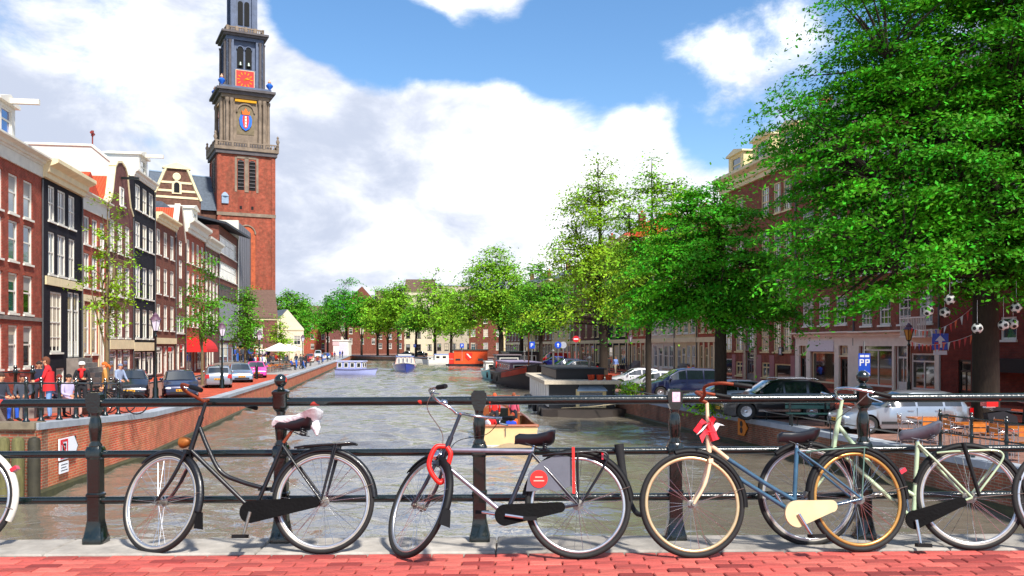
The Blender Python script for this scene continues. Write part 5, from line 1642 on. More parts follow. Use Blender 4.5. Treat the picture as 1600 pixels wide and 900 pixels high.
# far end of the canal
simple_house('dark brown gabled corner house at the far canal bend', -60.5, 330, 10.5, 15, 17.5, 23.5, radians(14), brown, browntile, [(13.6, 15.8), (9.8, 12), (6, 8.2), (2.2, 4.4)], 3, white_w, 'y')
simple_house('long brown roofed brick house adjoining the gabled corner house', -50, 333, 24, 15, 15.5, 22.5, radians(14), brown, browntile, [(11.5, 13.5), (8, 10), (4, 6), (.5, 2.6)], 7, white_w, 'x')
simple_house('dark house with balconies at the left of the far bend', -68.5, 328, 7.5, 14, 15, 19, radians(12), purp, slate, [(11, 13), (7, 9), (3, 5)], 2, white_w, 'x')
simple_house('grey blue roofed building between far trees', -40, 345, 20, 14, 17, 21.5, radians(4), pale, lead, [(13, 15), (9, 11), (5, 7), (1, 3)], 6, white_w, 'x')
simple_house('cream office block with brown roofed stair tower beyond the far trees', -31.5, 262, 8.5, 14, 17.5, 21.5, radians(2), pale, browntile, [(14.5, 16.3), (11, 12.8), (7.4, 9.2), (3.8, 5.6), (.2, 2)], 3, mat('frame_grey', '#50504e', .5), 'x', gl=GL[0])
simple_house('wide concrete office block with recessed top floor behind far trees', -22.5, 263, 11, 14, 19.2, 19.8, radians(2), mat('concrete_pale', '#b0a592', .85, var=.15, scale=.5), lead, [(15.6, 17.6), (12, 14), (8.4, 10.4), (4.8, 6.8), (.2, 2.2)], 5, MC['frame_grey'], 'x', gl=GL[0])
simple_house('far brown terrace seen through the trees left of the canal', -80, 300, 9, 14, 12, 16, radians(60), brown, browntile, [(8, 10), (4, 6), (.4, 2.4)], 4, white_w, 'x')

simple_house('far brown house seen right of the office block through the trees', -11.5, 240, 9, 12, 15, 19, radians(-6), brown, slate, [(11, 13), (7.5, 9.5), (4, 6), (.4, 2.4)], 3, white_w, 'x')
simple_house('far cream house between tree trunks behind the orange houseboat', -2.4, 238, 9, 12, 13.5, 17, radians(-8), creamr, slate, [(9.5, 11.5), (5.5, 7.5), (1, 3)], 3, white_w, 'x')
simple_house('far narrow brick house beyond the kiosk', -84, 336, 14, 12, 12, 17, radians(16), redor, browntile, [(8, 10), (4, 6), (.4, 2.4)], 4, white_w, 'x')
simple_house('far pale house beyond the round tree by the tower', -108, 345, 22, 12, 13, 17, radians(16), pale, slate, [(9, 11), (5, 7), (1, 3)], 6, white_w, 'x')
# ================================================================== TREES
def leaf_mat(name, c, tr, hue=.12):
    if name in MC: return MC[name]
    m = bpy.data.materials.new(name); m.use_nodes = True
    nt = m.node_tree; N, L = nt.nodes, nt.links
    N.clear()
    out = N.new('ShaderNodeOutputMaterial')
    geo = N.new('ShaderNodeNewGeometry')
    hs = N.new('ShaderNodeHueSaturation')
    mr = N.new('ShaderNodeMapRange'); mr.inputs['To Min'].default_value = .55; mr.inputs['To Max'].default_value = 1.5
    L.new(geo.outputs['Random Per Island'], mr.inputs['Value'])
    L.new(mr.outputs[0], hs.inputs['Value'])
    mh = N.new('ShaderNodeMapRange'); mh.inputs['To Min'].default_value = .5 - .025; mh.inputs['To Max'].default_value = .5 + .02
    L.new(geo.outputs['Random Per Island'], mh.inputs['Value']); L.new(mh.outputs[0], hs.inputs['Hue'])
    tcn = N.new('ShaderNodeTexCoord'); nzz = N.new('ShaderNodeTexNoise'); nzz.inputs['Scale'].default_value = .55; nzz.inputs['Detail'].default_value = 3
    L.new(tcn.outputs['Object'], nzz.inputs['Vector'])
    mxc = N.new('ShaderNodeMix'); mxc.data_type = 'RGBA'
    mrn = N.new('ShaderNodeMapRange'); mrn.inputs['From Min'].default_value = .35; mrn.inputs['From Max'].default_value = .65
    L.new(nzz.outputs[0], mrn.inputs['Value']); L.new(mrn.outputs[0], mxc.inputs['Factor'])
    mxc.inputs['A'].default_value = (c[0] * .7, c[1] * .78, c[2], 1); mxc.inputs['B'].default_value = (c[0] * 1.45, c[1] * 1.25, c[2] * 1.2, 1)
    L.new(mxc.outputs['Result'], hs.inputs['Color'])
    d = N.new('ShaderNodeBsdfPrincipled'); d.inputs['Roughness'].default_value = .6; d.inputs['Specular IOR Level'].default_value = .15
    L.new(hs.outputs[0], d.inputs['Base Color'])
    t = N.new('ShaderNodeBsdfTranslucent'); t.inputs['Color'].default_value = (*tr, 1)
    mx = N.new('ShaderNodeMixShader'); mx.inputs[0].default_value = .20
    L.new(d.outputs[0], mx.inputs[1]); L.new(t.outputs[0], mx.inputs[2]); L.new(mx.outputs[0], out.inputs[0])
    MC[name] = m
    return m
leaf_deep = leaf_mat('leaf_deep_green', (.050, .255, .007), (.09, .36, .010))
leaf_mid = leaf_mat('leaf_green', (.08, .26, .012), (.17, .44, .02))
leaf_yel = leaf_mat('leaf_yellow_green', (.20, .38, .016), (.36, .56, .03))
leaf_lime = leaf_mat('leaf_lime', (.16, .36, .016), (.30, .52, .025))
bark = mat('tree_bark', '#2c231a', .95, var=.35, scale=6, bump=.7, bscale=9, stretch=(3, 3, .7))
bark_l = mat('young_bark', '#6a5a40', .9, var=.3, scale=8, bump=.3)

def tree(label, x, y, z, trunk_h, trunk_r, lobes, n_clump, n_leaf, leaf, lm, seed=0, spray=.7, limbs=8, bm=None, name='tree', lean=(0, 0), flat=.32, droop=.35, group=None, shell=.55):
    rg = np.random.default_rng(seed); rs = random.Random(seed)
    bm = bm or bark
    root = thing(name, label, 'tree', (x, y, z), 0, group)
    # clump centres inside the lobes, more of them near the surface
    L_ = np.array(lobes, float)
    vol = L_[:, 3] * L_[:, 4] * L_[:, 5]
    pick = rg.choice(len(L_), n_clump, p=vol / vol.sum())
    d = rg.normal(size=(n_clump, 3)); d /= np.linalg.norm(d, axis=1)[:, None]
    rad = rg.random(n_clump) ** (1 / 3)
    rad = np.where(rg.random(n_clump) < shell, .72 + .28 * rg.random(n_clump), rad)
    C = L_[pick, :3] + d * rad[:, None] * L_[pick, 3:6]
    cen = (L_[:, :3] * vol[:, None]).sum(0) / vol.sum()
    # limbs: trunk leader plus forks
    tb = MB()
    fork = Vector((lean[0], lean[1], trunk_h))
    top = Vector((cen[0] * .6 + lean[0], cen[1] * .6 + lean[1], float((L_[:, 2] + L_[:, 5]).max()) * .9))
    flare = trunk_r * 1.45
    tp = [Vector((0, 0, -.15)), Vector((0, 0, trunk_h * .12)), Vector((lean[0] * .4, lean[1] * .4, trunk_h * .5)), fork]
    tb.tube(catmull(tp, 4), [flare, trunk_r * 1.2, trunk_r * 1.08] + [trunk_r * (1.05 - .013 * i) for i in range(9)] + [trunk_r * .88], 12)
    tb.build('trunk', bm, root, smooth=60)
    lb = MB(); polys = []
    def limb(a, b, r0, r1, bend, n=5):
        m1 = a.lerp(b, .35) + Vector((rs.uniform(-bend, bend), rs.uniform(-bend, bend), bend * .6)); m2 = a.lerp(b, .7) + Vector((rs.uniform(-bend, bend), rs.uniform(-bend, bend), bend * .3))
        pts = catmull([a, m1, m2, b], 3)
        k = len(pts)
        lb.tube(pts, [r0 + (r1 - r0) * i / (k - 1) for i in range(k)], n, cap=False)
        polys.append(pts)
    limb(fork, top, trunk_r * .75, .03, trunk_h * .06, 8)
    lead = polys[0]
    for i in range(limbs):
        k = rs.randrange(n_clump); tgt = Vector(C[k])
        cc = Vector(cen)
        tgt = cc + (tgt - cc) * .8
        st = fork.lerp(top, rs.uniform(-.02, .55)) if i > 1 else fork - Vector((0, 0, trunk_h * .08))
        limb(st, tgt, trunk_r * rs.uniform(.3, .5), .025, trunk_h * .12, 7)
    allp = np.array([tuple(p) for q in polys for p in q])
    nb = min(n_clump, 170 if n_clump < 700 else 650)
    for k in rg.choice(n_clump, nb, replace=False):
        c = Vector(C[k])
        dd = ((allp - C[k]) ** 2).sum(1) + np.where(allp[:, 2] > C[k][2] + .2, 6, 0)
        a = Vector(allp[int(dd.argmin())])
        lb.tube([a, a.lerp(c, .5) + Vector((0, 0, .12)), c], [trunk_r * .14 + .012, trunk_r * .08 + .01, .008], 4, cap=False)
    lb.build('branchwork', bm, root, smooth=60)
    # leaves: flattened sprays that tip outward and down
    out = C - cen; out[:, 2] *= .3; nrm = np.linalg.norm(out, axis=1)[:, None] + 1e-6; out /= nrm
    N_ = n_clump * n_leaf
    ci = np.repeat(np.arange(n_clump), n_leaf)
    sz = spray * (.6 + .8 * rg.random(n_clump))
    p = rg.normal(size=(N_, 3)) * np.array([.5, .5, .5 * flat]) * sz[ci][:, None]
    # elongate along the outward direction and droop with distance
    al = (p * out[ci]).sum(1)
    p += out[ci] * (al * .55)[:, None]
    p[:, 2] -= droop * (np.maximum(al, 0) ** 1.3) + .12 * (p[:, 0] ** 2 + p[:, 1] ** 2)
    P_ = C[ci] + p
    nr = rg.normal(size=(N_, 3)) * .55 + np.array([0, 0, 1.0]) + out[ci] * .5
    nr /= np.linalg.norm(nr, axis=1)[:, None]
    t = rg.normal(size=(N_, 3)); t -= nr * (t * nr).sum(1)[:, None]; t /= np.linalg.norm(t, axis=1)[:, None]
    b = np.cross(nr, t)
    s = leaf * (.45 + 1.0 * rg.random(N_))[:, None]
    V = np.empty((N_, 4, 3))
    V[:, 0] = P_ - t * s * .5; V[:, 1] = P_ + b * s * .25 - nr * s * .06; V[:, 2] = P_ + t * s * .5 - nr * s * .10; V[:, 3] = P_ - b * s * .25 - nr * s * .06
    me = bpy.data.meshes.new('crown')
    me.vertices.add(N_ * 4); me.vertices.foreach_set('co', V.ravel())
    me.loops.add(N_ * 4); me.loops.foreach_set('vertex_index', np.arange(N_ * 4, dtype=np.int32))
    me.polygons.add(N_); me.polygons.foreach_set('loop_start', np.arange(0, N_ * 4, 4, dtype=np.int32)); me.polygons.foreach_set('loop_total', np.full(N_, 4, dtype=np.int32))
    me.materials.append(lm); me.update(calc_edges=True)
    ob('crown', me, root)
    return root
def gy(px, Y): return xz(px, Y)
# the big elm on the right
def lob(px, py, Y, bx, by, bz, rx, ry, rz, dy=0):
    p = at_depth(px, py, Y + dy)
    return (p.x - bx, p.y - by, p.z - bz, rx, ry, rz)
bx, by = xz(1540, 30), 30.0
big = [lob(1400, 250, 30, bx, by, RZ, 3.4, 3.2, 3.4), lob(1290, 300, 30, bx, by, RZ, 2.3, 2.4, 2.4, -.5), lob(1250, 190, 30, bx, by, RZ, 1.6, 1.8, 1.2), lob(1420, 60, 30, bx, by, RZ, 3.0, 3.2, 2.8),
       lob(1570, 60, 30, bx, by, RZ, 3.8, 3.6, 3.4), lob(1580, 260, 30, bx, by, RZ, 4.2, 3.8, 3.8), lob(1470, 400, 30, bx, by, RZ, 3.6, 3.2, 1.6), lob(1330, 430, 30, bx, by, RZ, 2.2, 2.2, 1.3),
       lob(1240, 400, 30, bx, by, RZ, 1.0, 1.6, 1.5), lob(1760, 150, 30, bx, by, RZ, 4.0, 4, 4.2), lob(1740, 370, 30, bx, by, RZ, 4.0, 4, 2.2), lob(1560, -100, 30, bx, by, RZ, 3.4, 3.4, 2.6), lob(1350, 130, 30, bx, by, RZ, 2.0, 2.2, 2.0), lob(1600, 440, 30, bx, by, RZ, 2.5, 2.5, 1.2)]
tree('huge dense green elm with thick dark trunk beside the white shop', bx, by, RZ, 4.6, .42, big, 1500, 200, .15, leaf_deep, 11, spray=.80, limbs=16, name='elm_tree', flat=.21, droop=.6)
bx, by = xz(1126, 37.5), 37.5
t2 = [lob(1108, 400, 37.5, bx, by, RZ, 2.7, 2.6, 2.6), lob(1055, 440, 37.5, bx, by, RZ, 2.1, 2.0, 1.7), lob(1178, 440, 37.5, bx, by, RZ, 1.5, 1.8, 1.5), lob(1110, 320, 37.5, bx, by, RZ, 1.2, 1.4, 1.4), lob(1150, 480, 37.5, bx, by, RZ, 2.4, 2, 1.1), lob(1020, 480, 37.5, bx, by, RZ, 1.4, 1.4, .9), lob(1115, 288, 37.5, bx, by, RZ, .4, .5, .7)]
tree('round dark green tree with short trunk in front of the brick house', bx, by, RZ, 3.5, .26, t2, 360, 170, .15, leaf_deep, 12, spray=.70, limbs=11, name='elm_tree', flat=.22, droop=.55)
bx, by = xz(1013, 47), 47.0
t3 = [lob(1020, 340, 47, bx, by, RZ, 1.9, 2.0, 2.4), lob(1010, 430, 47, bx, by, RZ, 2.1, 2.0, 2.0), lob(1060, 380, 47, bx, by, RZ, 1.5, 1.6, 1.6), lob(1012, 275, 47, bx, by, RZ, .55, .7, 1.2), lob(1055, 300, 47, bx, by, RZ, .8, 1, .9), lob(990, 480, 47, bx, by, RZ, 1.3, 1.4, .9)]
tree('slim bright green tree standing left of the round tree', bx, by, RZ, 3.6, .16, t3, 270, 76, .18, leaf_lime, 13, spray=.68, limbs=9, name='elm_tree')
bx, by = xz(943, 74), 74.0
t4 = [lob(930, 330, 74, bx, by, RZ, 2.7, 2.6, 3.0), lob(940, 420, 74, bx, by, RZ, 3.2, 3, 2.8), lob(890, 400, 74, bx, by, RZ, 2.2, 2, 1.9), lob(938, 275, 74, bx, by, RZ, 1.0, 1.2, 1.7), lob(965, 470, 74, bx, by, RZ, 2.4, 2.4, 1.7), lob(870, 490, 74, bx, by, RZ, 2.6, 2, 1.1), lob(910, 310, 74, bx, by, RZ, 1.4, 1.4, 1.2)]
tree('tall airy yellow-green tree rising above the orange roofs', bx, by, RZ, 4.5, .36, t4, 330, 66, .24, leaf_yel, 14, spray=1.05, limbs=14, name='elm_tree', flat=.4)
bx, by = xz(845, 112), 112.0
t6 = [lob(845, 455, 112, bx, by, RZ, 3.2, 3, 3.6), lob(835, 490, 112, bx, by, RZ, 3.6, 3, 2.6), lob(870, 470, 112, bx, by, RZ, 2.6, 2.6, 2.8)]
tree('mid green tree between the yellow-green tree and the rounded one', bx, by, RZ, 4.0, .25, t6, 220, 46, .36, leaf_mid, 15, spray=1.2, limbs=8, name='elm_tree')
bx, by = xz(783, 140), 140.0
t5 = [lob(770, 450, 140, bx, by, RZ, 5.2, 5, 5.0), lob(775, 410, 140, bx, by, RZ, 3.4, 3.4, 2.6), lob(735, 480, 140, bx, by, RZ, 3.6, 3.4, 3.2), lob(800, 480, 140, bx, by, RZ, 3.6, 3.4, 3.6), lob(720, 500, 140, bx, by, RZ, 2.6, 2.4, 1.9)]
tree('large rounded bright green tree behind the orange houseboat', bx, by, RZ, 4.6, .42, t5, 420, 50, .42, leaf_lime, 16, spray=1.5, limbs=12, name='elm_tree')
for i, (px, Y, pyt, pyb, rpx, lm, lab) in enumerate([(680, 226, 420, 524, 38, leaf_lime, 'bright green far tree in front of the concrete office block'), (622, 250, 438, 508, 24, leaf_lime, 'slender lime green far tree left of the cream office'),
        (590, 256, 452, 520, 30, leaf_lime, 'bright bushy far tree right of the dark far tree'), (540, 285, 434, 512, 32, leaf_deep, 'dark green far tree beside the far gabled house'), (650, 235, 474, 512, 22, leaf_mid, 'low green far tree between two taller ones'),
        (815, 165, 440, 520, 32, leaf_mid, 'green far tree behind the rounded tree'), (512, 300, 462, 518, 22, leaf_mid, 'small green far tree at the left end of the bend'), (565, 275, 462, 505, 22, leaf_deep, 'dark full far tree between two lime trees'), (606, 262, 450, 518, 24, leaf_mid, 'mid green far tree before the long brick house'), (705, 214, 455, 520, 26, leaf_lime, 'lime green far tree next to the orange houseboat')]):
    k = Y / 1400
    bx, by = xz(px, Y), float(Y)
    cy = (pyt + pyb) / 2
    H_ = (pyb - pyt) / 2 * k
    lo = [lob(px, cy + 6, Y, bx, by, RZ, rpx * k, rpx * k, H_ * .85), lob(px + 3, (pyt + cy) / 2, Y, bx, by, RZ, rpx * k * .6, rpx * k * .6, H_ * .6), lob(px - rpx * .4, cy + 12, Y, bx, by, RZ, rpx * k * .6, rpx * k * .6, H_ * .5), lob(px + rpx * .4, cy + 10, Y, bx, by, RZ, rpx * k * .6, rpx * k * .6, H_ * .5)]
    tree(lab, bx, by, RZ, 4.5, .35, lo, 190, 36, .62, lm, 30 + i, spray=1.7, limbs=7, name='elm_tree')
# young trees along the left quay
for i, (px, Y, pyt, pyb, hw_, nc, lm, lab, lf, sp) in enumerate([
        (167, 47, 305, 545, 50, 62, leaf_yel, 'sparse young tree in front of the purple brown gabled house', .17, .42),
        (316, 60, 385, 545, 42, 74, leaf_mid, 'sparse young tree beside the red awning and silver car', .19, .55),
        (383, 88, 430, 552, 26, 130, leaf_mid, 'slim green young tree in front of the grey clad block', .24, .7),
        (437, 112, 486, 550, 18, 60, leaf_yel, 'thin brownish young tree beside the terrace parasol', .26, .6)]):
    k = Y / 1400; z = zl(Y)
    bx, by = xz(px, Y), float(Y)
    cy = (pyt + pyb) / 2
    lo = [lob(px, cy + 10, Y, bx, by, z, hw_ * k * .8, hw_ * k * .8, (pyb - pyt) / 2 * k * .8), lob(px, pyt + 30, Y, bx, by, z, hw_ * k * .45, hw_ * k * .45, 45 * k if px < 300 else 25 * k), lob(px + hw_ * .4, cy + 30, Y, bx, by, z, hw_ * k * .5, hw_ * k * .5, 30 * k)]
    tree(lab, bx, by, z, 2.3, .12 if px < 300 else .1, lo, nc, 40, lf, lm, 50 + i, spray=sp, limbs=11, bm=bark_l, name='young_tree', flat=.5)
for i, (px, Y, pyt, pyb, hw_, lm, lab) in enumerate([(456, 190, 450, 520, 28, leaf_mid, 'round green tree beyond the church tower'), (472, 205, 470, 525, 16, leaf_deep, 'dark narrow tree right of the round tree by the tower')]):
    k = Y / 1400; bx, by = xz(px, Y), float(Y); cy = (pyt + pyb) / 2
    lo = [lob(px, cy, Y, bx, by, -1.25, hw_ * k, hw_ * k, (pyb - pyt) / 2 * k), lob(px - 8, cy + 8, Y, bx, by, -1.25, hw_ * k * .6, hw_ * k * .6, 20 * k)]
    tree(lab, bx, by, -1.25, 3.5, .3, lo, 190, 36, .5, lm, 70 + i, spray=1.5, limbs=7, name='elm_tree')
# low shrubs at the right quay edge
for i, (px, Y, lab) in enumerate([(1000 - 12, 50, 'small bright shrub on the quay edge by the white cars'), (1095 + 18, 35.5, 'low weedy shrub at the quay edge near the black car')]):
    bx = xz(px, Y); r = thing('shrub', lab, 'shrub', (bx, Y, RZ))
    rg = np.random.default_rng(90 + i); b = MB()
    for k in range(420):
        p = rg.normal(size=3) * np.array([.45, .35, .22]) + np.array([0, 0, .38]); p[2] = abs(p[2])
        a = Vector(rg.normal(size=3)).normalized() * .09; c = Vector(rg.normal(size=3)).normalized() * .05
        p = Vector(p); b.add([p - a, p + c, p + a, p - c], [(0, 1, 2, 3)])
    b.build('foliage', leaf_lime, r)
    MB().tube([(0, 0, -.02), (.03, 0, .4)], .02, 6).build('stem', bark, r)
# ================================================================== CARS
def paint(name, c, metal=.3): return mat('paint_' + name, c, .28, metal=metal, var=.05, scale=3, coat=1.0)
carglass = mat('car_glass', '#141d22', .05, var=.2, scale=2, coat=1, spec=.9)
cartrim = mat('car_trim', '#121214', .6, var=.15)
alloy = mat('alloy_rim', '#b8bac0', .25, metal=.9, var=.1)
lampclear = mat('headlight_clear', '#cfd8e0', .08, var=.1, coat=1)
lampred = mat('taillight_red', '#a80d12', .12, var=.1, coat=1)
plate_y = mat('plate_yellow', '#e0a010', .5, var=.05)
plate_ink = mat('plate_ink', '#151515', .6, var=0)
KINDS = {
 'hatch': dict(L=4.1, W=1.72, top=[(0, .58), (.05, .66), (.25, .74), (1.0, .90), (1.12, .94), (1.9, 1.38), (2.3, 1.44), (3.1, 1.42), (3.55, 1.34), (3.95, .98), (4.07, .86), (4.1, .62)], belt=.92, side=[(1.35, 2.35), (2.43, 3.25), (3.30, 3.62)], ws=(1.14, 1.88), rw=(3.58, 3.93), wh=(.75, 3.3), r=.31),
 'beetle': dict(L=4.0, W=1.72, top=[(0, .5), (.06, .62), (.3, .78), (.9, .96), (1.1, 1.02), (1.7, 1.42), (2.1, 1.49), (2.6, 1.46), (3.2, 1.22), (3.7, .92), (3.95, .7), (4.0, .55)], belt=.96, side=[(1.4, 2.3), (2.36, 2.95)], ws=(1.12, 1.68), rw=(2.7, 3.2), wh=(.75, 3.2), r=.32),
 'sedan': dict(L=4.5, W=1.75, top=[(0, .56), (.05, .66), (.3, .74), (1.2, .90), (1.32, .94), (2.1, 1.38), (2.5, 1.43), (3.1, 1.40), (3.75, 1.02), (4.35, .98), (4.46, .86), (4.5, .6)], belt=.92, side=[(1.55, 2.5), (2.58, 3.4)], ws=(1.34, 2.08), rw=(3.15, 3.72), wh=(.8, 3.55), r=.32),
 'wagon': dict(L=4.4, W=1.75, top=[(0, .58), (.05, .68), (.3, .76), (1.1, .92), (1.22, .96), (2.0, 1.42), (2.4, 1.48), (3.6, 1.46), (4.0, 1.38), (4.3, .98), (4.38, .86), (4.4, .6)], belt=.94, side=[(1.45, 2.4), (2.48, 3.35), (3.43, 4.0)], ws=(1.24, 1.98), rw=(4.03, 4.28), wh=(.78, 3.45), r=.32),
 'suv': dict(L=4.55, W=1.85, top=[(0, .66), (.05, .80), (.3, .92), (1.15, 1.06), (1.27, 1.1), (2.0, 1.60), (2.4, 1.68), (3.5, 1.66), (4.0, 1.56), (4.42, 1.1), (4.52, .95), (4.55, .62)], belt=1.08, side=[(1.5, 2.4), (2.48, 3.35), (3.45, 4.05)], ws=(1.29, 1.98), rw=(4.05, 4.40), wh=(.88, 3.55), r=.37),
 'mpv': dict(L=4.75, W=1.9, top=[(0, .62), (.05, .76), (.25, .86), (.9, 1.04), (1.02, 1.1), (1.95, 1.66), (2.4, 1.74), (4.0, 1.72), (4.4, 1.62), (4.68, 1.1), (4.73, .92), (4.75, .62)], belt=1.06, side=[(1.45, 2.35), (2.43, 3.35), (3.43, 4.3)], ws=(1.04, 1.93), rw=(4.42, 4.66), wh=(.85, 3.75), r=.33),
 'van': dict(L=4.6, W=1.8, top=[(0, .66), (.05, .82), (.25, .92), (.95, 1.08), (1.05, 1.12), (1.75, 1.74), (2.1, 1.84), (4.2, 1.82), (4.5, 1.76), (4.57, 1.1), (4.59, .9), (4.6, .6)], belt=1.08, side=[(1.4, 2.3)], ws=(1.07, 1.73), rw=(4.51, 4.565), wh=(.8, 3.7), r=.32),
}
CARM = {}
def lerp(a, b, t): return a + (b - a) * t
def car_parts(kind):
    if kind in CARM: return CARM[kind]
    K = KINDS[kind]; L_, W = K['L'], K['W'] / 2
    r = K['r']; ra = r + .05
    xs = sorted(set([0, .02, .05, .1, .18, L_ - .18, L_ - .1, L_ - .05, L_ - .02, L_] + [p[0] for p in K['top']] + list(np.linspace(0, L_, 40)) +
                    [c + ra * cos(a) for c in K['wh'] for a in np.linspace(0, pi, 15)] + [v for s in K['side'] for v in s] + list(K['ws']) + list(K['rw'])))
    xs = [x for i, x in enumerate(xs) if i == 0 or x - xs[i - 1] > .004]
    def wid(x):
        e = min(x, L_ - x)
        return W * (1 - .16 * max(0, 1 - e / .55) ** 2.2)
    def sect(x):
        top = interp(K['top'], x); w = wid(x)
        zb = .20
        e = min(x, L_ - x)
        if e < .12: zb = .26
        for c in K['wh']:
            if abs(x - c) < ra: zb = max(zb, r + sqrt(max(0, ra * ra - (x - c) ** 2)))
        bel = min(K['belt'], top - .03)
        bel = max(bel, .5)
        g = max(0, min(1, (top - K['belt']) / (.42)))
        wt = w * lerp(.90, .76, g)
        zm = max(zb + .02, min(.56, bel - .06))
        return [(w * .95, zb), (w * .995, max(zb + .01, .34)), (w, max(zb + .015, zm)), (w * .975, max(bel, zb + .03)), (wt, max(top - .045, bel + .005)), (wt * .86, top), (0, top + .015 + .02 * g)]
    S = [sect(x) for x in xs]
    b = MB(); vs_, fs = [], []
    k = 7; n = 2 * k - 1
    for x, s in zip(xs, S):
        vs_ += [(x, -p[0], p[1]) for p in s] + [(x, p[0], p[1]) for p in s[-2::-1]]
    for i in range(len(xs) - 1):
        for j in range(n - 1):
            fs.append((i * n + j, (i + 1) * n + j, (i + 1) * n + j + 1, i * n + j + 1))
    fs += [tuple(range(n)), tuple(reversed(range((len(xs) - 1) * n, len(xs) * n)))]
    b.add(vs_, fs)
    parts = dict(body=b)
    # dark underbody and wheel wells
    ub = MB(); ub.b2(.25, L_ - .25, -W * .8, W * .8, .16, .55)
    parts['underbody'] = ub
    def idx(a, c): return [i for i, x in enumerate(xs) if a - 1e-6 <= x <= c + 1e-6]
    sw = []
    for (a, c) in K['side']:
        for sgn in (-1, 1):
            m = MB(); vs_, fs = [], []
            I = idx(a, c)
            for i in I:
                p3, p4 = S[i][3], S[i][4]
                for t in (.07, .90):
                    vs_.append((xs[i], sgn * (lerp(p3[0], p4[0], t) + .007), lerp(p3[1], p4[1], t)))
            for q in range(len(I) - 1):
                f = (2 * q, 2 * q + 2, 2 * q + 3, 2 * q + 1)
                fs.append(f if sgn < 0 else f[::-1])
            sw.append(m.add(vs_, fs))
    parts['side'] = sw
    def screen(a, c):
        m = MB(); vs_, fs = [], []; I = idx(a, c)
        i0, i1 = I[0], I[-1]
        dx, dz = xs[i1] - xs[i0], S[i1][5][1] - S[i0][5][1]; ln = sqrt(dx * dx + dz * dz)
        nx, nz_ = -dz / ln * .012, dx / ln * .012
        if nz_ < 0: nx, nz_ = -nx, -nz_
        for i in I:
            w4, z4 = S[i][5][0], S[i][5][1]
            for f_, dzz in ((-1.0, -.008), (-.5, .012), (0, .02), (.5, .012), (1.0, -.008)): vs_.append((xs[i] + nx, w4 * f_ * 1.04, z4 + nz_ + dzz))
        for q in range(len(I) - 1):
            for j in range(4): fs.append((5 * q + j, 5 * q + 5 + j, 5 * q + 6 + j, 5 * q + 1 + j))
        return m.add(vs_, fs)
    parts['ws'] = screen(*K['ws']); parts['rw'] = screen(*K['rw'])
    # wheel
    ty = MB().lathe([(r * .62, -.1), (r * .9, -.105), (r, -.07), (r, .07), (r * .9, .105), (r * .62, .1)], 24, axis='y', cap=False)
    rm = MB().lathe([(r * .63, -.09), (r * .6, -.075), (.07, -.06), (.05, -.075), (.01, -.078)], 20, axis='y', cap=False)
    for i in range(7):
        a = 2 * pi * i / 7
        rm.box((0, 0, 0), (r * .5, .02, .045)).v[-8:] = [tuple(Matrix.Rotation(a, 3, 'Y') @ Vector((v[0] + r * .33, v[1] - .085, v[2]))) for v in rm.v[-8:]]
    parts['tyre'] = ty.mesh('tyre', rubber, 40); parts['rim'] = rm.mesh('rim', alloy, 40)
    rb_ = MB().lathe([(r * .62, -.04), (r * .3, -.045)], 16, axis='y'); parts['rimback'] = rb_.mesh('rim_back', cartrim)
    CARM[kind] = parts
    parts['cache'] = {}
    for nm in ('side',): parts['side_me'] = [m.mesh('side_window', carglass, 60) for m in parts['side']]
    parts['ws_me'] = parts['ws'].mesh('windscreen', carglass, 60); parts['rw_me'] = parts['rw'].mesh('rear_window', carglass, 60)
    parts['ub_me'] = ub.mesh('underbody', cartrim)
    parts['wid'] = wid
    return parts
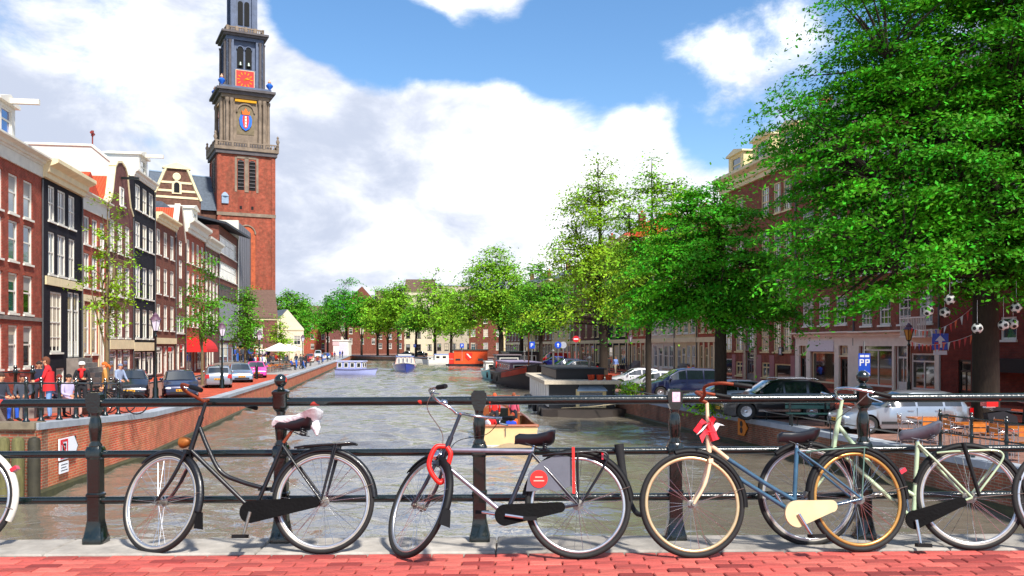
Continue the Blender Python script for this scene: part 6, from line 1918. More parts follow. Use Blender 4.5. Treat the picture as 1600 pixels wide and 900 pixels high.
def car(label, kind, pm, x, y, z, rot, group, detail=2, roofrail=False, trim=None, name='parked_car', cat='car'):
    """front points along local -x; rot turns the car about its middle"""
    K = KINDS[kind]; p = car_parts(kind); L_, W = K['L'], K['W'] / 2
    r = thing(name, label, cat, (x, y, z), rot, group)
    o = (-L_ / 2, 0, 0)
    if pm.name not in p['cache']: p['cache'][pm.name] = p['body'].mesh('body', pm, 32)
    ob('body', p['cache'][pm.name], r, o); ob('underbody', p['ub_me'], r, o)
    ob('windscreen', p['ws_me'], r, o); ob('rear_window', p['rw_me'], r, o)
    for m in p['side_me']: ob('side_window', m, r, o)
    for c in K['wh']:
        for sgn in (-1, 1):
            w = ob('wheel', p['tyre'], r, (c - L_ / 2, sgn * (W - .115), K['r'])); 
            if sgn > 0: w.rotation_euler = (0, 0, pi)
            ob('rim', p['rim'], w); ob('rim_back', p['rimback'], w)
    hz_ = interp(K['top'], .08) - .10
    for sgn in (-1, 1):
        b = MB(); b.ball((.12 - L_ / 2, sgn * (W * .70), hz_), (.15, .19, .085), 12, 8); b.build('headlight', lampclear, r, smooth=60)
        tb = MB(); tb.box((L_ / 2 - .05, sgn * (W * .80), K['belt'] - .16), (.12, .26, .26)); tb.build('taillight', lampred, r)
        if detail > 1:
            mr = MB(); xm = K['side'][0][0] - .02 - L_ / 2; mr.ball((xm, sgn * (W + .07), K['belt'] + .08), (.07, .10, .075), 10, 7); mr.build('mirror', pm, r, smooth=60)
            for (a, c) in K['side'][:2]:
                MB().b2(c - .28 - L_ / 2, c - .08 - L_ / 2, sgn * (W + .004) - .012, sgn * (W + .004) + .012, K['belt'] - .14, K['belt'] - .11).build('door_handle', pm if not trim else trim, r)
                MB().b2(c + .035 - L_ / 2, c + .045 - L_ / 2, sgn * (W * .985) - .01, sgn * (W * .985) + .01, .3, K['belt'] - .02).build('door_gap', cartrim, r)
    if detail > 1:
        for sgn in (-1, 1):
            MB().b2(K['wh'][0] + K['r'] + .12 - L_ / 2, K['wh'][1] - K['r'] - .12 - L_ / 2, sgn * (W + .003) - .015, sgn * (W + .003) + .015, .36, .45).build('side_moulding', trim or cartrim, r)
    MB().b2(-L_ / 2 - .03, -L_ / 2 + .10, -W * .62, W * .62, .30, .40).build('front_grille', cartrim, r)
    for e, nm in ((-1, 'front_plate'), (1, 'rear_plate')):
        xx = e * (L_ / 2 + .035)
        pl = MB().b2(xx - .008, xx + .008, -.26, .26, .42 if e < 0 else .55, .53 if e < 0 else .66).build(nm, plate_y, r)
        z0 = .42 if e < 0 else .55
        for i, yy in enumerate((-.20, -.135, -.03, .035, .14, .205)): MB().b2(xx + e * .009 - .001, xx + e * .009 + .001, yy - .022, yy + .022, z0 + .02, z0 + .09).build('plate_letter', plate_ink, pl)
    MB().b2(L_ / 2 - .04, L_ / 2 + .03, -W * .84, W * .84, .34, .50).build('rear_bumper', pm, r)
    if roofrail:
        zt = interp(K['top'], L_ * .55)
        for sgn in (-1, 1): MB().tube([(K['ws'][1] + .2 - L_ / 2, sgn * W * .66, zt), (K['ws'][1] + .3 - L_ / 2, sgn * W * .66, zt + .05), (K['rw'][0] - .3 - L_ / 2, sgn * W * .66, zt + .05), (K['rw'][0] - .15 - L_ / 2, sgn * W * .66, zt - .01)], .018, 6).build('roof_rail', chrome, r, smooth=60)
    return r
gR, gL = 'cars parked nose to the canal', 'cars parked along the left quay'
silver = paint('silver', '#9aa0a8', .7); blackc = paint('black', '#0c0c12'); navy = paint('navy', '#0f1a3c'); greyg = paint('grey', '#8e939c', .6); whitec = paint('white', '#c4c6cc', .2)
bluec = paint('blue', '#1030b0'); redc = paint('red', '#b81414'); darkc = paint('dark_grey', '#23262e', .5); slv2 = paint('pale_blue', '#8fa3b8', .5); pinkc = paint('pink', '#e0309a', .0); indigo = paint('indigo', '#171a38', .4)
def right_car(label, kind, pm, px_front, py_bottom, rot=0.06, **kw):
    Y = 1400 * (1.4 - RZ) / (py_bottom - 541)
    K = KINDS[kind]
    x = xz(px_front, Y) + K['L'] / 2
    r = car(label, kind, pm, x, Y + K['W'] / 2, RZ, rot, gR, **kw); r.scale = (.93, .93, .9); return r
c = right_car('silver grey estate car seen side-on by the terrace tables', 'wagon', silver, 1312, 679, .05)
right_car('black SUV with chrome window line parked beside the green bench', 'suv', blackc, 1124, 657, .04, roofrail=True, trim=chrome)
right_car('silver hatchback parked behind the round tree trunk', 'hatch', greyg, 1066, 641, .10)
right_car('dark blue people carrier between white and silver cars', 'mpv', navy, 1002, 622, .08)
right_car('small white hatchback beside the dark blue people carrier', 'hatch', whitec, 968, 615, .10)
right_car('white hatchback half hidden at the end of the near parking row', 'hatch', whitec, 946, 606, .12)
car('dark blue estate car parked beyond the black houseboat roof', 'wagon', indigo, xz(882, 92), 92, RZ, .3, gR, detail=1)
car('bright blue hatchback parked beside the barge', 'hatch', bluec, xz(864, 118), 118, RZ, .15, gR, detail=1)
car('red delivery van parked behind the bright blue hatchback', 'van', redc, xz(862, 130), 131, RZ, .15, gR, detail=1, name='delivery_van', cat='van')
car('black car parked behind the dark blue estate', 'hatch', blackc, xz(898, 84), 84.5, RZ, .3, gR, detail=1)
for i, (px, Y) in enumerate(((634, 246), (655, 243))): car(['dark far car parked left on the bend quay', 'dark far car parked right on the bend quay'][i], 'sedan', darkc, xz(px, Y), Y, RZ, .15, 'far cars on the bend quay', detail=1)
# left quay: cars parked lengthwise, noses towards the bridge unless noted
def left_car(label, kind, pm, px, Y, rot, **kw):
    r = car(label, kind, pm, xz(px, Y), Y, zl(Y), rot, gL, **kw); r.scale = (.94,) * 3; return r
aw_ = ANG_L
left_car('dark grey round-backed car facing the bridge behind the seated people', 'beetle', darkc, 205, 43.5, aw_ + radians(12))
left_car('dark navy hatchback with yellow plate facing the bridge', 'hatch', indigo, 281, 44.5, aw_ + radians(14))
left_car('silver estate car seen from behind with red tail lights', 'wagon', silver, 341, 57, aw_ + pi + radians(10), roofrail=True)
left_car('pale blue saloon facing the bridge behind the silver estate', 'sedan', slv2, 375, 66, aw_ + radians(12))
left_car('small pink car parked next to the cafe terrace', 'hatch', pinkc, 400, 76, aw_ + radians(10))
for i, (px, Y, pm, lab) in enumerate([(484, 160, redc, 'red far car parked beyond the terrace'), (510, 178, slv2, 'pale far car parked beyond the red car'), (468, 175, darkc, 'dark far car under the young trees'), (497, 205, whitec, 'white far van near the kiosk')]):
    left_car(lab, 'van' if 'van' in lab else 'sedan', pm, px, Y, aw_ + .05, detail=1)

# ================================================================== BOATS
def hull(L_, W, H, bowrake=.8, sheer=.3, n=16, stern=.85, bow_sharp=1.6, draft=.5):
    """hull: bow at +x; open top; returns MB and gunwale point lists"""
    b = MB(); vs_, fs = [], []; gl_, gr_ = [], []
    k = 5
    for i in range(n + 1):
        t = i / n; x = -L_ / 2 + t * L_
        w = W / 2 * (1 - max(0, (t - .55) / .45) ** bow_sharp) * (stern + (1 - stern) * min(1, t / .3))
        w = max(w, .02)
        z = H + sheer * max(0, (t - .5) / .5) ** 2 + sheer * .25 * max(0, (.3 - t) / .3)
        xr_ = bowrake * max(0, (t - .6) / .4) ** 2
        row = [(x + xr_, -w, z), (x + xr_ * .6, -w * .96, z * .5), (x + xr_ * .2, -w * .75, -draft * .4), (x, 0, -draft)]
        vs_ += row + [(p[0], -p[1], p[2]) for p in row[2::-1]]
        gl_.append(Vector(row[0])); gr_.append(Vector((row[0][0], -row[0][1], row[0][2])))
    m = 7
    for i in range(n):
        for j in range(m - 1): fs.append((i * m + j, (i + 1) * m + j, (i + 1) * m + j + 1, i * m + j + 1)[::-1])
    fs.append(tuple(range(m)))
    b.add(vs_, fs)
    return b, gl_, gr_
def deck_mb(gl_, gr_, dz, i0=0, i1=None):
    b = MB(); i1 = len(gl_) if i1 is None else i1
    vs_, fs = [], []
    for i in range(i0, i1): vs_ += [gl_[i] + Vector((0, .02, dz)), gr_[i] + Vector((0, -.02, dz))]
    for i in range(i1 - i0 - 1): fs.append((2 * i, 2 * i + 1, 2 * i + 3, 2 * i + 2)[::-1])
    return b.add(vs_, fs)
def gunwale(gl_, gr_, r): 
    return MB().tube(gl_, r, 6).tube(gr_, r, 6)
def cabin(root, x0, x1, w, z0, z1, wm, rm, nwin, wh=(.35, .8), gl=None, over=.12, taper=.92, fm=None, endwin=1, name='cabin'):
    c = MB(); W = w / 2; Wt = W * taper
    c.add([(x0, -W, z0), (x1, -W, z0), (x1, W, z0), (x0, W, z0), (x0 + .05, -Wt, z1), (x1 - .05, -Wt, z1), (x1 - .05, Wt, z1), (x0 + .05, Wt, z1)], [(0, 1, 5, 4), (1, 2, 6, 5), (2, 3, 7, 6), (3, 0, 4, 7), (4, 5, 6, 7)])
    co = c.build(name, wm, root)
    rf = MB(); rf.add([(x0 - over, -Wt - over, z1 + .001), (x1 + over, -Wt - over, z1 + .001), (x1 + over, Wt + over, z1 + .001), (x0 - over, Wt + over, z1 + .001), (x0 - over * .8, -Wt - over * .7, z1 + .10), (x1 + over * .8, -Wt - over * .7, z1 + .10), (x1 + over * .8, Wt + over * .7, z1 + .10), (x0 - over * .8, Wt + over * .7, z1 + .10)],
           [(0, 1, 5, 4), (1, 2, 6, 5), (2, 3, 7, 6), (3, 0, 4, 7), (4, 5, 6, 7), (3, 2, 1, 0)])
    rf.build('roof', rm, root)
    Hh = z1 - z0
    za, zb = z0 + Hh * wh[0], z0 + Hh * wh[1]
    def yat(z): return W + (Wt - W) * (z - z0) / Hh
    fm = fm or white_w; gl = gl or GL[0]
    for i in range(nwin):
        a = x0 + (x1 - x0) * (i + .18) / nwin; e = x0 + (x1 - x0) * (i + .82) / nwin
        for sgn in (-1, 1):
            f = MB().add([(a, sgn * (yat(za) + .02), za), (e, sgn * (yat(za) + .02), za), (e, sgn * (yat(zb) + .02), zb), (a, sgn * (yat(zb) + .02), zb), (a, sgn * (yat(za) - .02), za), (e, sgn * (yat(za) - .02), za), (e, sgn * (yat(zb) - .02), zb), (a, sgn * (yat(zb) - .02), zb)],
                         [(0, 1, 2, 3) if sgn < 0 else (3, 2, 1, 0), (0, 4, 5, 1), (1, 5, 6, 2), (2, 6, 7, 3), (3, 7, 4, 0)])
            fo = f.build('window', fm, root)
            q = .07
            MB().add([(a + q, sgn * (yat(za + q) + .026), za + q), (e - q, sgn * (yat(za + q) + .026), za + q), (e - q, sgn * (yat(zb - q) + .026), zb - q), (a + q, sgn * (yat(zb - q) + .026), zb - q)], [(0, 1, 2, 3) if sgn < 0 else (3, 2, 1, 0)]).build('pane', gl, fo)
    for xx, sg in ((x0, -1), (x1, 1)):
        for j in range(endwin):
            a = -W * .8 + j * 1.6 * W / endwin + .08; e = -W * .8 + (j + 1) * 1.6 * W / endwin - .08
            xo = xx + sg * .035
            fo = MB().b2(min(xo, xo - sg * .04), max(xo, xo - sg * .04), a, e, za, zb).build('window', fm, root)
            xp = xo + sg * .006
            MB().add([(xp, a + .08, za + .08), (xp, e - .08, za + .08), (xp, e - .08, zb - .08), (xp, a + .08, zb - .08)], [(0, 1, 2, 3) if sg > 0 else (3, 2, 1, 0)]).build('pane', gl, fo)
    return co
gB = 'boats moored along the right quay'
ba = ANG_L   # bow away along the canal
boat_white = mat('boat_white', '#c9c6be', .45, var=.1, scale=2)
boat_black = mat('boat_black', '#101218', .45, var=.2, scale=2)
tar = mat('hull_tar', '#2a211c', .6, var=.3, scale=2)

# black and white houseboat
hb_ = thing('houseboat', 'low black and white houseboat with a framed window facing the bridge', 'boat', (3.55, 57.4, WATER_Z), radians(93), gB)
MB().prismz([(-8.2, -2.3), (7.6, -2.2), (8.2, -1.4), (8.2, 1.4), (7.6, 2.2), (-8.2, 2.3), (-8.5, 1.5), (-8.5, -1.5)], -.6, .42).build('hull', tar, hb_)
MB().b2(-7.2, 7.4, -1.85, 1.85, .42, 1.78).build('cabin', boat_black, hb_)
for i in range(9):
    for sgn in (1, -1):
        MB().b2(-7.0 + i * 1.6, -7.0 + i * 1.6 + 1.25, sgn * 1.88 - .03, sgn * 1.88 + .03, .5, 1.7).build('side_panel', mat('panel_white', '#e2e0d8', .5, var=.06), hb_)
rf = MB().b2(-7.6, 7.8, -2.15, 2.15, 1.78, 1.98).build('roof', mat('houseboat_roof', '#b8ac98', .7, var=.2), hb_)
MB().b2(-5.6, 4.5, -1.5, 1.3, 1.981, 2.55).build('roof_cabin', boat_black, hb_)
MB().b2(-5.75, 4.65, -1.62, 1.42, 2.551, 2.62).build('roof_cabin_top', mat('dark_felt', '#24262a', .8), hb_)
wf = MB().b2(-7.26, -7.2, -1.35, .35, .45, 1.5).build('window', cream_w, hb_)
MB().add([(-7.265, -1.15, .5), (-7.265, .15, .5), (-7.265, .15, 1.32), (-7.265, -1.15, 1.32)], [(3, 2, 1, 0)]).build('pane', GL[3], wf)
MB().add([(-7.7, -1.35, 1.46), (-7.7, .35, 1.46), (-7.2, .15, 1.70), (-7.2, -1.15, 1.70), (-7.7, -1.35, 1.40), (-7.7, .35, 1.40)], [(3, 2, 1, 0), (0, 1, 5, 4)]).build('window_hood', lead, wf)

# dark barge with red bow
bg_ = thing('barge', 'dark tarred barge with orange-red bow panels and mauve cabin', 'boat', (xz(808, 91), 92, WATER_Z), radians(97) + pi, gB)
hm, g1, g2 = hull(25, 4.6, 1.25, 1.6, 1.1, stern=.7, bow_sharp=2.2)
hm.build('hull', tar, bg_, smooth=60); deck_mb(g1, g2, -.08).build('deck', mat('deck_brown', '#5c4434', .8, var=.2), bg_); gunwale(g1, g2, .07).build('gunwale', boat_black, bg_)
rp = MB()
for G, o in ((g1, -.04), (g2, .04)):
    vs_, fs = [], []
    for i in range(11, 16): vs_ += [G[i] + Vector((0, o, .10)), G[i] + Vector((-.05, o * 1.2, -.55))]
    for i in range(4): fs += [(2 * i, 2 * i + 1, 2 * i + 3, 2 * i + 2), (2 * i + 2, 2 * i + 3, 2 * i + 1, 2 * i)]
    rp.add(vs_, fs)
rp.build('bow_panel', mat('boat_red', '#d03a18', .45, var=.1), bg_)
cabin(bg_, -6, 6.5, 3.2, 1.2, 2.3, mat('cabin_mauve', '#6e4f5e', .5, var=.1), mat('roof_mauve', '#8d7f98', .5, var=.1), 7, (.4, .85))
cabin(bg_, -11, -7, 2.8, 1.2, 2.9, boat_black, mat('roof_mauve2', '#5a4a50', .5), 3, (.4, .85))

# dark glazed houseboat behind the barge
h2_ = thing('houseboat', 'dark houseboat with a row of large windows behind the barge', 'boat', (xz(812, 121), 121, WATER_Z), radians(96), gB)
MB().prismz([(-6, -2.2), (6, -2.2), (6.4, 0), (6, 2.2), (-6, 2.2)], -.5, .6).build('hull', tar, h2_)
cabin(h2_, -5.5, 5.5, 4.0, .6, 3.1, mat('cabin_brown', '#2c1f1c', .5), boat_black, 7, (.25, .85), endwin=5, taper=.97)

t2_ = thing('boat', 'turquoise and white motor boat moored beyond the barge stern', 'boat', (xz(770, 108), 108, WATER_Z), radians(96) + pi, gB)
hm, g1, g2 = hull(9, 2.6, .95, .9, .6); hm.build('hull', mat('boat_turquoise', '#5fb0b4', .4, var=.1), t2_, smooth=60); deck_mb(g1, g2, -.06).build('deck', boat_white, t2_); gunwale(g1, g2, .05).build('gunwale', boat_white, t2_)
cabin(t2_, -3, 1.2, 1.9, .9, 2.0, boat_white, boat_white, 3)
oh = thing('houseboat', 'bright orange-red houseboat with a shield on its side', 'boat', (xz(733, 176), 176, WATER_Z), radians(0), gB)
MB().prismz([(-4.0, -1.6), (4.2, -1.6), (4.6, 0), (4.2, 1.6), (-4.0, 1.6), (-4.6, 0)], -.5, .45).build('hull', boat_black, oh)
orb = mat('boat_orange', '#d2480e', .5, var=.12, scale=1.5)
MB().b2(-2.9, 3.6, -1.45, 1.45, .45, 3.1).build('cabin', orb, oh); MB().b2(-3.1, 3.8, -1.65, 1.65, 3.1, 3.3).build('roof', mat('roof_darkgreen', '#303a34', .7), oh)
MB().b2(-3.9, -2.95, -1.4, 1.4, .45, 2.6).build('porch', mat('boat_red2', '#c02410', .5), oh)
shd = MB().prism([(-.65, 2.6), (.65, 2.6), (.65, 1.7), (0, 1.1), (-.65, 1.7)], -1.52, -1.46).build('shield', clockred, oh)
MB().prism([(-.5, 2.45), (-.15, 2.45), (.5, 1.75), (.3, 1.55)], -1.53, -1.521).build('shield_band', boat_white, shd)
for xx in (-2.1, 2.3): MB().b2(xx - .5, xx + .5, -1.48, -1.44, 1.1, 1.5).build('window', GL[0], oh)

# lavender saloon boat
lv = thing('saloon_boat', 'small lavender saloon boat passing the left quay', 'boat', (xz(556, 121), 121, WATER_Z), radians(-12))
lav = mat('boat_lavender', '#8e96c4', .45, var=.08)
hm, g1, g2 = hull(5.2, 2.2, .75, .5, .15, stern=.95, bow_sharp=2.6); hm.build('hull', lav, lv, smooth=60); deck_mb(g1, g2, -.05).build('deck', boat_white, lv); gunwale(g1, g2, .06).build('gunwale', mat('lav_dark', '#4a4668', .5), lv)
cabin(lv, -2.4, 1.2, 1.8, .7, 1.85, lav, mat('roof_lav', '#b0b4d4', .5), 4, (.3, .88), endwin=2, gl=GL[3])
# blue canal tour boat head on
tb_ = thing('tour_boat', 'blue hulled canal tour boat with glass roof coming towards the bridge', 'boat', (xz(632, 140), 140, WATER_Z), radians(98) + pi)
hm, g1, g2 = hull(17, 3.6, 1.0, .8, .5, stern=.9, bow_sharp=2.8); hm.build('hull', paint('boat_blue', '#1038a8', .0), tb_, smooth=60); deck_mb(g1, g2, -.1).build('deck', boat_white, tb_); gunwale(g1, g2, .08).build('gunwale', boat_white, tb_)
cabin(tb_, -7.5, 5.2, 3.1, .9, 2.3, mat('cabin_pinkwhite', '#d8a8a0', .4), mat('roof_blueish', '#5a6a9a', .4), 9, (.2, .92), glass_mat('glass_tour', '#7a7880'), endwin=4, taper=.8)
MB().b2(-6, 3, -1.0, 1.0, 2.45, 2.6).build('skylight', boat_white, tb_)
for i, (px, Y, L_, c, lab) in enumerate([(672, 205, 6.5, boat_white, 'small white open boat moored at the bend'), (690, 196, 8, mat('boat_grey', '#6a6e74', .5), 'grey flat work boat moored near the orange houseboat')]):
    r = thing('boat', lab, 'boat', (xz(px, Y), Y, WATER_Z), radians(170), None)
    hm, g1, g2 = hull(L_, 2.2, .8, .5, .3); hm.build('hull', c, r, smooth=60); deck_mb(g1, g2, -.2).build('deck', mat('deck_pale', '#9a8f80', .8), r); cabin(r, -1.8, .4, 1.4, .6, 1.5, c, boat_white, 2)
pv = thing('saloon_boat', 'white and blue motor cruiser moored left of the orange houseboat', 'boat', (xz(697, 186), 186, WATER_Z), radians(12))
hm, g1, g2 = hull(7.5, 2.5, 1.0, .8, .4); hm.build('hull', boat_white, pv, smooth=60); deck_mb(g1, g2, -.1).build('deck', boat_white, pv); cabin(pv, -2.5, 1.5, 2.0, .9, 2.2, boat_white, paint('cruiser_blue', '#2a62b8', 0), 3)

# wooden open launch close to the bridge
wl_p = (xz(783, 37.5), 39.3, WATER_Z)
wl = thing('launch', 'varnished open wooden launch with beige transom passing below the railing', 'boat', wl_p, radians(94))
varn = mat('varnish', '#8a4a28', .3, var=.25, scale=4, coat=.6, stretch=(1, 6, 6)); beige = mat('boat_beige', '#c8a878', .5, var=.08, scale=2)
hm, g1, g2 = hull(9.0, 2.45, .66, .6, .5, stern=.94, bow_sharp=2.0); hm.build('hull', beige, wl, smooth=50)
gw = MB()
for G in (g1, g2): gw.tube([p + Vector((0, 0, .02)) for p in G], .06, 6)
gw.tube([g1[0] + Vector((0, 0, .02)), g2[0] + Vector((0, 0, .02))], .06, 6)
gw.build('gunwale', varn, wl, smooth=60)
# inner side planking and floor so that the boat reads as open
inn = MB(); vs_, fs = [], []
for i in range(0, 12):
    for G, s_ in ((g1, 1), (g2, -1)): vs_ += [G[i] + Vector((0, .05 * s_, 0)), G[i] + Vector((0, .14 * s_, -.5))]
for i in range(11): fs += [(4 * i, 4 * i + 1, 4 * i + 5, 4 * i + 4), (4 * i + 2, 4 * i + 6, 4 * i + 7, 4 * i + 3)]
inn.add(vs_, fs).build('side_lining', varn, wl)
deck_mb(g1, g2, -.5, 0, 12).build('floor', mat('boat_floor', '#4a2c1c', .7), wl); deck_mb(g1, g2, .0, 11).build('foredeck', varn, wl)
MB().b2(-4.54, -4.50, -1.1, 1.1, -.05, .62).build('transom', beige, wl); MB().b2(-4.58, -4.53, -1.12, 1.12, .02, .07).build('rubbing_strip', boat_white, wl)
for xx in (-3.9, -2.0, -.4): MB().b2(xx - .2, xx + .2, -1.0, 1.0, .24, .32).build('bench', varn, wl)
MB().b2(.6, .7, -.85, .85, .1, 1.15).build('bulkhead', varn, wl)
wsn = MB(); 
for a in (-.8, -.27, .27, .8): wsn.b2(.62, .68, a - .03, a + .03, 1.15, 1.65)
wsn.b2(.6, .7, -.86, .86, 1.65, 1.72)
wsn.build('windscreen_frame', varn, wl); MB().b2(.55, .59, -.32, .12, .45, 1.15).build('hatch_door', dark_door, wl)
MB().tube([(-4.56, .12, .4), (-4.56, .12, .74)], .02, 6).build('mooring_ring', chrome, wl)

# fenders, stove pipes and ropes
def fenders(root, pts, r=.26):
    for p in pts: MB().torus(r, .09, 18, 8, c=p).build('tyre_fender', rubber, root, smooth=180)
def stovepipe(root, p, h=.9):
    MB().lathe([(.08, 0), (.08, h), (.15, h + .02), (.15, h + .06), (.02, h + .2)], 10, c=p).build('stove_pipe', steel_dull, root, smooth=40)
for xx in (-6.5, -3, 1, 5):
    for sgn in (-1, 1): fenders(hb_, [(xx, sgn * 2.36, .2)])
stovepipe(hb_, (3.2, .6, 2.62)); stovepipe(hb_, (-3.0, -1.0, 2.62), .5)
for k in range(3): MB().lathe([(.16, 0), (.22, .3), (.2, .3), (.18, .26)], 10, c=(-6.6, -1.6 + k * .5, 1.98)).build('plant_pot', orange, hb_, smooth=40)
for xx in (-7, -2, 3): fenders(bg_, [(xx, -2.42, .75), (xx, 2.42, .75)])
stovepipe(bg_, (2, .5, 2.4)); MB().tube([(8.5, 0, 1.4), (8.5, 0, 5.2)], .07, 8).build('mast', varn, bg_)
MB().torus(.3, .07, 20, 8, c=(-4, -1.72, 1.9)).build('life_ring', mat('ring_red', '#d03020', .6), bg_, smooth=180)
stovepipe(oh, (1.5, 0, 3.3)); stovepipe(h2_, (2, 0, 3.2))
for xx in (-3.2, 0, 3.4): fenders(oh, [(xx, -1.68, .1)], .2)
MB().tube([(-4.3, -1.5, .45), (-4.3, -1.5, 1.4), (-3.0, -1.5, 1.4)], .03, 6).build('rail', boat_white, oh)
for (a, c_, lab) in [((2.2, 50.6, WATER_Z + .4), (xr(47) + .3, 47, RZ), 'mooring rope from the black and white houseboat'), ((1.4, 80, WATER_Z + 1.6), (xr(76) + .3, 76, RZ), 'mooring rope from the dark barge bow')]:
    A_, C_ = Vector(a), Vector(c_)
    tag(MB().tube([A_.lerp(C_, t) - Vector((0, 0, .5 * t * (1 - t))) for t in np.linspace(0, 1, 9)], .025, 6).build('mooring_rope', mat('rope', '#b8a888', .9), smooth=60), lab, 'rope')
# ================================================================== PEOPLE
def pose_stand(): return dict(pel=(0, 0, .95), spn=(0, .01, 1.14), che=(0, 0, 1.34), nek=(0, .01, 1.49), hed=(0, -.01, 1.57), top=(0, -.005, 1.66),
    sl=(-.17, .01, 1.41), el=(-.21, .03, 1.13), wl=(-.20, -.06, .90), sr=(.17, .01, 1.41), er=(.21, .03, 1.13), wr=(.20, -.06, .90),
    hl=(-.09, 0, .90), kl=(-.095, -.01, .50), al=(-.10, .02, .08), tl=(-.11, -.14, .035), hr=(.09, 0, .90), kr=(.095, -.01, .50), ar=(.10, .02, .08), tr=(.11, -.14, .035))
def P_(**kw):
    d = pose_stand(); d.update(kw); return d
POSES = {
 'stand': P_(),
 'fold': P_(el=(-.24, -.04, 1.16), wl=(.06, -.20, 1.17), er=(.24, -.04, 1.14), wr=(-.06, -.21, 1.12)),
 'lean': P_(nek=(0, -.06, 1.48), hed=(0, -.09, 1.55), top=(0, -.10, 1.64), che=(0, -.04, 1.33), el=(-.22, -.12, 1.14), wl=(-.14, -.34, 1.04), er=(.22, -.12, 1.14), wr=(.14, -.34, 1.04), sl=(-.17, -.03, 1.40), sr=(.17, -.03, 1.40)),
 'walk': P_(kl=(-.095, -.16, .52), al=(-.10, -.22, .10), tl=(-.10, -.38, .05), kr=(.095, .06, .50), ar=(.10, .26, .13), tr=(.10, .14, .04), wl=(-.2, .16, .92), wr=(.2, -.2, .95), el=(-.21, .1, 1.14), er=(.21, -.02, 1.13)),
 'sit': P_(pel=(0, 0, .52), spn=(0, .03, .71), che=(0, .02, .91), nek=(0, .0, 1.06), hed=(0, -.03, 1.14), top=(0, -.03, 1.23), sl=(-.17, .01, .98), sr=(.17, .01, .98), el=(-.21, -.05, .72), er=(.21, -.05, .72), wl=(-.1, -.30, .66), wr=(.1, -.30, .66),
      hl=(-.09, -.02, .50), kl=(-.11, -.44, .50), al=(-.11, -.42, .08), tl=(-.11, -.58, .035), hr=(.09, -.02, .50), kr=(.11, -.44, .50), ar=(.11, -.46, .08), tr=(.11, -.62, .035)),
}
RAD = dict(pel=(.145, .11), spn=(.125, .095), che=(.155, .105), nek=(.052, .052), hed=(.076, .09), top=(.07, .08), sl=(.066, .066), el=(.046, .046), wl=(.034, .034), sr=(.066, .066), er=(.046, .046), wr=(.034, .034),
           hl=(.095, .10), kl=(.06, .062), al=(.044, .046), tl=(.036, .028), hr=(.095, .10), kr=(.06, .062), ar=(.044, .046), tr=(.036, .028))
EDG = [('pel', 'spn', 0), ('spn', 'che', 0), ('che', 'nek', 0), ('nek', 'hed', 3), ('hed', 'top', 3), ('che', 'sl', 0), ('sl', 'el', 0), ('el', 'wl', 0), ('che', 'sr', 0), ('sr', 'er', 0), ('er', 'wr', 0),
       ('pel', 'hl', 1), ('hl', 'kl', 1), ('kl', 'al', 1), ('al', 'tl', 2), ('pel', 'hr', 1), ('hr', 'kr', 1), ('kr', 'ar', 1), ('ar', 'tr', 2)]
skin_m = mat('skin_tone', '#c08a68', .6, var=.08, scale=12)
BODY = {}
def body_mesh(pose):
    if pose in BODY: return BODY[pose]
    J = POSES[pose]; names = list(J)
    me = bpy.data.meshes.new('person_skeleton')
    me.from_pydata([J[k] for k in names], [(names.index(a), names.index(b)) for a, b, _ in EDG], [])
    o = bpy.data.objects.new('person_skeleton', me); COL.objects.link(o)
    md = o.modifiers.new('skin', 'SKIN'); md.use_smooth_shade = True
    for k, sv in zip(names, me.skin_vertices[0].data):
        sv.radius = RAD[k]; sv.use_root = (k == 'pel')
    sb = o.modifiers.new('sub', 'SUBSURF'); sb.levels = 2; sb.render_levels = 2
    dg = bpy.context.evaluated_depsgraph_get()
    ev = o.evaluated_get(dg)
    res = bpy.data.meshes.new_from_object(ev, depsgraph=dg)
    bpy.data.objects.remove(o)
    # hands: palm, four fingers of unequal length and a thumb from the side of the palm
    b = MB(); b.v = [tuple(v.co) for v in res.vertices]; b.f = [tuple(p.vertices) for p in res.polygons]
    segs = [(Vector(J[a]), Vector(J[c]), m) for a, c, m in EDG]
    for f in b.f:
        c = sum((Vector(b.v[i]) for i in f), Vector()) / len(f)
        best, bm = 9, 0
        for a, e, m in segs:
            t = max(0, min(1, (c - a).dot(e - a) / (e - a).length_squared)); dd = (c - a.lerp(e, t)).length
            if dd < best: best, bm = dd, m
        b.m.append(bm)
    for s_, e, w in ((-1, 'el', 'wl'), (1, 'er', 'wr')):
        a, c = Vector(J[e]), Vector(J[w]); d = (c - a).normalized()
        side = d.cross(Vector((0, 0, 1))); side = side.normalized() if side.length > .1 else Vector((0, 1, 0))
        side2 = d.cross(side).normalized()
        b.tube([c - d * .01, c + d * .04, c + d * .085], [.03, .038, .03], 8, m=3)
        for i, (off, ln) in enumerate(((-.024, .062), (-.008, .075), (.008, .07), (.024, .052))):
            s0 = c + d * .08 + side2 * off
            b.tube([s0, s0 + d * ln * .55 - side * .008, s0 + d * ln * .9 - side * .024], [.009, .0085, .007], 5, m=3)
        b.tube([c + d * .03 + side2 * -.03, c + d * .06 + side2 * -.055, c + d * .09 + side2 * -.06], [.012, .010, .008], 5, m=3)
    # nose and ears
    hd = Vector(J['hed']).lerp(Vector(J['top']), .35)
    b.ball(hd + Vector((0, -.098, .0)), (.014, .022, .02), 8, 6, 3)
    for s_ in (-1, 1): b.ball(hd + Vector((.08 * s_, .0, .0)), (.012, .02, .03), 8, 6, 3)
    bpy.data.meshes.remove(res)
    me2 = b.mesh('body', [skin_m] * 4, 180)
    BODY[pose] = (me2, hd)
    return BODY[pose]
def cloth(c): return mat('cloth_' + c.strip('#'), c, .85, var=.15, scale=9, bump=.15)
HAIRM = {}
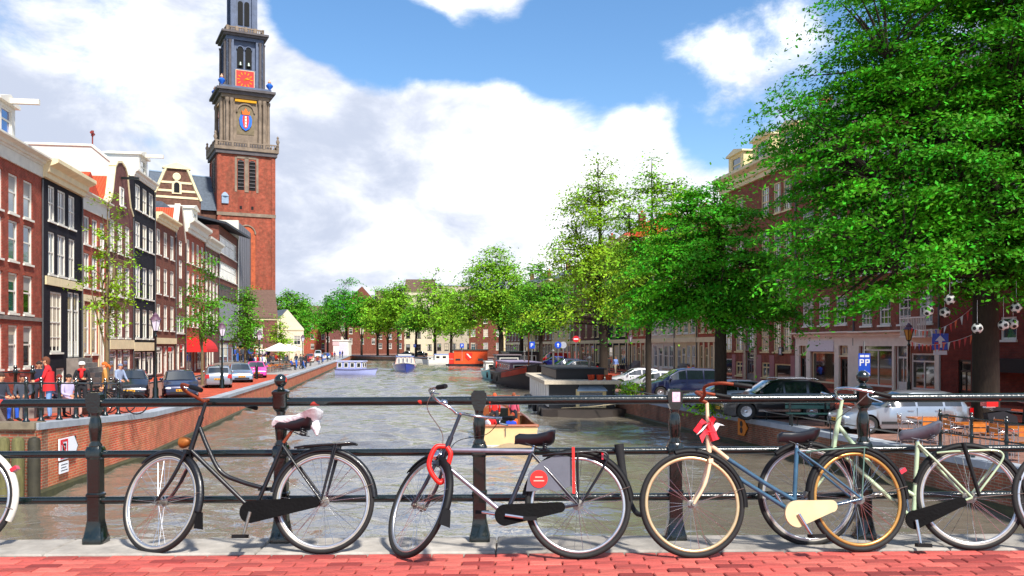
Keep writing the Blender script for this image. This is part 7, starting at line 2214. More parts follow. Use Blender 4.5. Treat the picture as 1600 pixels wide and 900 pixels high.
def hair_mesh(kind):
    if kind in HAIRM: return HAIRM[kind]
    b = MB(); vs_, fs = [], []
    n, k = 14, 9
    for i in range(k + 1):
        t = pi * i / k
        for j in range(n):
            a = 2 * pi * j / n
            back = sin(a)               # +y is the back of the head
            lim = 1.0
            z = cos(t)
            if z < .25 and back < .35: zz = .25 + (z - .25) * .15
            else: zz = z if kind != 'long' or z > -.2 else -.2 + (z + .2) * 2.6
            r = sin(t)
            if z < .25 and back < .35: r *= .93
            vs_.append((.092 * r * cos(a) * (1.12 if kind == 'long' and z < 0 else 1), .108 * r * sin(a) + .012, .118 * zz + .02))
    for i in range(k):
        for j in range(n): fs.append((i * n + j, i * n + (j + 1) % n, (i + 1) * n + (j + 1) % n, (i + 1) * n + j)[::-1])
    b.add(vs_, fs)
    if kind == 'tail': b.ball((0, .13, .0), (.04, .05, .05), 8, 6); b.tube([(0, .14, 0), (0, .18, -.06), (0, .17, -.15)], [.03, .035, .01], 7)
    HAIRM[kind] = b
    return b
eye_m = mat('eye_dark', '#140e0a', .3, var=0); lip_m = mat('lip', '#9a4a40', .6, var=0)
def person(label, pose, px, Y, z, rot, shirt, pants, hair, hk='short', scale=1.0, group=None, shoes='#1a1512', extra=None, face=True):
    me, hd = body_mesh(pose)
    x = xz(px, Y)
    r = thing('person', label, 'person', (x, Y, z), rot, group)
    r.scale = (scale,) * 3
    o = ob('body', me, r)
    for i, m_ in enumerate((cloth(shirt), cloth(pants), cloth(shoes), skin_m)):
        o.material_slots[i].link = 'OBJECT'; o.material_slots[i].material = m_
    hm_ = hair_mesh(hk)
    key = hk + hair
    if key not in HAIRM: HAIRM[key] = hm_.mesh('hair', cloth(hair), 180)
    ob('hair', HAIRM[key], r, hd)
    if face:
        for s_ in (-1, 1): MB().ball(hd + Vector((.032 * s_, -.088, .012)), (.012, .008, .008), 8, 6).build('eye', eye_m, r)
        MB().ball(hd + Vector((0, -.088, -.042)), (.024, .008, .007), 8, 6).build('mouth', lip_m, r)
    if extra: extra(r, hd)
    return r
def scarf(c):
    def f(r, hd):
        b = MB(); b.torus(.085, .045, 20, 8); b.xf(Matrix.Translation(hd + Vector((0, -.01, -.14))) @ Matrix.Rotation(pi / 2, 4, 'X'))
        b.tube([hd + Vector((.03, -.12, -.16)), hd + Vector((.03, -.16, -.28)), hd + Vector((.02, -.15, -.48))], [.05, .06, .04], 8)
        b.build('scarf', cloth(c), r, smooth=180)
    return f
def cap(c):
    def f(r, hd):
        b = MB(); b.lathe([(.104, .03), (.106, .07), (.085, .12), (.02, .14)], 14); b.prismz([(-.07, -.09), (.07, -.09), (.05, -.17), (-.05, -.17)], .03, .042)
        b.build('cap', cloth(c), r, hd, smooth=60); scarf('#d01818')(r, hd)
    return f
def cardigan(r, hd):
    # long open cardigan hanging below the waist
    b = MB(); vs_, fs = [], []
    prof = [(.205, .14, 1.30), (.20, .14, 1.1), (.205, .15, .95), (.23, .17, .78)]
    n = 18
    for (rx, ry, z) in prof:
        for j in range(n): a = 2 * pi * j / n; vs_.append((rx * cos(a), ry * sin(a) - .015, z + .01 * sin(3 * a)))
    for i in range(3):
        for j in range(n): fs.append((i * n + j, i * n + (j + 1) % n, (i + 1) * n + (j + 1) % n, (i + 1) * n + j)[::-1])
    b.add(vs_, fs).build('cardigan', cloth('#c81c22'), r, smooth=180)
def zq(Y): return zl(Y) + .003
D = radians
person('woman in red cardigan and pale jeans leaning at the quay railing', 'lean', 77, 25.6, zq(25.6), D(-70), '#c81c22', '#6f93c4', '#5c3018', 'long', 1.04, extra=cardigan)
person('person in navy coat standing behind the red cardigan', 'stand', 61, 28.5, zq(28.5), D(30), '#151a33', '#20222e', '#2a1a14')
person('person with cap, black coat and red scarf behind the railing', 'fold', 128, 29, zq(29), D(10), '#15151a', '#1a1a20', '#1c120c', extra=cap('#c8c4c0'))
person('woman with ginger ponytail and tan jacket near the parked bicycle', 'stand', 163, 29.5, zq(29.5), D(-60), '#b07a38', '#1c2a58', '#c05a14', 'tail')
person('person in grey-blue hooded coat beside the round-backed car', 'lean', 186, 36, zq(36), D(60), '#7d8ca6', '#30343c', '#6d7c96')
person('seated woman with dark hair and flowered top on quay bench', 'sit', 107, 26.8, zq(26.8), D(55), '#a8a0c0', '#c49080', '#120c0a', 'long')
person('seated red-haired person in dark top on quay bench', 'sit', 92, 27.6, zq(27.6), D(60), '#2a2438', '#181a24', '#6a2014')
person('seated person with dark red hair at the railing corner', 'sit', 36, 26.0, zq(26), D(20), '#39404c', '#1a2030', '#4a1412')
person('reclining person in bright blue jeans at the picture edge', 'sit', 1, 23.9, zq(23.9), D(70), '#303440', '#1c50b8', '#3a2418')
bn = thing('bench', 'low dark bench under the seated people on the quay', 'bench', (xz(100, 27.4), 27.45, zq(27.3)), D(57))
MB().b2(-1.0, 1.0, -.02, .38, .36, .42).build('seat', mat('bench_wood', '#4a3a2a', .8), bn)
for xx in (-.8, .8): MB().b2(xx - .04, xx + .04, .02, .34, 0, .36).build('leg', railm, bn)
for (px, Y, rz_) in ((36, 26.0, 20), (1, 23.9, 70)):
    s_ = thing('stone_block', 'low stone block under the seated person with dark red hair' if px == 36 else 'low stone block under the person in blue jeans', 'block', (xz(px, Y), Y, zq(Y)), D(rz_))
    MB().b2(-.3, .3, -.1, .35, 0, .42, ).build('block', grey_stone, s_); MB().b2(-.33, .33, -.13, .38, .421, .46).build('cap', coping_m, s_)

crowd_c = ['#b81c1c', '#1a2030', '#c9c4bc', '#2c4a9a', '#7a1a14', '#202024', '#c8742c', '#3a3d46', '#d8d0c8', '#4a2a60']
pants_c = ['#1d2233', '#2a3c6a', '#17171a', '#3c3a34', '#2a5cb0']
hair_c = ['#1c120c', '#3a2214', '#6a4420', '#a8803c', '#151010']
rp_ = random.Random(21)
CN = {'#b81c1c': 'red', '#1a2030': 'navy', '#c9c4bc': 'pale grey', '#2c4a9a': 'blue', '#7a1a14': 'maroon', '#202024': 'black', '#c8742c': 'orange', '#3a3d46': 'slate', '#d8d0c8': 'white', '#4a2a60': 'purple'}
PN = {'#1d2233': 'navy', '#2a3c6a': 'denim', '#17171a': 'black', '#3c3a34': 'brown', '#2a5cb0': 'bright blue'}
HN = {'#1c120c': 'dark', '#3a2214': 'brown', '#6a4420': 'chestnut', '#a8803c': 'fair', '#151010': 'black'}
used_l = set()
def crowd(spots, lab, group, zf=None):
    for (px, Y, pose) in spots:
        z = zf if zf is not None else zq(Y)
        while True:
            a, b_, c_ = rp_.choice(crowd_c), rp_.choice(pants_c), rp_.choice(hair_c)
            l = '%s-haired person in %s top and %s trousers %s' % (HN[c_], CN[a], PN[b_], lab)
            if l not in used_l: used_l.add(l); break
        person(l, pose, px, Y, z, rp_.uniform(-pi, pi), a, b_, c_, rp_.choice(['short', 'long']), rp_.uniform(.95, 1.05), group, face=False)
# raised stone forecourt where the crowd queues
fc = thing('stone_forecourt', 'raised stone forecourt with steps under the queuing crowd', 'steps', (0, 0, 0))
o_ = Vector((fl(97) + .1, 97, 0)); fc.location = (o_.x, o_.y, 0); fc.rotation_euler = (0, 0, ANG_L)
MB().b2(0, 24, -6.0, -.1, -1.4, -.45).build('platform', grey_stone, fc)
for i in range(3): MB().b2(0.02, 23.98, -6.35 - .35 * i, -6.0 - .35 * i, -1.4, -.66 - .21 * i).build('step', grey_stone, fc)
crowd([(368 + i * 2.9 + rp_.uniform(-.8, .8), rp_.uniform(100, 109), 'stand') for i in range(19)], 'in the queue', 'crowd before the shops', -.445)
crowd([(392 + i * 3.4, 90 + (i * 37 % 9), 'stand' if i % 3 else 'walk') for i in range(9)] + [(421 + i * 5.5, 108 + (i * 53 % 17), 'stand') for i in range(6)], 'by the terrace', 'people round the terrace')
crowd([(447, 104, 'stand'), (455, 99, 'sit'), (463, 106, 'walk'), (470, 103, 'walk'), (474, 103.5, 'walk'), (482, 118, 'sit'), (489, 122, 'sit'), (496, 130, 'sit'), (503, 138, 'stand'), (508, 150, 'sit'), (512, 155, 'stand'), (478, 112, 'stand')], 'past the parasol', 'people on the quay promenade')
crowd([(519, 172, 'walk'), (523, 175, 'walk'), (531, 196, 'stand'), (535, 198, 'stand')], 'near the kiosk', 'people near the kiosk')
for (px, Y, pose, rot, sh, pa, ha, lab) in [(962, 88, 'walk', 10, '#6a84c0', '#8a8470', '#6a4a30', 'person in blue shirt walking by the yellow-green tree'), (951, 90, 'stand', 200, '#141418', '#1a1a20', '#1c120c', 'person in black beside the yellow-green tree trunk'),
        (914, 120, 'walk', 30, '#c8a8a0', '#20242c', '#2c1c14', 'person in pale top crossing the square'), (1076, 68, 'sit', 200, '#a01818', '#2a2c34', '#2a1a12', 'person in red sitting on house steps'), (1083, 67, 'sit', 170, '#2050c0', '#2a2c34', '#3a2214', 'person in blue sitting on house steps')]:
    person(lab, pose, px, Y, RZ + (.10 if px > 1000 else .003), D(rot), sh, pa, ha, face=False)
st_ = thing('stone_steps', 'stone steps under the two people sitting before the cream houses', 'steps', (xz(1080, 68), 68.2, RZ + .1), ANG_R)
for i in range(2): MB().b2(-1.4, 1.4, -.6 + .35 * i, .5, .2 * i + (.001 if i else 0), .2 * (i + 1)).build('step', grey_stone, st_)
# people in the launch
def in_launch(lx, ly, pose, rot, dz, lab, sh, pa, ha, hk='short'):
    a = radians(94); X = wl_p[0] + lx * cos(a) - ly * sin(a); Y = wl_p[1] + lx * sin(a) + ly * cos(a)
    r = person(lab, pose, 800 + X / Y * 1400, Y, WATER_Z + dz, D(rot), sh, pa, ha, hk)
in_launch(-3.9, -.15, 'sit', 170, -.10, 'curly haired person in blue jacket sitting at the launch stern', '#1440b0', '#20242c', '#6a4420', 'long')
in_launch(-2.0, -.35, 'sit', 200, -.16, 'person in orange top sitting amidships in the launch', '#d0541c', '#30343c', '#8a3014')
in_launch(-2.0, .55, 'sit', 160, -.16, 'person in red top sitting amidships in the launch', '#c01818', '#20242c', '#2a1a12')
in_launch(-.9, .35, 'stand', 180, .17, 'red-haired person in red standing at the launch wheel', '#d02018', '#2a2c34', '#c04a20')

in_launch(-.6, -.5, 'stand', 150, .17, 'person in pink top standing by the launch windscreen', '#d0506a', '#20242c', '#7a3a1c')
in_launch(-2.9, .75, 'sit', 120, -.16, 'person in white shirt sitting at the launch side', '#c8c8d0', '#2a2c34', '#3a2214')

# ================================================================== STREET FURNITURE
lr = thing('quay_railing', 'low black railing with knobbed posts along the raised quay corner', 'railing', (0, 0, 0))
pm_ = MB().lathe([(.09, 0), (.09, .05), (.05, .09), (.045, .5), (.065, .52), (.065, .58), (.042, .62), (.04, .96), (.06, .98), (.06, 1.05), (.03, 1.09), (.05, 1.13), (.03, 1.17)], 12).mesh('post', railm, 50)
pts = [(-16.1, 23.05), (-14.9, 23.05), (-13.7, 23.05), (-12.5, 23.05)] + [(xl(y) - .25, y) for y in (23.6, 24.7, 25.8, 26.9, 28.0, 29.1)]
for (x, y) in pts: ob('post', pm_, lr, (x, y, zl(y) + .01))
for zz in (.55, 1.02): MB().tube([(x, y, zl(y) + zz) for (x, y) in pts], .024, 8).build('rail', railm, lr, smooth=60)
# two bollard posts with a bar further back
lr2 = thing('quay_railing', 'short black rail with two tall posts behind the seated people', 'railing', (0, 0, 0))
for px in (24, 51): ob('post', pm_, lr2, (xz(px, 27.5), 27.5, zl(27.5))).scale = (1.2, 1.2, 1.35)
MB().tube([(xz(-20, 27.5), 27.5, zl(27.5) + 1.36), (xz(56, 27.5), 27.5, zl(27.5) + 1.36)], .02, 8).build('rail', railm, lr2, smooth=60)

def street_lamp(label, x, y, z, H=3.9, gl_col='#d8d0e0', group='street lamps'):
    r = thing('street_lamp', label, 'lamp', (x, y, z), 0, group)
    MB().lathe([(.17, 0), (.17, .12), (.13, .2), (.14, .5), (.10, .62), (.09, .95), (.06, 1.05), (.05, H - 1.0), (.075, H - .97), (.075, H - .9), (.04, H - .85), (.05, H - .72)], 12).build('pole', railm, r, smooth=50)
    lan = MB().lathe([(.10, H - .70), (.235, H - .18)], 6, cap=False).build('lantern_glass', mat('lantern_' + gl_col.strip('#'), gl_col, .15, var=.1, coat=.6), r)
    fr = MB()
    for i in range(6):
        a = 2 * pi * i / 6; fr.tube([(.105 * cos(a), .105 * sin(a), H - .70), (.24 * cos(a), .24 * sin(a), H - .18)], .014, 4)
    fr.lathe([(.06, H - .74), (.12, H - .70), (.11, H - .68)], 6)
    fr.build('lantern_frame', railm, r)
    MB().lathe([(.27, H - .18), (.25, H - .14), (.14, H - .02), (.15, H + .02), (.08, H + .08), (.03, H + .16)], 12).build('lantern_crown', mat('lamp_crown', '#54384a', .5), r, smooth=40)
    return r
for px, Y, lab in [(243, 41.5, 'crowned lamp post behind the dark navy hatchback'), (347, 55, 'crowned lamp post between silver estate and pale saloon'), (405, 79, 'crowned lamp post by the pink car'), (473, 108, 'distant crowned lamp post on the promenade')]:
    street_lamp(lab, xz(px, Y), Y, zl(Y))
street_lamp('lamp post with yellowish glass on the square beyond the blue car', xz(905, 108), 108, RZ, 3.9, '#d8b860')
street_lamp('lamp post beside the pink brick corner house', xz(985, 88), 88, RZ, 3.9)
street_lamp('brown capped lantern with amber glass in front of the white shop', xz(1420, 44), 44, RZ, 3.75, '#c89a48')

# signs
blue_s = mat('sign_blue', '#1146b8', .4, var=.05); white_s = mat('sign_white', '#d8dae0', .45, var=.04); red_s = mat('sign_red', '#c01c28', .45, var=.04); post_g = mat('sign_post_grey', '#8a8e90', .5, metal=.5)
def poly_panel(root, nm, pts, y0, y1, m_): return MB().prism(pts, y0, y1).build(nm, m_, root)
def letter_P(root, x, z, h, y, m_):
    b = MB(); t = h * .18
    b.b2(x, x + t, y - .006, y, z, z + h); b.b2(x + t, x + h * .5, y - .006, y, z + h - t, z + h); b.b2(x + t, x + h * .5, y - .006, y, z + h * .42, z + h * .42 + t); b.b2(x + h * .5 - t * .3, x + h * .5 + t * .7, y - .006, y, z + h * .45, z + h * .97)
    b.build('letter', m_, root)
s = thing('parking_sign', 'blue double P parking sign in front of the shop', 'sign', (xz(1350.5, 43), 43, RZ), D(-8))
MB().tube([(.0, .05, 0), (.0, .05, 3.0)], .035, 8).build('post', post_g, s)
pn = MB().b2(-.27, .27, -.01, .015, 1.35, 2.42).build('panel', blue_s, s); letter_P(pn, -.22, 1.82, .32, -.011, white_s); letter_P(pn, .04, 1.82, .32, -.011, white_s)
MB().b2(-.2, .0, -.016, -.011, 2.24, 2.34).build('top_text', white_s, pn); MB().b2(.03, .22, -.016, -.011, 2.24, 2.34).build('top_text', white_s, pn); poly_panel(pn, 'corner', [(.0, 1.62), (.25, 1.45), (.25, 1.4), (-.0, 1.4)], -.016, -.011, white_s)
s = thing('direction_sign', 'square blue sign with white upward arrow near the elm trunk', 'sign', (xz(1469, 42), 42, RZ), D(-10))
MB().tube([(.0, .05, 0), (.0, .05, 3.3)], .035, 8).build('post', post_g, s)
pn = MB().b2(-.36, .36, -.01, .015, 2.6, 3.36).build('panel', blue_s, s)
poly_panel(pn, 'arrow', [(-.08, 2.7), (.08, 2.7), (.08, 3.02), (.22, 3.02), (0, 3.28), (-.22, 3.02), (-.08, 3.02)], -.018, -.011, white_s)
for xx in (-.16, .16): MB().b2(xx - .09, xx + .09, -.024, -.019, 2.86, 2.95).build('car_symbol', red_s, pn)
MB().b2(-.3, .3, -.01, .015, 2.36, 2.56).build('sub_panel', white_s, s)
for px, Y, kind, lab in [(872, 98, 'round', 'round blue road sign beside the grey disc'), (880, 100, 'grey', 'back of a round grey road sign'), (722, 170, 'square', 'far blue parking sign by the rounded tree'), (862 - 31, 104, 'square', 'small blue sign beyond the barge roof'), (900, 104, 'red', 'red and white no entry sign by the lamp'), (648, 232, 'square', 'far blue sign before the cream office')]:
    s = thing('road_sign', lab, 'sign', (xz(px, Y), Y, RZ), 0)
    H_ = 2.9 if kind != 'red' else 3.6
    MB().tube([(0, .05, 0), (0, .05, H_)], .04, 6).build('post', post_g, s)
    m_ = {'round': blue_s, 'grey': mat('sign_back', '#9aa0a8', .5), 'square': blue_s, 'red': red_s}[kind]
    if kind in ('round', 'grey', 'red'):
        pn = MB().lathe([(.38, -.012), (.38, .012)], 20, axis='y', c=(0, 0, H_)).build('panel', m_, s)
        if kind == 'red': MB().b2(-.26, .26, -.02, -.0125, H_ - .07, H_ + .07).build('bar', white_s, pn)
        if kind == 'round': poly_panel(pn, 'arrow', [(-.05, H_ - .22), (.05, H_ - .22), (.05, H_ + .02), (.15, H_ + .02), (0, H_ + .22), (-.15, H_ + .02), (-.05, H_ + .02)], -.02, -.0125, white_s)
    else:
        pn = MB().b2(-.35, .35, -.012, .012, H_ - .4, H_ + .4).build('panel', m_, s); letter_P(pn, -.12, H_ - .22, .42, -.0125, white_s)
# no mooring sign on the brick quay wall, black R struck through in a red frame
Ys = 24.6; dirw = Vector((xl(25.4) - xl(23.8), 1.6, 0)).normalized()
s = thing('mooring_sign', 'white sign with struck black R in red frame on the brick quay wall', 'sign', (xl(Ys) + .05, Ys, 0), math.atan2(dirw.y, dirw.x))
s.scale = (.68, 1, .78); s.location.z = -.30; zc = -1.35
poly_panel(s, 'board', [(-.95, zc + .34), (.45, zc + .34), (.85, zc - .03), (.45, zc - .40), (-.95, zc - .40)], -.03, .0, white_s)
fr = MB(); fr.b2(-.86, -.18, -.04, -.031, zc + .22, zc + .30); fr.b2(-.86, -.18, -.04, -.031, zc - .36, zc - .28); fr.b2(-.86, -.78, -.04, -.031, zc - .28, zc + .22); fr.b2(-.26, -.18, -.04, -.031, zc - .28, zc + .22)
fr.build('red_frame', red_s, s)
lt = MB(); lt.b2(-.68, -.60, -.04, -.031, zc - .22, zc + .16); lt.b2(-.60, -.40, -.04, -.031, zc + .09, zc + .16); lt.b2(-.60, -.40, -.04, -.031, zc - .06, zc + .01); lt.b2(-.42, -.35, -.04, -.031, zc - .04, zc + .14)
lt.prism([(-.56, zc - .06), (-.47, zc - .06), (-.34, zc - .22), (-.43, zc - .22)], -.04, -.031); lt.build('letter', mat('sign_ink', '#15181c', .5, var=0), s)
MB().prism([(-.80, zc + .20), (-.72, zc + .24), (-.24, zc - .26), (-.30, zc - .30)], -.046, -.041).build('red_stroke', red_s, s)
poly_panel(s, 'arrow_edge', [(.45, zc + .34), (.62, zc + .34), (.62, zc + .18), (.85, zc - .03), (.62, zc - .24), (.62, zc - .4), (.45, zc - .4), (.80, zc - .03)], -.036, -.031, mat('sign_green_black', '#123028', .5))
pn = poly_panel(s, 'text_board', [(-.90, zc - .48), (-.1, zc - .48), (-.1, zc - .86), (-.90, zc - .86)], -.03, 0, white_s)
for i in range(3): MB().b2(-.80, -.2 - .12 * (i % 2), -.034, -.031, zc - .58 - i * .1, zc - .555 - i * .1).build('text_line', MC['sign_ink'], pn)
# orange arrow board on the right quay wall
Yo = 34.6
s = thing('mooring_sign', 'orange arrow shaped board on the right hand quay wall', 'sign', (xr(Yo) - .06, Yo, -1.72), math.atan2(xr(Yo - 1) - xr(Yo + 1), 2.0) * 0 - radians(79))
poly_panel(s, 'board', [(-.32, .32), (.2, .32), (.5, .0), (.2, -.32), (-.32, -.32)], -.03, .0, mat('sign_orange', '#d87a18', .5, var=.08))
b = MB(); b.lathe([(.12, -.04), (.12, -.031)], 14, axis='y', c=(0, 0, .12)); b.lathe([(.12, -.04), (.12, -.031)], 14, axis='y', c=(0, 0, -.12)); b.build('symbol', MC['sign_ink'], s)

# thin low rail along the right quay edge
lq = thing('quay_rail', 'thin low pipe rail along the edge of the parking quay', 'railing', (0, 0, 0))
ys_ = np.arange(24.5, 62, 2.2)
MB().tube([(xr(y) + .25, y, RZ + .32) for y in ys_], .022, 6).build('rail', steel_dull, lq, smooth=60)
for y in ys_: MB().tube([(xr(y) + .25, y, RZ), (xr(y) + .25, y, RZ + .32)], .02, 6).build('post', railm, lq)
rr_ = thing('quay_railing', 'black terrace railing with knobbed posts at the near right quay', 'railing', (0, 0, 0))
pts = [(xr(y) + .22, y) for y in (23.4, 22.2, 21.0, 19.8, 18.6, 17.4)]
for (x, y) in pts: ob('post', pm_, rr_, (x, y, RZ + .01)).scale = (.9, .9, .95)
for zz in (.52, .97): MB().tube([(x, y, RZ + zz) for (x, y) in pts], .02, 8).build('rail', railm, rr_, smooth=60)

# terrace furniture right
tabm = mat('table_orange_wood', '#b8661c', .45, var=.25, scale=6, coat=.4)
def cafe_table(label, x, y, z, group):
    r = thing('cafe_table', label, 'table', (x, y, z), 0, group)
    for i in range(6): MB().b2(-.42 + i * .142, -.42 + i * .142 + .132, -.36, .36, .715, .74).build('slat', tabm, r)
    MB().b2(-.40, .40, -.34, .34, .69, .714).build('frame', chrome, r)
    for sx in (-1, 1):
        for sy in (-1, 1): MB().tube([(sx * .36, sy * .3, .69), (sx * .38, sy * .32, 0)], .014, 6).build('leg', chrome, r)
    return r
def cafe_chair(label, x, y, z, rot, group):
    r = thing('cafe_chair', label, 'chair', (x, y, z), rot, group)
    for i in range(4): MB().b2(-.2, .2, -.2 + i * .1, -.2 + i * .1 + .085, .44, .46).build('seat_slat', tabm, r)
    for i in range(2): MB().b2(-.19, .19, .205, .225, .62 + i * .12, .71 + i * .12).build('back_slat', tabm, r)
    for sx in (-1, 1):
        MB().tube(catmull([(sx * .21, -.2, 0), (sx * .21, -.19, .43), (sx * .21, -.12, .64), (sx * .21, .1, .66), (sx * .21, .22, .62)], 4), .012, 6).build('arm_leg', chrome, r, smooth=60)
        MB().tube([(sx * .2, .24, 0), (sx * .2, .19, .45), (sx * .2, .225, .88)], .012, 6).build('back_leg', chrome, r, smooth=60)
    return r
gT = 'terrace tables by the right quay'; gC = 'terrace chairs by the right quay'
for px, Y, lab in [(1447, 25.4, 'orange wood cafe table behind the grey bicycle saddle'), (1520, 23.6, 'orange wood cafe table left of the scooter'), (1596, 22.4, 'orange wood cafe table at the picture edge')]: cafe_table(lab, xz(px, Y), Y, RZ, gT)
for i, (px, Y, rot) in enumerate([(1418, 25.0, 80), (1476, 25.2, -90), (1447, 24.4, 180), (1492, 23.4, 90), (1550, 23.6, -80), (1522, 22.6, 175), (1566, 22.3, 90), (1600, 21.4, 170)]):
    cafe_chair(['slatted chair on the left of the table behind the grey saddle', 'slatted chair right of the table behind the grey saddle', 'slatted chair on the water side of the table behind the grey saddle', 'slatted chair left of the middle terrace table', 'slatted chair right of the middle terrace table', 'slatted chair on the water side of the middle terrace table', 'slatted chair left of the terrace table at the picture edge', 'slatted chair on the water side of the terrace table at the picture edge'][i], xz(px, Y), Y, RZ, D(rot), gC)
# scooter with a red box
sc = thing('scooter', 'dark motor scooter carrying a red box beside the elm', 'scooter', (xz(1580, 27.5), 27.5, RZ), D(0))
for xx in (-.55, .6): 
    w = MB().torus(.19, .05, 24, 8, c=(xx, 0, .24)).build('wheel', rubber, sc, smooth=180); MB().lathe([(.14, -.02), (.14, .02)], 14, axis='y', c=(xx, 0, .24)).build('rim', alloy, w)
MB().prism([(-.45, .3), (-.75, .45), (-.8, .7), (-.3, .78), (.1, .62), (.15, .35), (.4, .32), (.45, .85), (.52, .85), (.6, .4), (.2, .25)], -.14, .14).build('body', boat_black, sc)
MB().prism([(-.62, .79), (-.1, .79), (-.05, .86), (-.6, .88)], -.13, .13).build('seat', saddle_m, sc)
MB().tube([(.48, 0, .85), (.42, 0, 1.02)], .03, 8).build('steering_post', boat_black, sc); MB().tube([(.38, -.33, 1.05), (.42, 0, 1.02), (.38, .33, 1.05)], .016, 6).build('handlebar', chrome, sc)
MB().b2(-.85, -.5, -.19, .19, .92, 1.24).build('red_box', mat('box_red', '#d01414', .35, var=.05), sc); MB().b2(-.82, -.53, -.1, .1, .87, .921).build('box_rack', chrome, sc)
# green bench on the quay
bn = thing('bench', 'green slatted park bench beside the black SUV', 'bench', (xz(1264, 31.0), 31.0, RZ), D(-8))
grn = mat('bench_green', '#25504a', .5, var=.15)
for i in range(3): MB().b2(-.75, .75, -.22 + i * .15, -.22 + i * .15 + .12, .42, .45).build('seat_slat', grn, bn)
for i in range(2): MB().b2(-.75, .75, .27, .30, .58 + i * .16, .70 + i * .16).build('back_slat', grn, bn)
for xx in (-.6, .6):
    MB().b2(xx - .03, xx + .03, -.2, .26, .37, .419).build('bearer', railm, bn)
    for yy in (-.2, .24): MB().b2(xx - .03, xx + .03, yy - .025, yy + .025, 0, .37).build('leg', railm, bn)
    MB().b2(xx - .03, xx + .03, .235, .268, .42, .9).build('back_post', railm, bn)

# bunting and footballs in the elm
flagc = [mat('flag_red', '#d01c20', .7, var=.05), mat('flag_white', '#d8d8da', .7, var=.05), mat('flag_blue', '#1a40b0', .7, var=.05), mat('flag_orange', '#e85a10', .7, var=.05)]
def bunting(label, a, b_, sag, n, seed):
    r = thing('bunting', label, 'bunting', (0, 0, 0))
    rg = random.Random(seed); A, B = Vector(a), Vector(b_)
    pts = [A.lerp(B, t) - Vector((0, 0, sag * 4 * t * (1 - t))) for t in np.linspace(0, 1, n * 2 + 1)]
    MB().tube(pts, .008, 4).build('string', white_s, r)
    for i in range(n):
        p, q = pts[2 * i], pts[2 * i + 1]; m_ = (p + q) / 2; d = (q - p)
        tip = m_ + Vector((rg.uniform(-.05, .05), rg.uniform(-.06, .06), -.34))
        off = Vector((0, .004, 0))
        MB().add([p, q, tip, p + off, q + off, tip + off], [(0, 2, 1), (3, 4, 5), (0, 1, 4, 3), (1, 2, 5, 4), (2, 0, 3, 5)]).build('flag', flagc[rg.choice([0, 1, 2, 3, 0])], r)
tp = lambda px, py, Y: tuple(at_depth(px, py, Y))
bunting('upper string of red white and blue pennants from lantern to elm', tp(1424, 512, 43.6), tp(1530, 470, 30.6), .5, 14, 1)
bunting('lower string of red white and blue pennants from lantern to elm trunk', tp(1424, 534, 43.6), tp(1526, 520, 30.3), .25, 14, 2)
ico = []
g_ = (1 + sqrt(5)) / 2
for a in (-1, 1):
    for c_ in (-g_, g_): ico += [Vector((0, a, c_)), Vector((a, c_, 0)), Vector((c_, 0, a))]
wb_, bb_ = mat('ball_white', '#d0d0cc', .5, var=.05), mat('ball_black', '#121214', .5, var=.05)
for i, (px, py, Y, lab) in enumerate([(1484, 468, 28.5, 'paper football hanging highest left of the elm trunk'), (1450, 486, 29, 'paper football hanging farthest left under the elm'), (1476, 488, 29.5, 'paper football hanging between two others by the pennants'), (1527, 513, 28.6, 'paper football hanging in front of the elm trunk'),
        (1568, 508, 28.8, 'paper football just right of the elm trunk'), (1583, 506, 29.0, 'paper football beside the small white window'), (1588, 481, 28.6, 'paper football highest right of the elm trunk')]):
    c_ = at_depth(px, py, Y)
    r = thing('hanging_football', lab, 'football', tuple(c_)); r.rotation_euler = (i * .7, i * 1.1, i * .4)
    MB().ball((0, 0, 0), .17, 16, 10).build('ball', wb_, r, smooth=180)
    b = MB()
    for v in ico:
        n_ = v.normalized(); t_ = n_.orthogonal().normalized(); u_ = n_.cross(t_)
        b.add([n_ * .178] + [n_ * .1665 + (t_ * cos(k * 2 * pi / 5) + u_ * sin(k * 2 * pi / 5)) * .068 for k in range(5)], [(0, 1 + k, 1 + (k + 1) % 5) for k in range(5)])
    b.build('patch', bb_, r)
    st = MB().tube([(0, 0, .17), (0, 0, .9)], .005, 4).build('string', white_s, r); st.rotation_euler = Matrix.Rotation(0, 3, 'X').to_euler(); r.rotation_euler = (0, 0, i * .9)

# terrace with parasol on the left quay
def parasol(label, x, y, z):
    r = thing('parasol', label, 'parasol', (x, y, z), D(15))
    MB().tube([(0, 0, 0), (0, 0, 3.1)], .03, 8).build('pole', tabm, r); MB().lathe([(.3, 0), (.3, .08), (.05, .12)], 14).build('base', grey_stone, r)
    c = MB(); h_ = 1.75
    vs_ = [(0, 0, 3.05)] + [(sx * h_, sy * h_, 2.25) for sx, sy in ((-1, -1), (1, -1), (1, 1), (-1, 1))] + [(sx * h_, sy * h_, 2.1) for sx, sy in ((-1, -1), (1, -1), (1, 1), (-1, 1))]
    fs = []
    for k in range(4):
        j = (k + 1) % 4; fs += [(0, 1 + k, 1 + j), (1 + k, 5 + k, 5 + j, 1 + j)]
    c.add(vs_, fs).build('canopy', mat('canvas_white', '#ddd6c8', .8, var=.05), r)
    return r
parasol('square white parasol over the terrace on the left quay', xz(437, 100), 100, zl(100))
parasol('second pale parasol farther along the left quay', xz(452, 118), 118, zl(118))
woodc = tabm
for i, (px, Y, rot) in enumerate([(423, 90, 20), (433, 93, 80), (446, 97, 40)]):
    t = cafe_table(['light wood terrace table nearest the pink car', 'light wood terrace table under the parasol edge', 'light wood terrace table beside the promenade'][i], xz(px, Y), Y, zl(Y), 'left quay terrace tables')
    t.scale = (1.3, 1.3, 1)
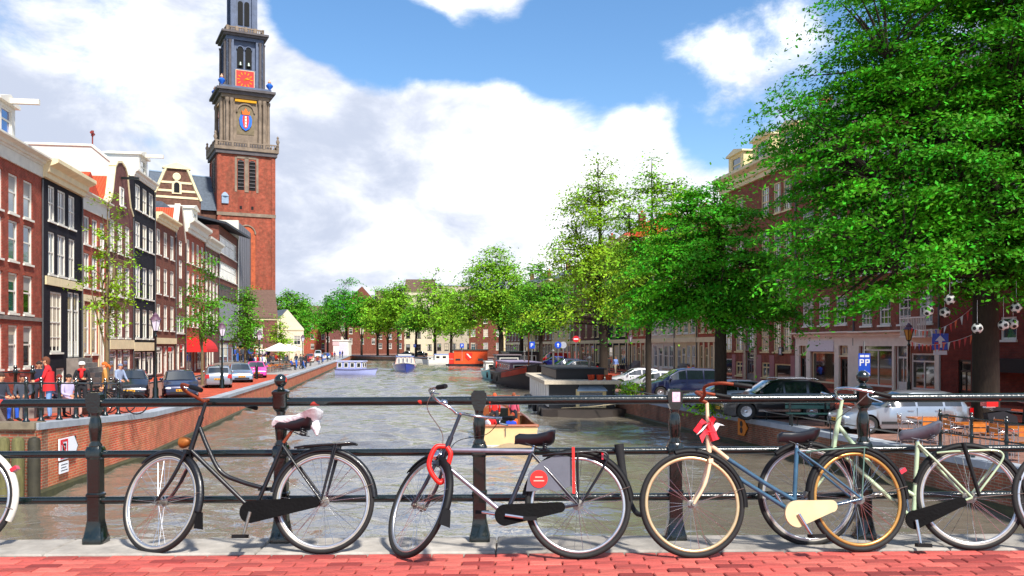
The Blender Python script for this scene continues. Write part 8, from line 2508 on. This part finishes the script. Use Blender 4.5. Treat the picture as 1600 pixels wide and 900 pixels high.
for i, (px, Y, rot) in enumerate([(417, 90.3, 90), (428, 89.6, -90), (422, 88.9, 180), (427.5, 93.3, 90), (438, 92.7, -90), (433, 91.8, 180), (441, 97.3, 90), (451, 96.6, -90)]):
    cafe_chair(['%s chair at the %s terrace table' % (a, b_) for b_ in ('pink car', 'parasol', 'promenade') for a in ('street side wooden', 'canal side wooden', 'bridge side wooden')][i], xz(px, Y), Y, zl(Y), D(rot), 'left quay terrace chairs')
# promenade slab paving
strip('promenade_pavement', [84, 100, 125, 150, 200, 245, 279], lambda y: xl(y) - .45, lambda y: xl(y) - 3.4, zl, greypave, dz=.006)
# kiosk
kx, ky = xz(536, 255), 255.0
k = thing('kiosk', 'white flat roofed kiosk at the far end of the left quay', 'kiosk', (kx, ky, zl(ky)), D(-6))
MB().b2(-2.4, 2.0, -1.5, 1.5, 0, 4.1).build('wall', white_w, k); MB().b2(-2.6, 2.2, -1.7, 1.7, 4.1, 4.5).build('roof', boat_white, k); MB().b2(-.6, 1.8, -1.56, -1.5, .2, 3.6).build('shutter', mat('shutter_mauve', '#c4bcd0', .5), k)
MB().b2(-2.55, -.7, -1.6, -1.51, 2.9, 3.9).build('sign_panel', mat('kiosk_panel', '#d0a8a8', .5), k)
# bollard beside the pink car
MB_ = MB().lathe([(.12, 0), (.12, 1.0), (.08, 1.1), (.02, 1.13)], 12)
tag(MB_.build('bollard', railm, None, (xz(401, 72), 72, zl(72)), smooth=50), 'dark bollard standing in front of the pink car', 'bollard')

# small far bicycles, one mesh each
def small_bike():
    b = MB()
    for x in (-.53, .53): b.torus(.33, .022, 20, 6, c=(x, 0, .35))
    F = [((-.53, 0, .35), (-.4, 0, .95)), ((-.42, 0, .8), (.05, 0, .3)), ((.05, 0, .3), (.22, 0, .85)), ((-.41, 0, .85), (.2, 0, .75)), ((.05, 0, .3), (.53, 0, .35)), ((.2, 0, .75), (.53, 0, .35)), ((.25, 0, .72), (.75, 0, .73))]
    for a, c in F: b.tube([a, c], .018, 5)
    b.tube([(-.25, -.28, 1.05), (-.42, -.1, 1.04), (-.42, .1, 1.04), (-.25, .28, 1.05)], .014, 5)
    b.box((.22, 0, .9), (.26, .14, .06))
    for i in range(8):
        a = pi * i / 8
        for x in (-.53, .53): b.tube([(x - .33 * cos(a), 0, .35 - .33 * sin(a)), (x + .33 * cos(a), 0, .35 + .33 * sin(a))], .003, 3)
    return b.mesh('bicycle', blackp)
sbm = small_bike(); sbm2 = sbm.copy(); sbm2.materials[0] = darkp
for i, (px, Y) in enumerate([(886, 116), (891, 117), (897, 118), (903, 121), (922, 122), (928, 121), (934, 119), (973, 100), (979, 99), (966, 101)]):
    tag(ob('bicycle', sbm if i % 2 else sbm2, None, (xz(px, Y), Y, RZ + .003), D(70 + 10 * math.sin(i * 2.3))), 'dark bicycle parked in the rows before the far right houses', 'bicycle', 'bicycles parked on the far square')
for i, (px, Y, rot, lab) in enumerate([(186, 29.0, 15, 'bicycle parked behind the quay railing near the tan jacket'), (170, 30.6, 25, 'bicycle parked closest to the ginger haired woman'), (141, 29.8, 35, 'bicycle standing beside the red scarf person')]):
    tag(ob('bicycle', sbm, None, (xz(px, Y), Y, zq(Y)), D(rot)), lab, 'bicycle')
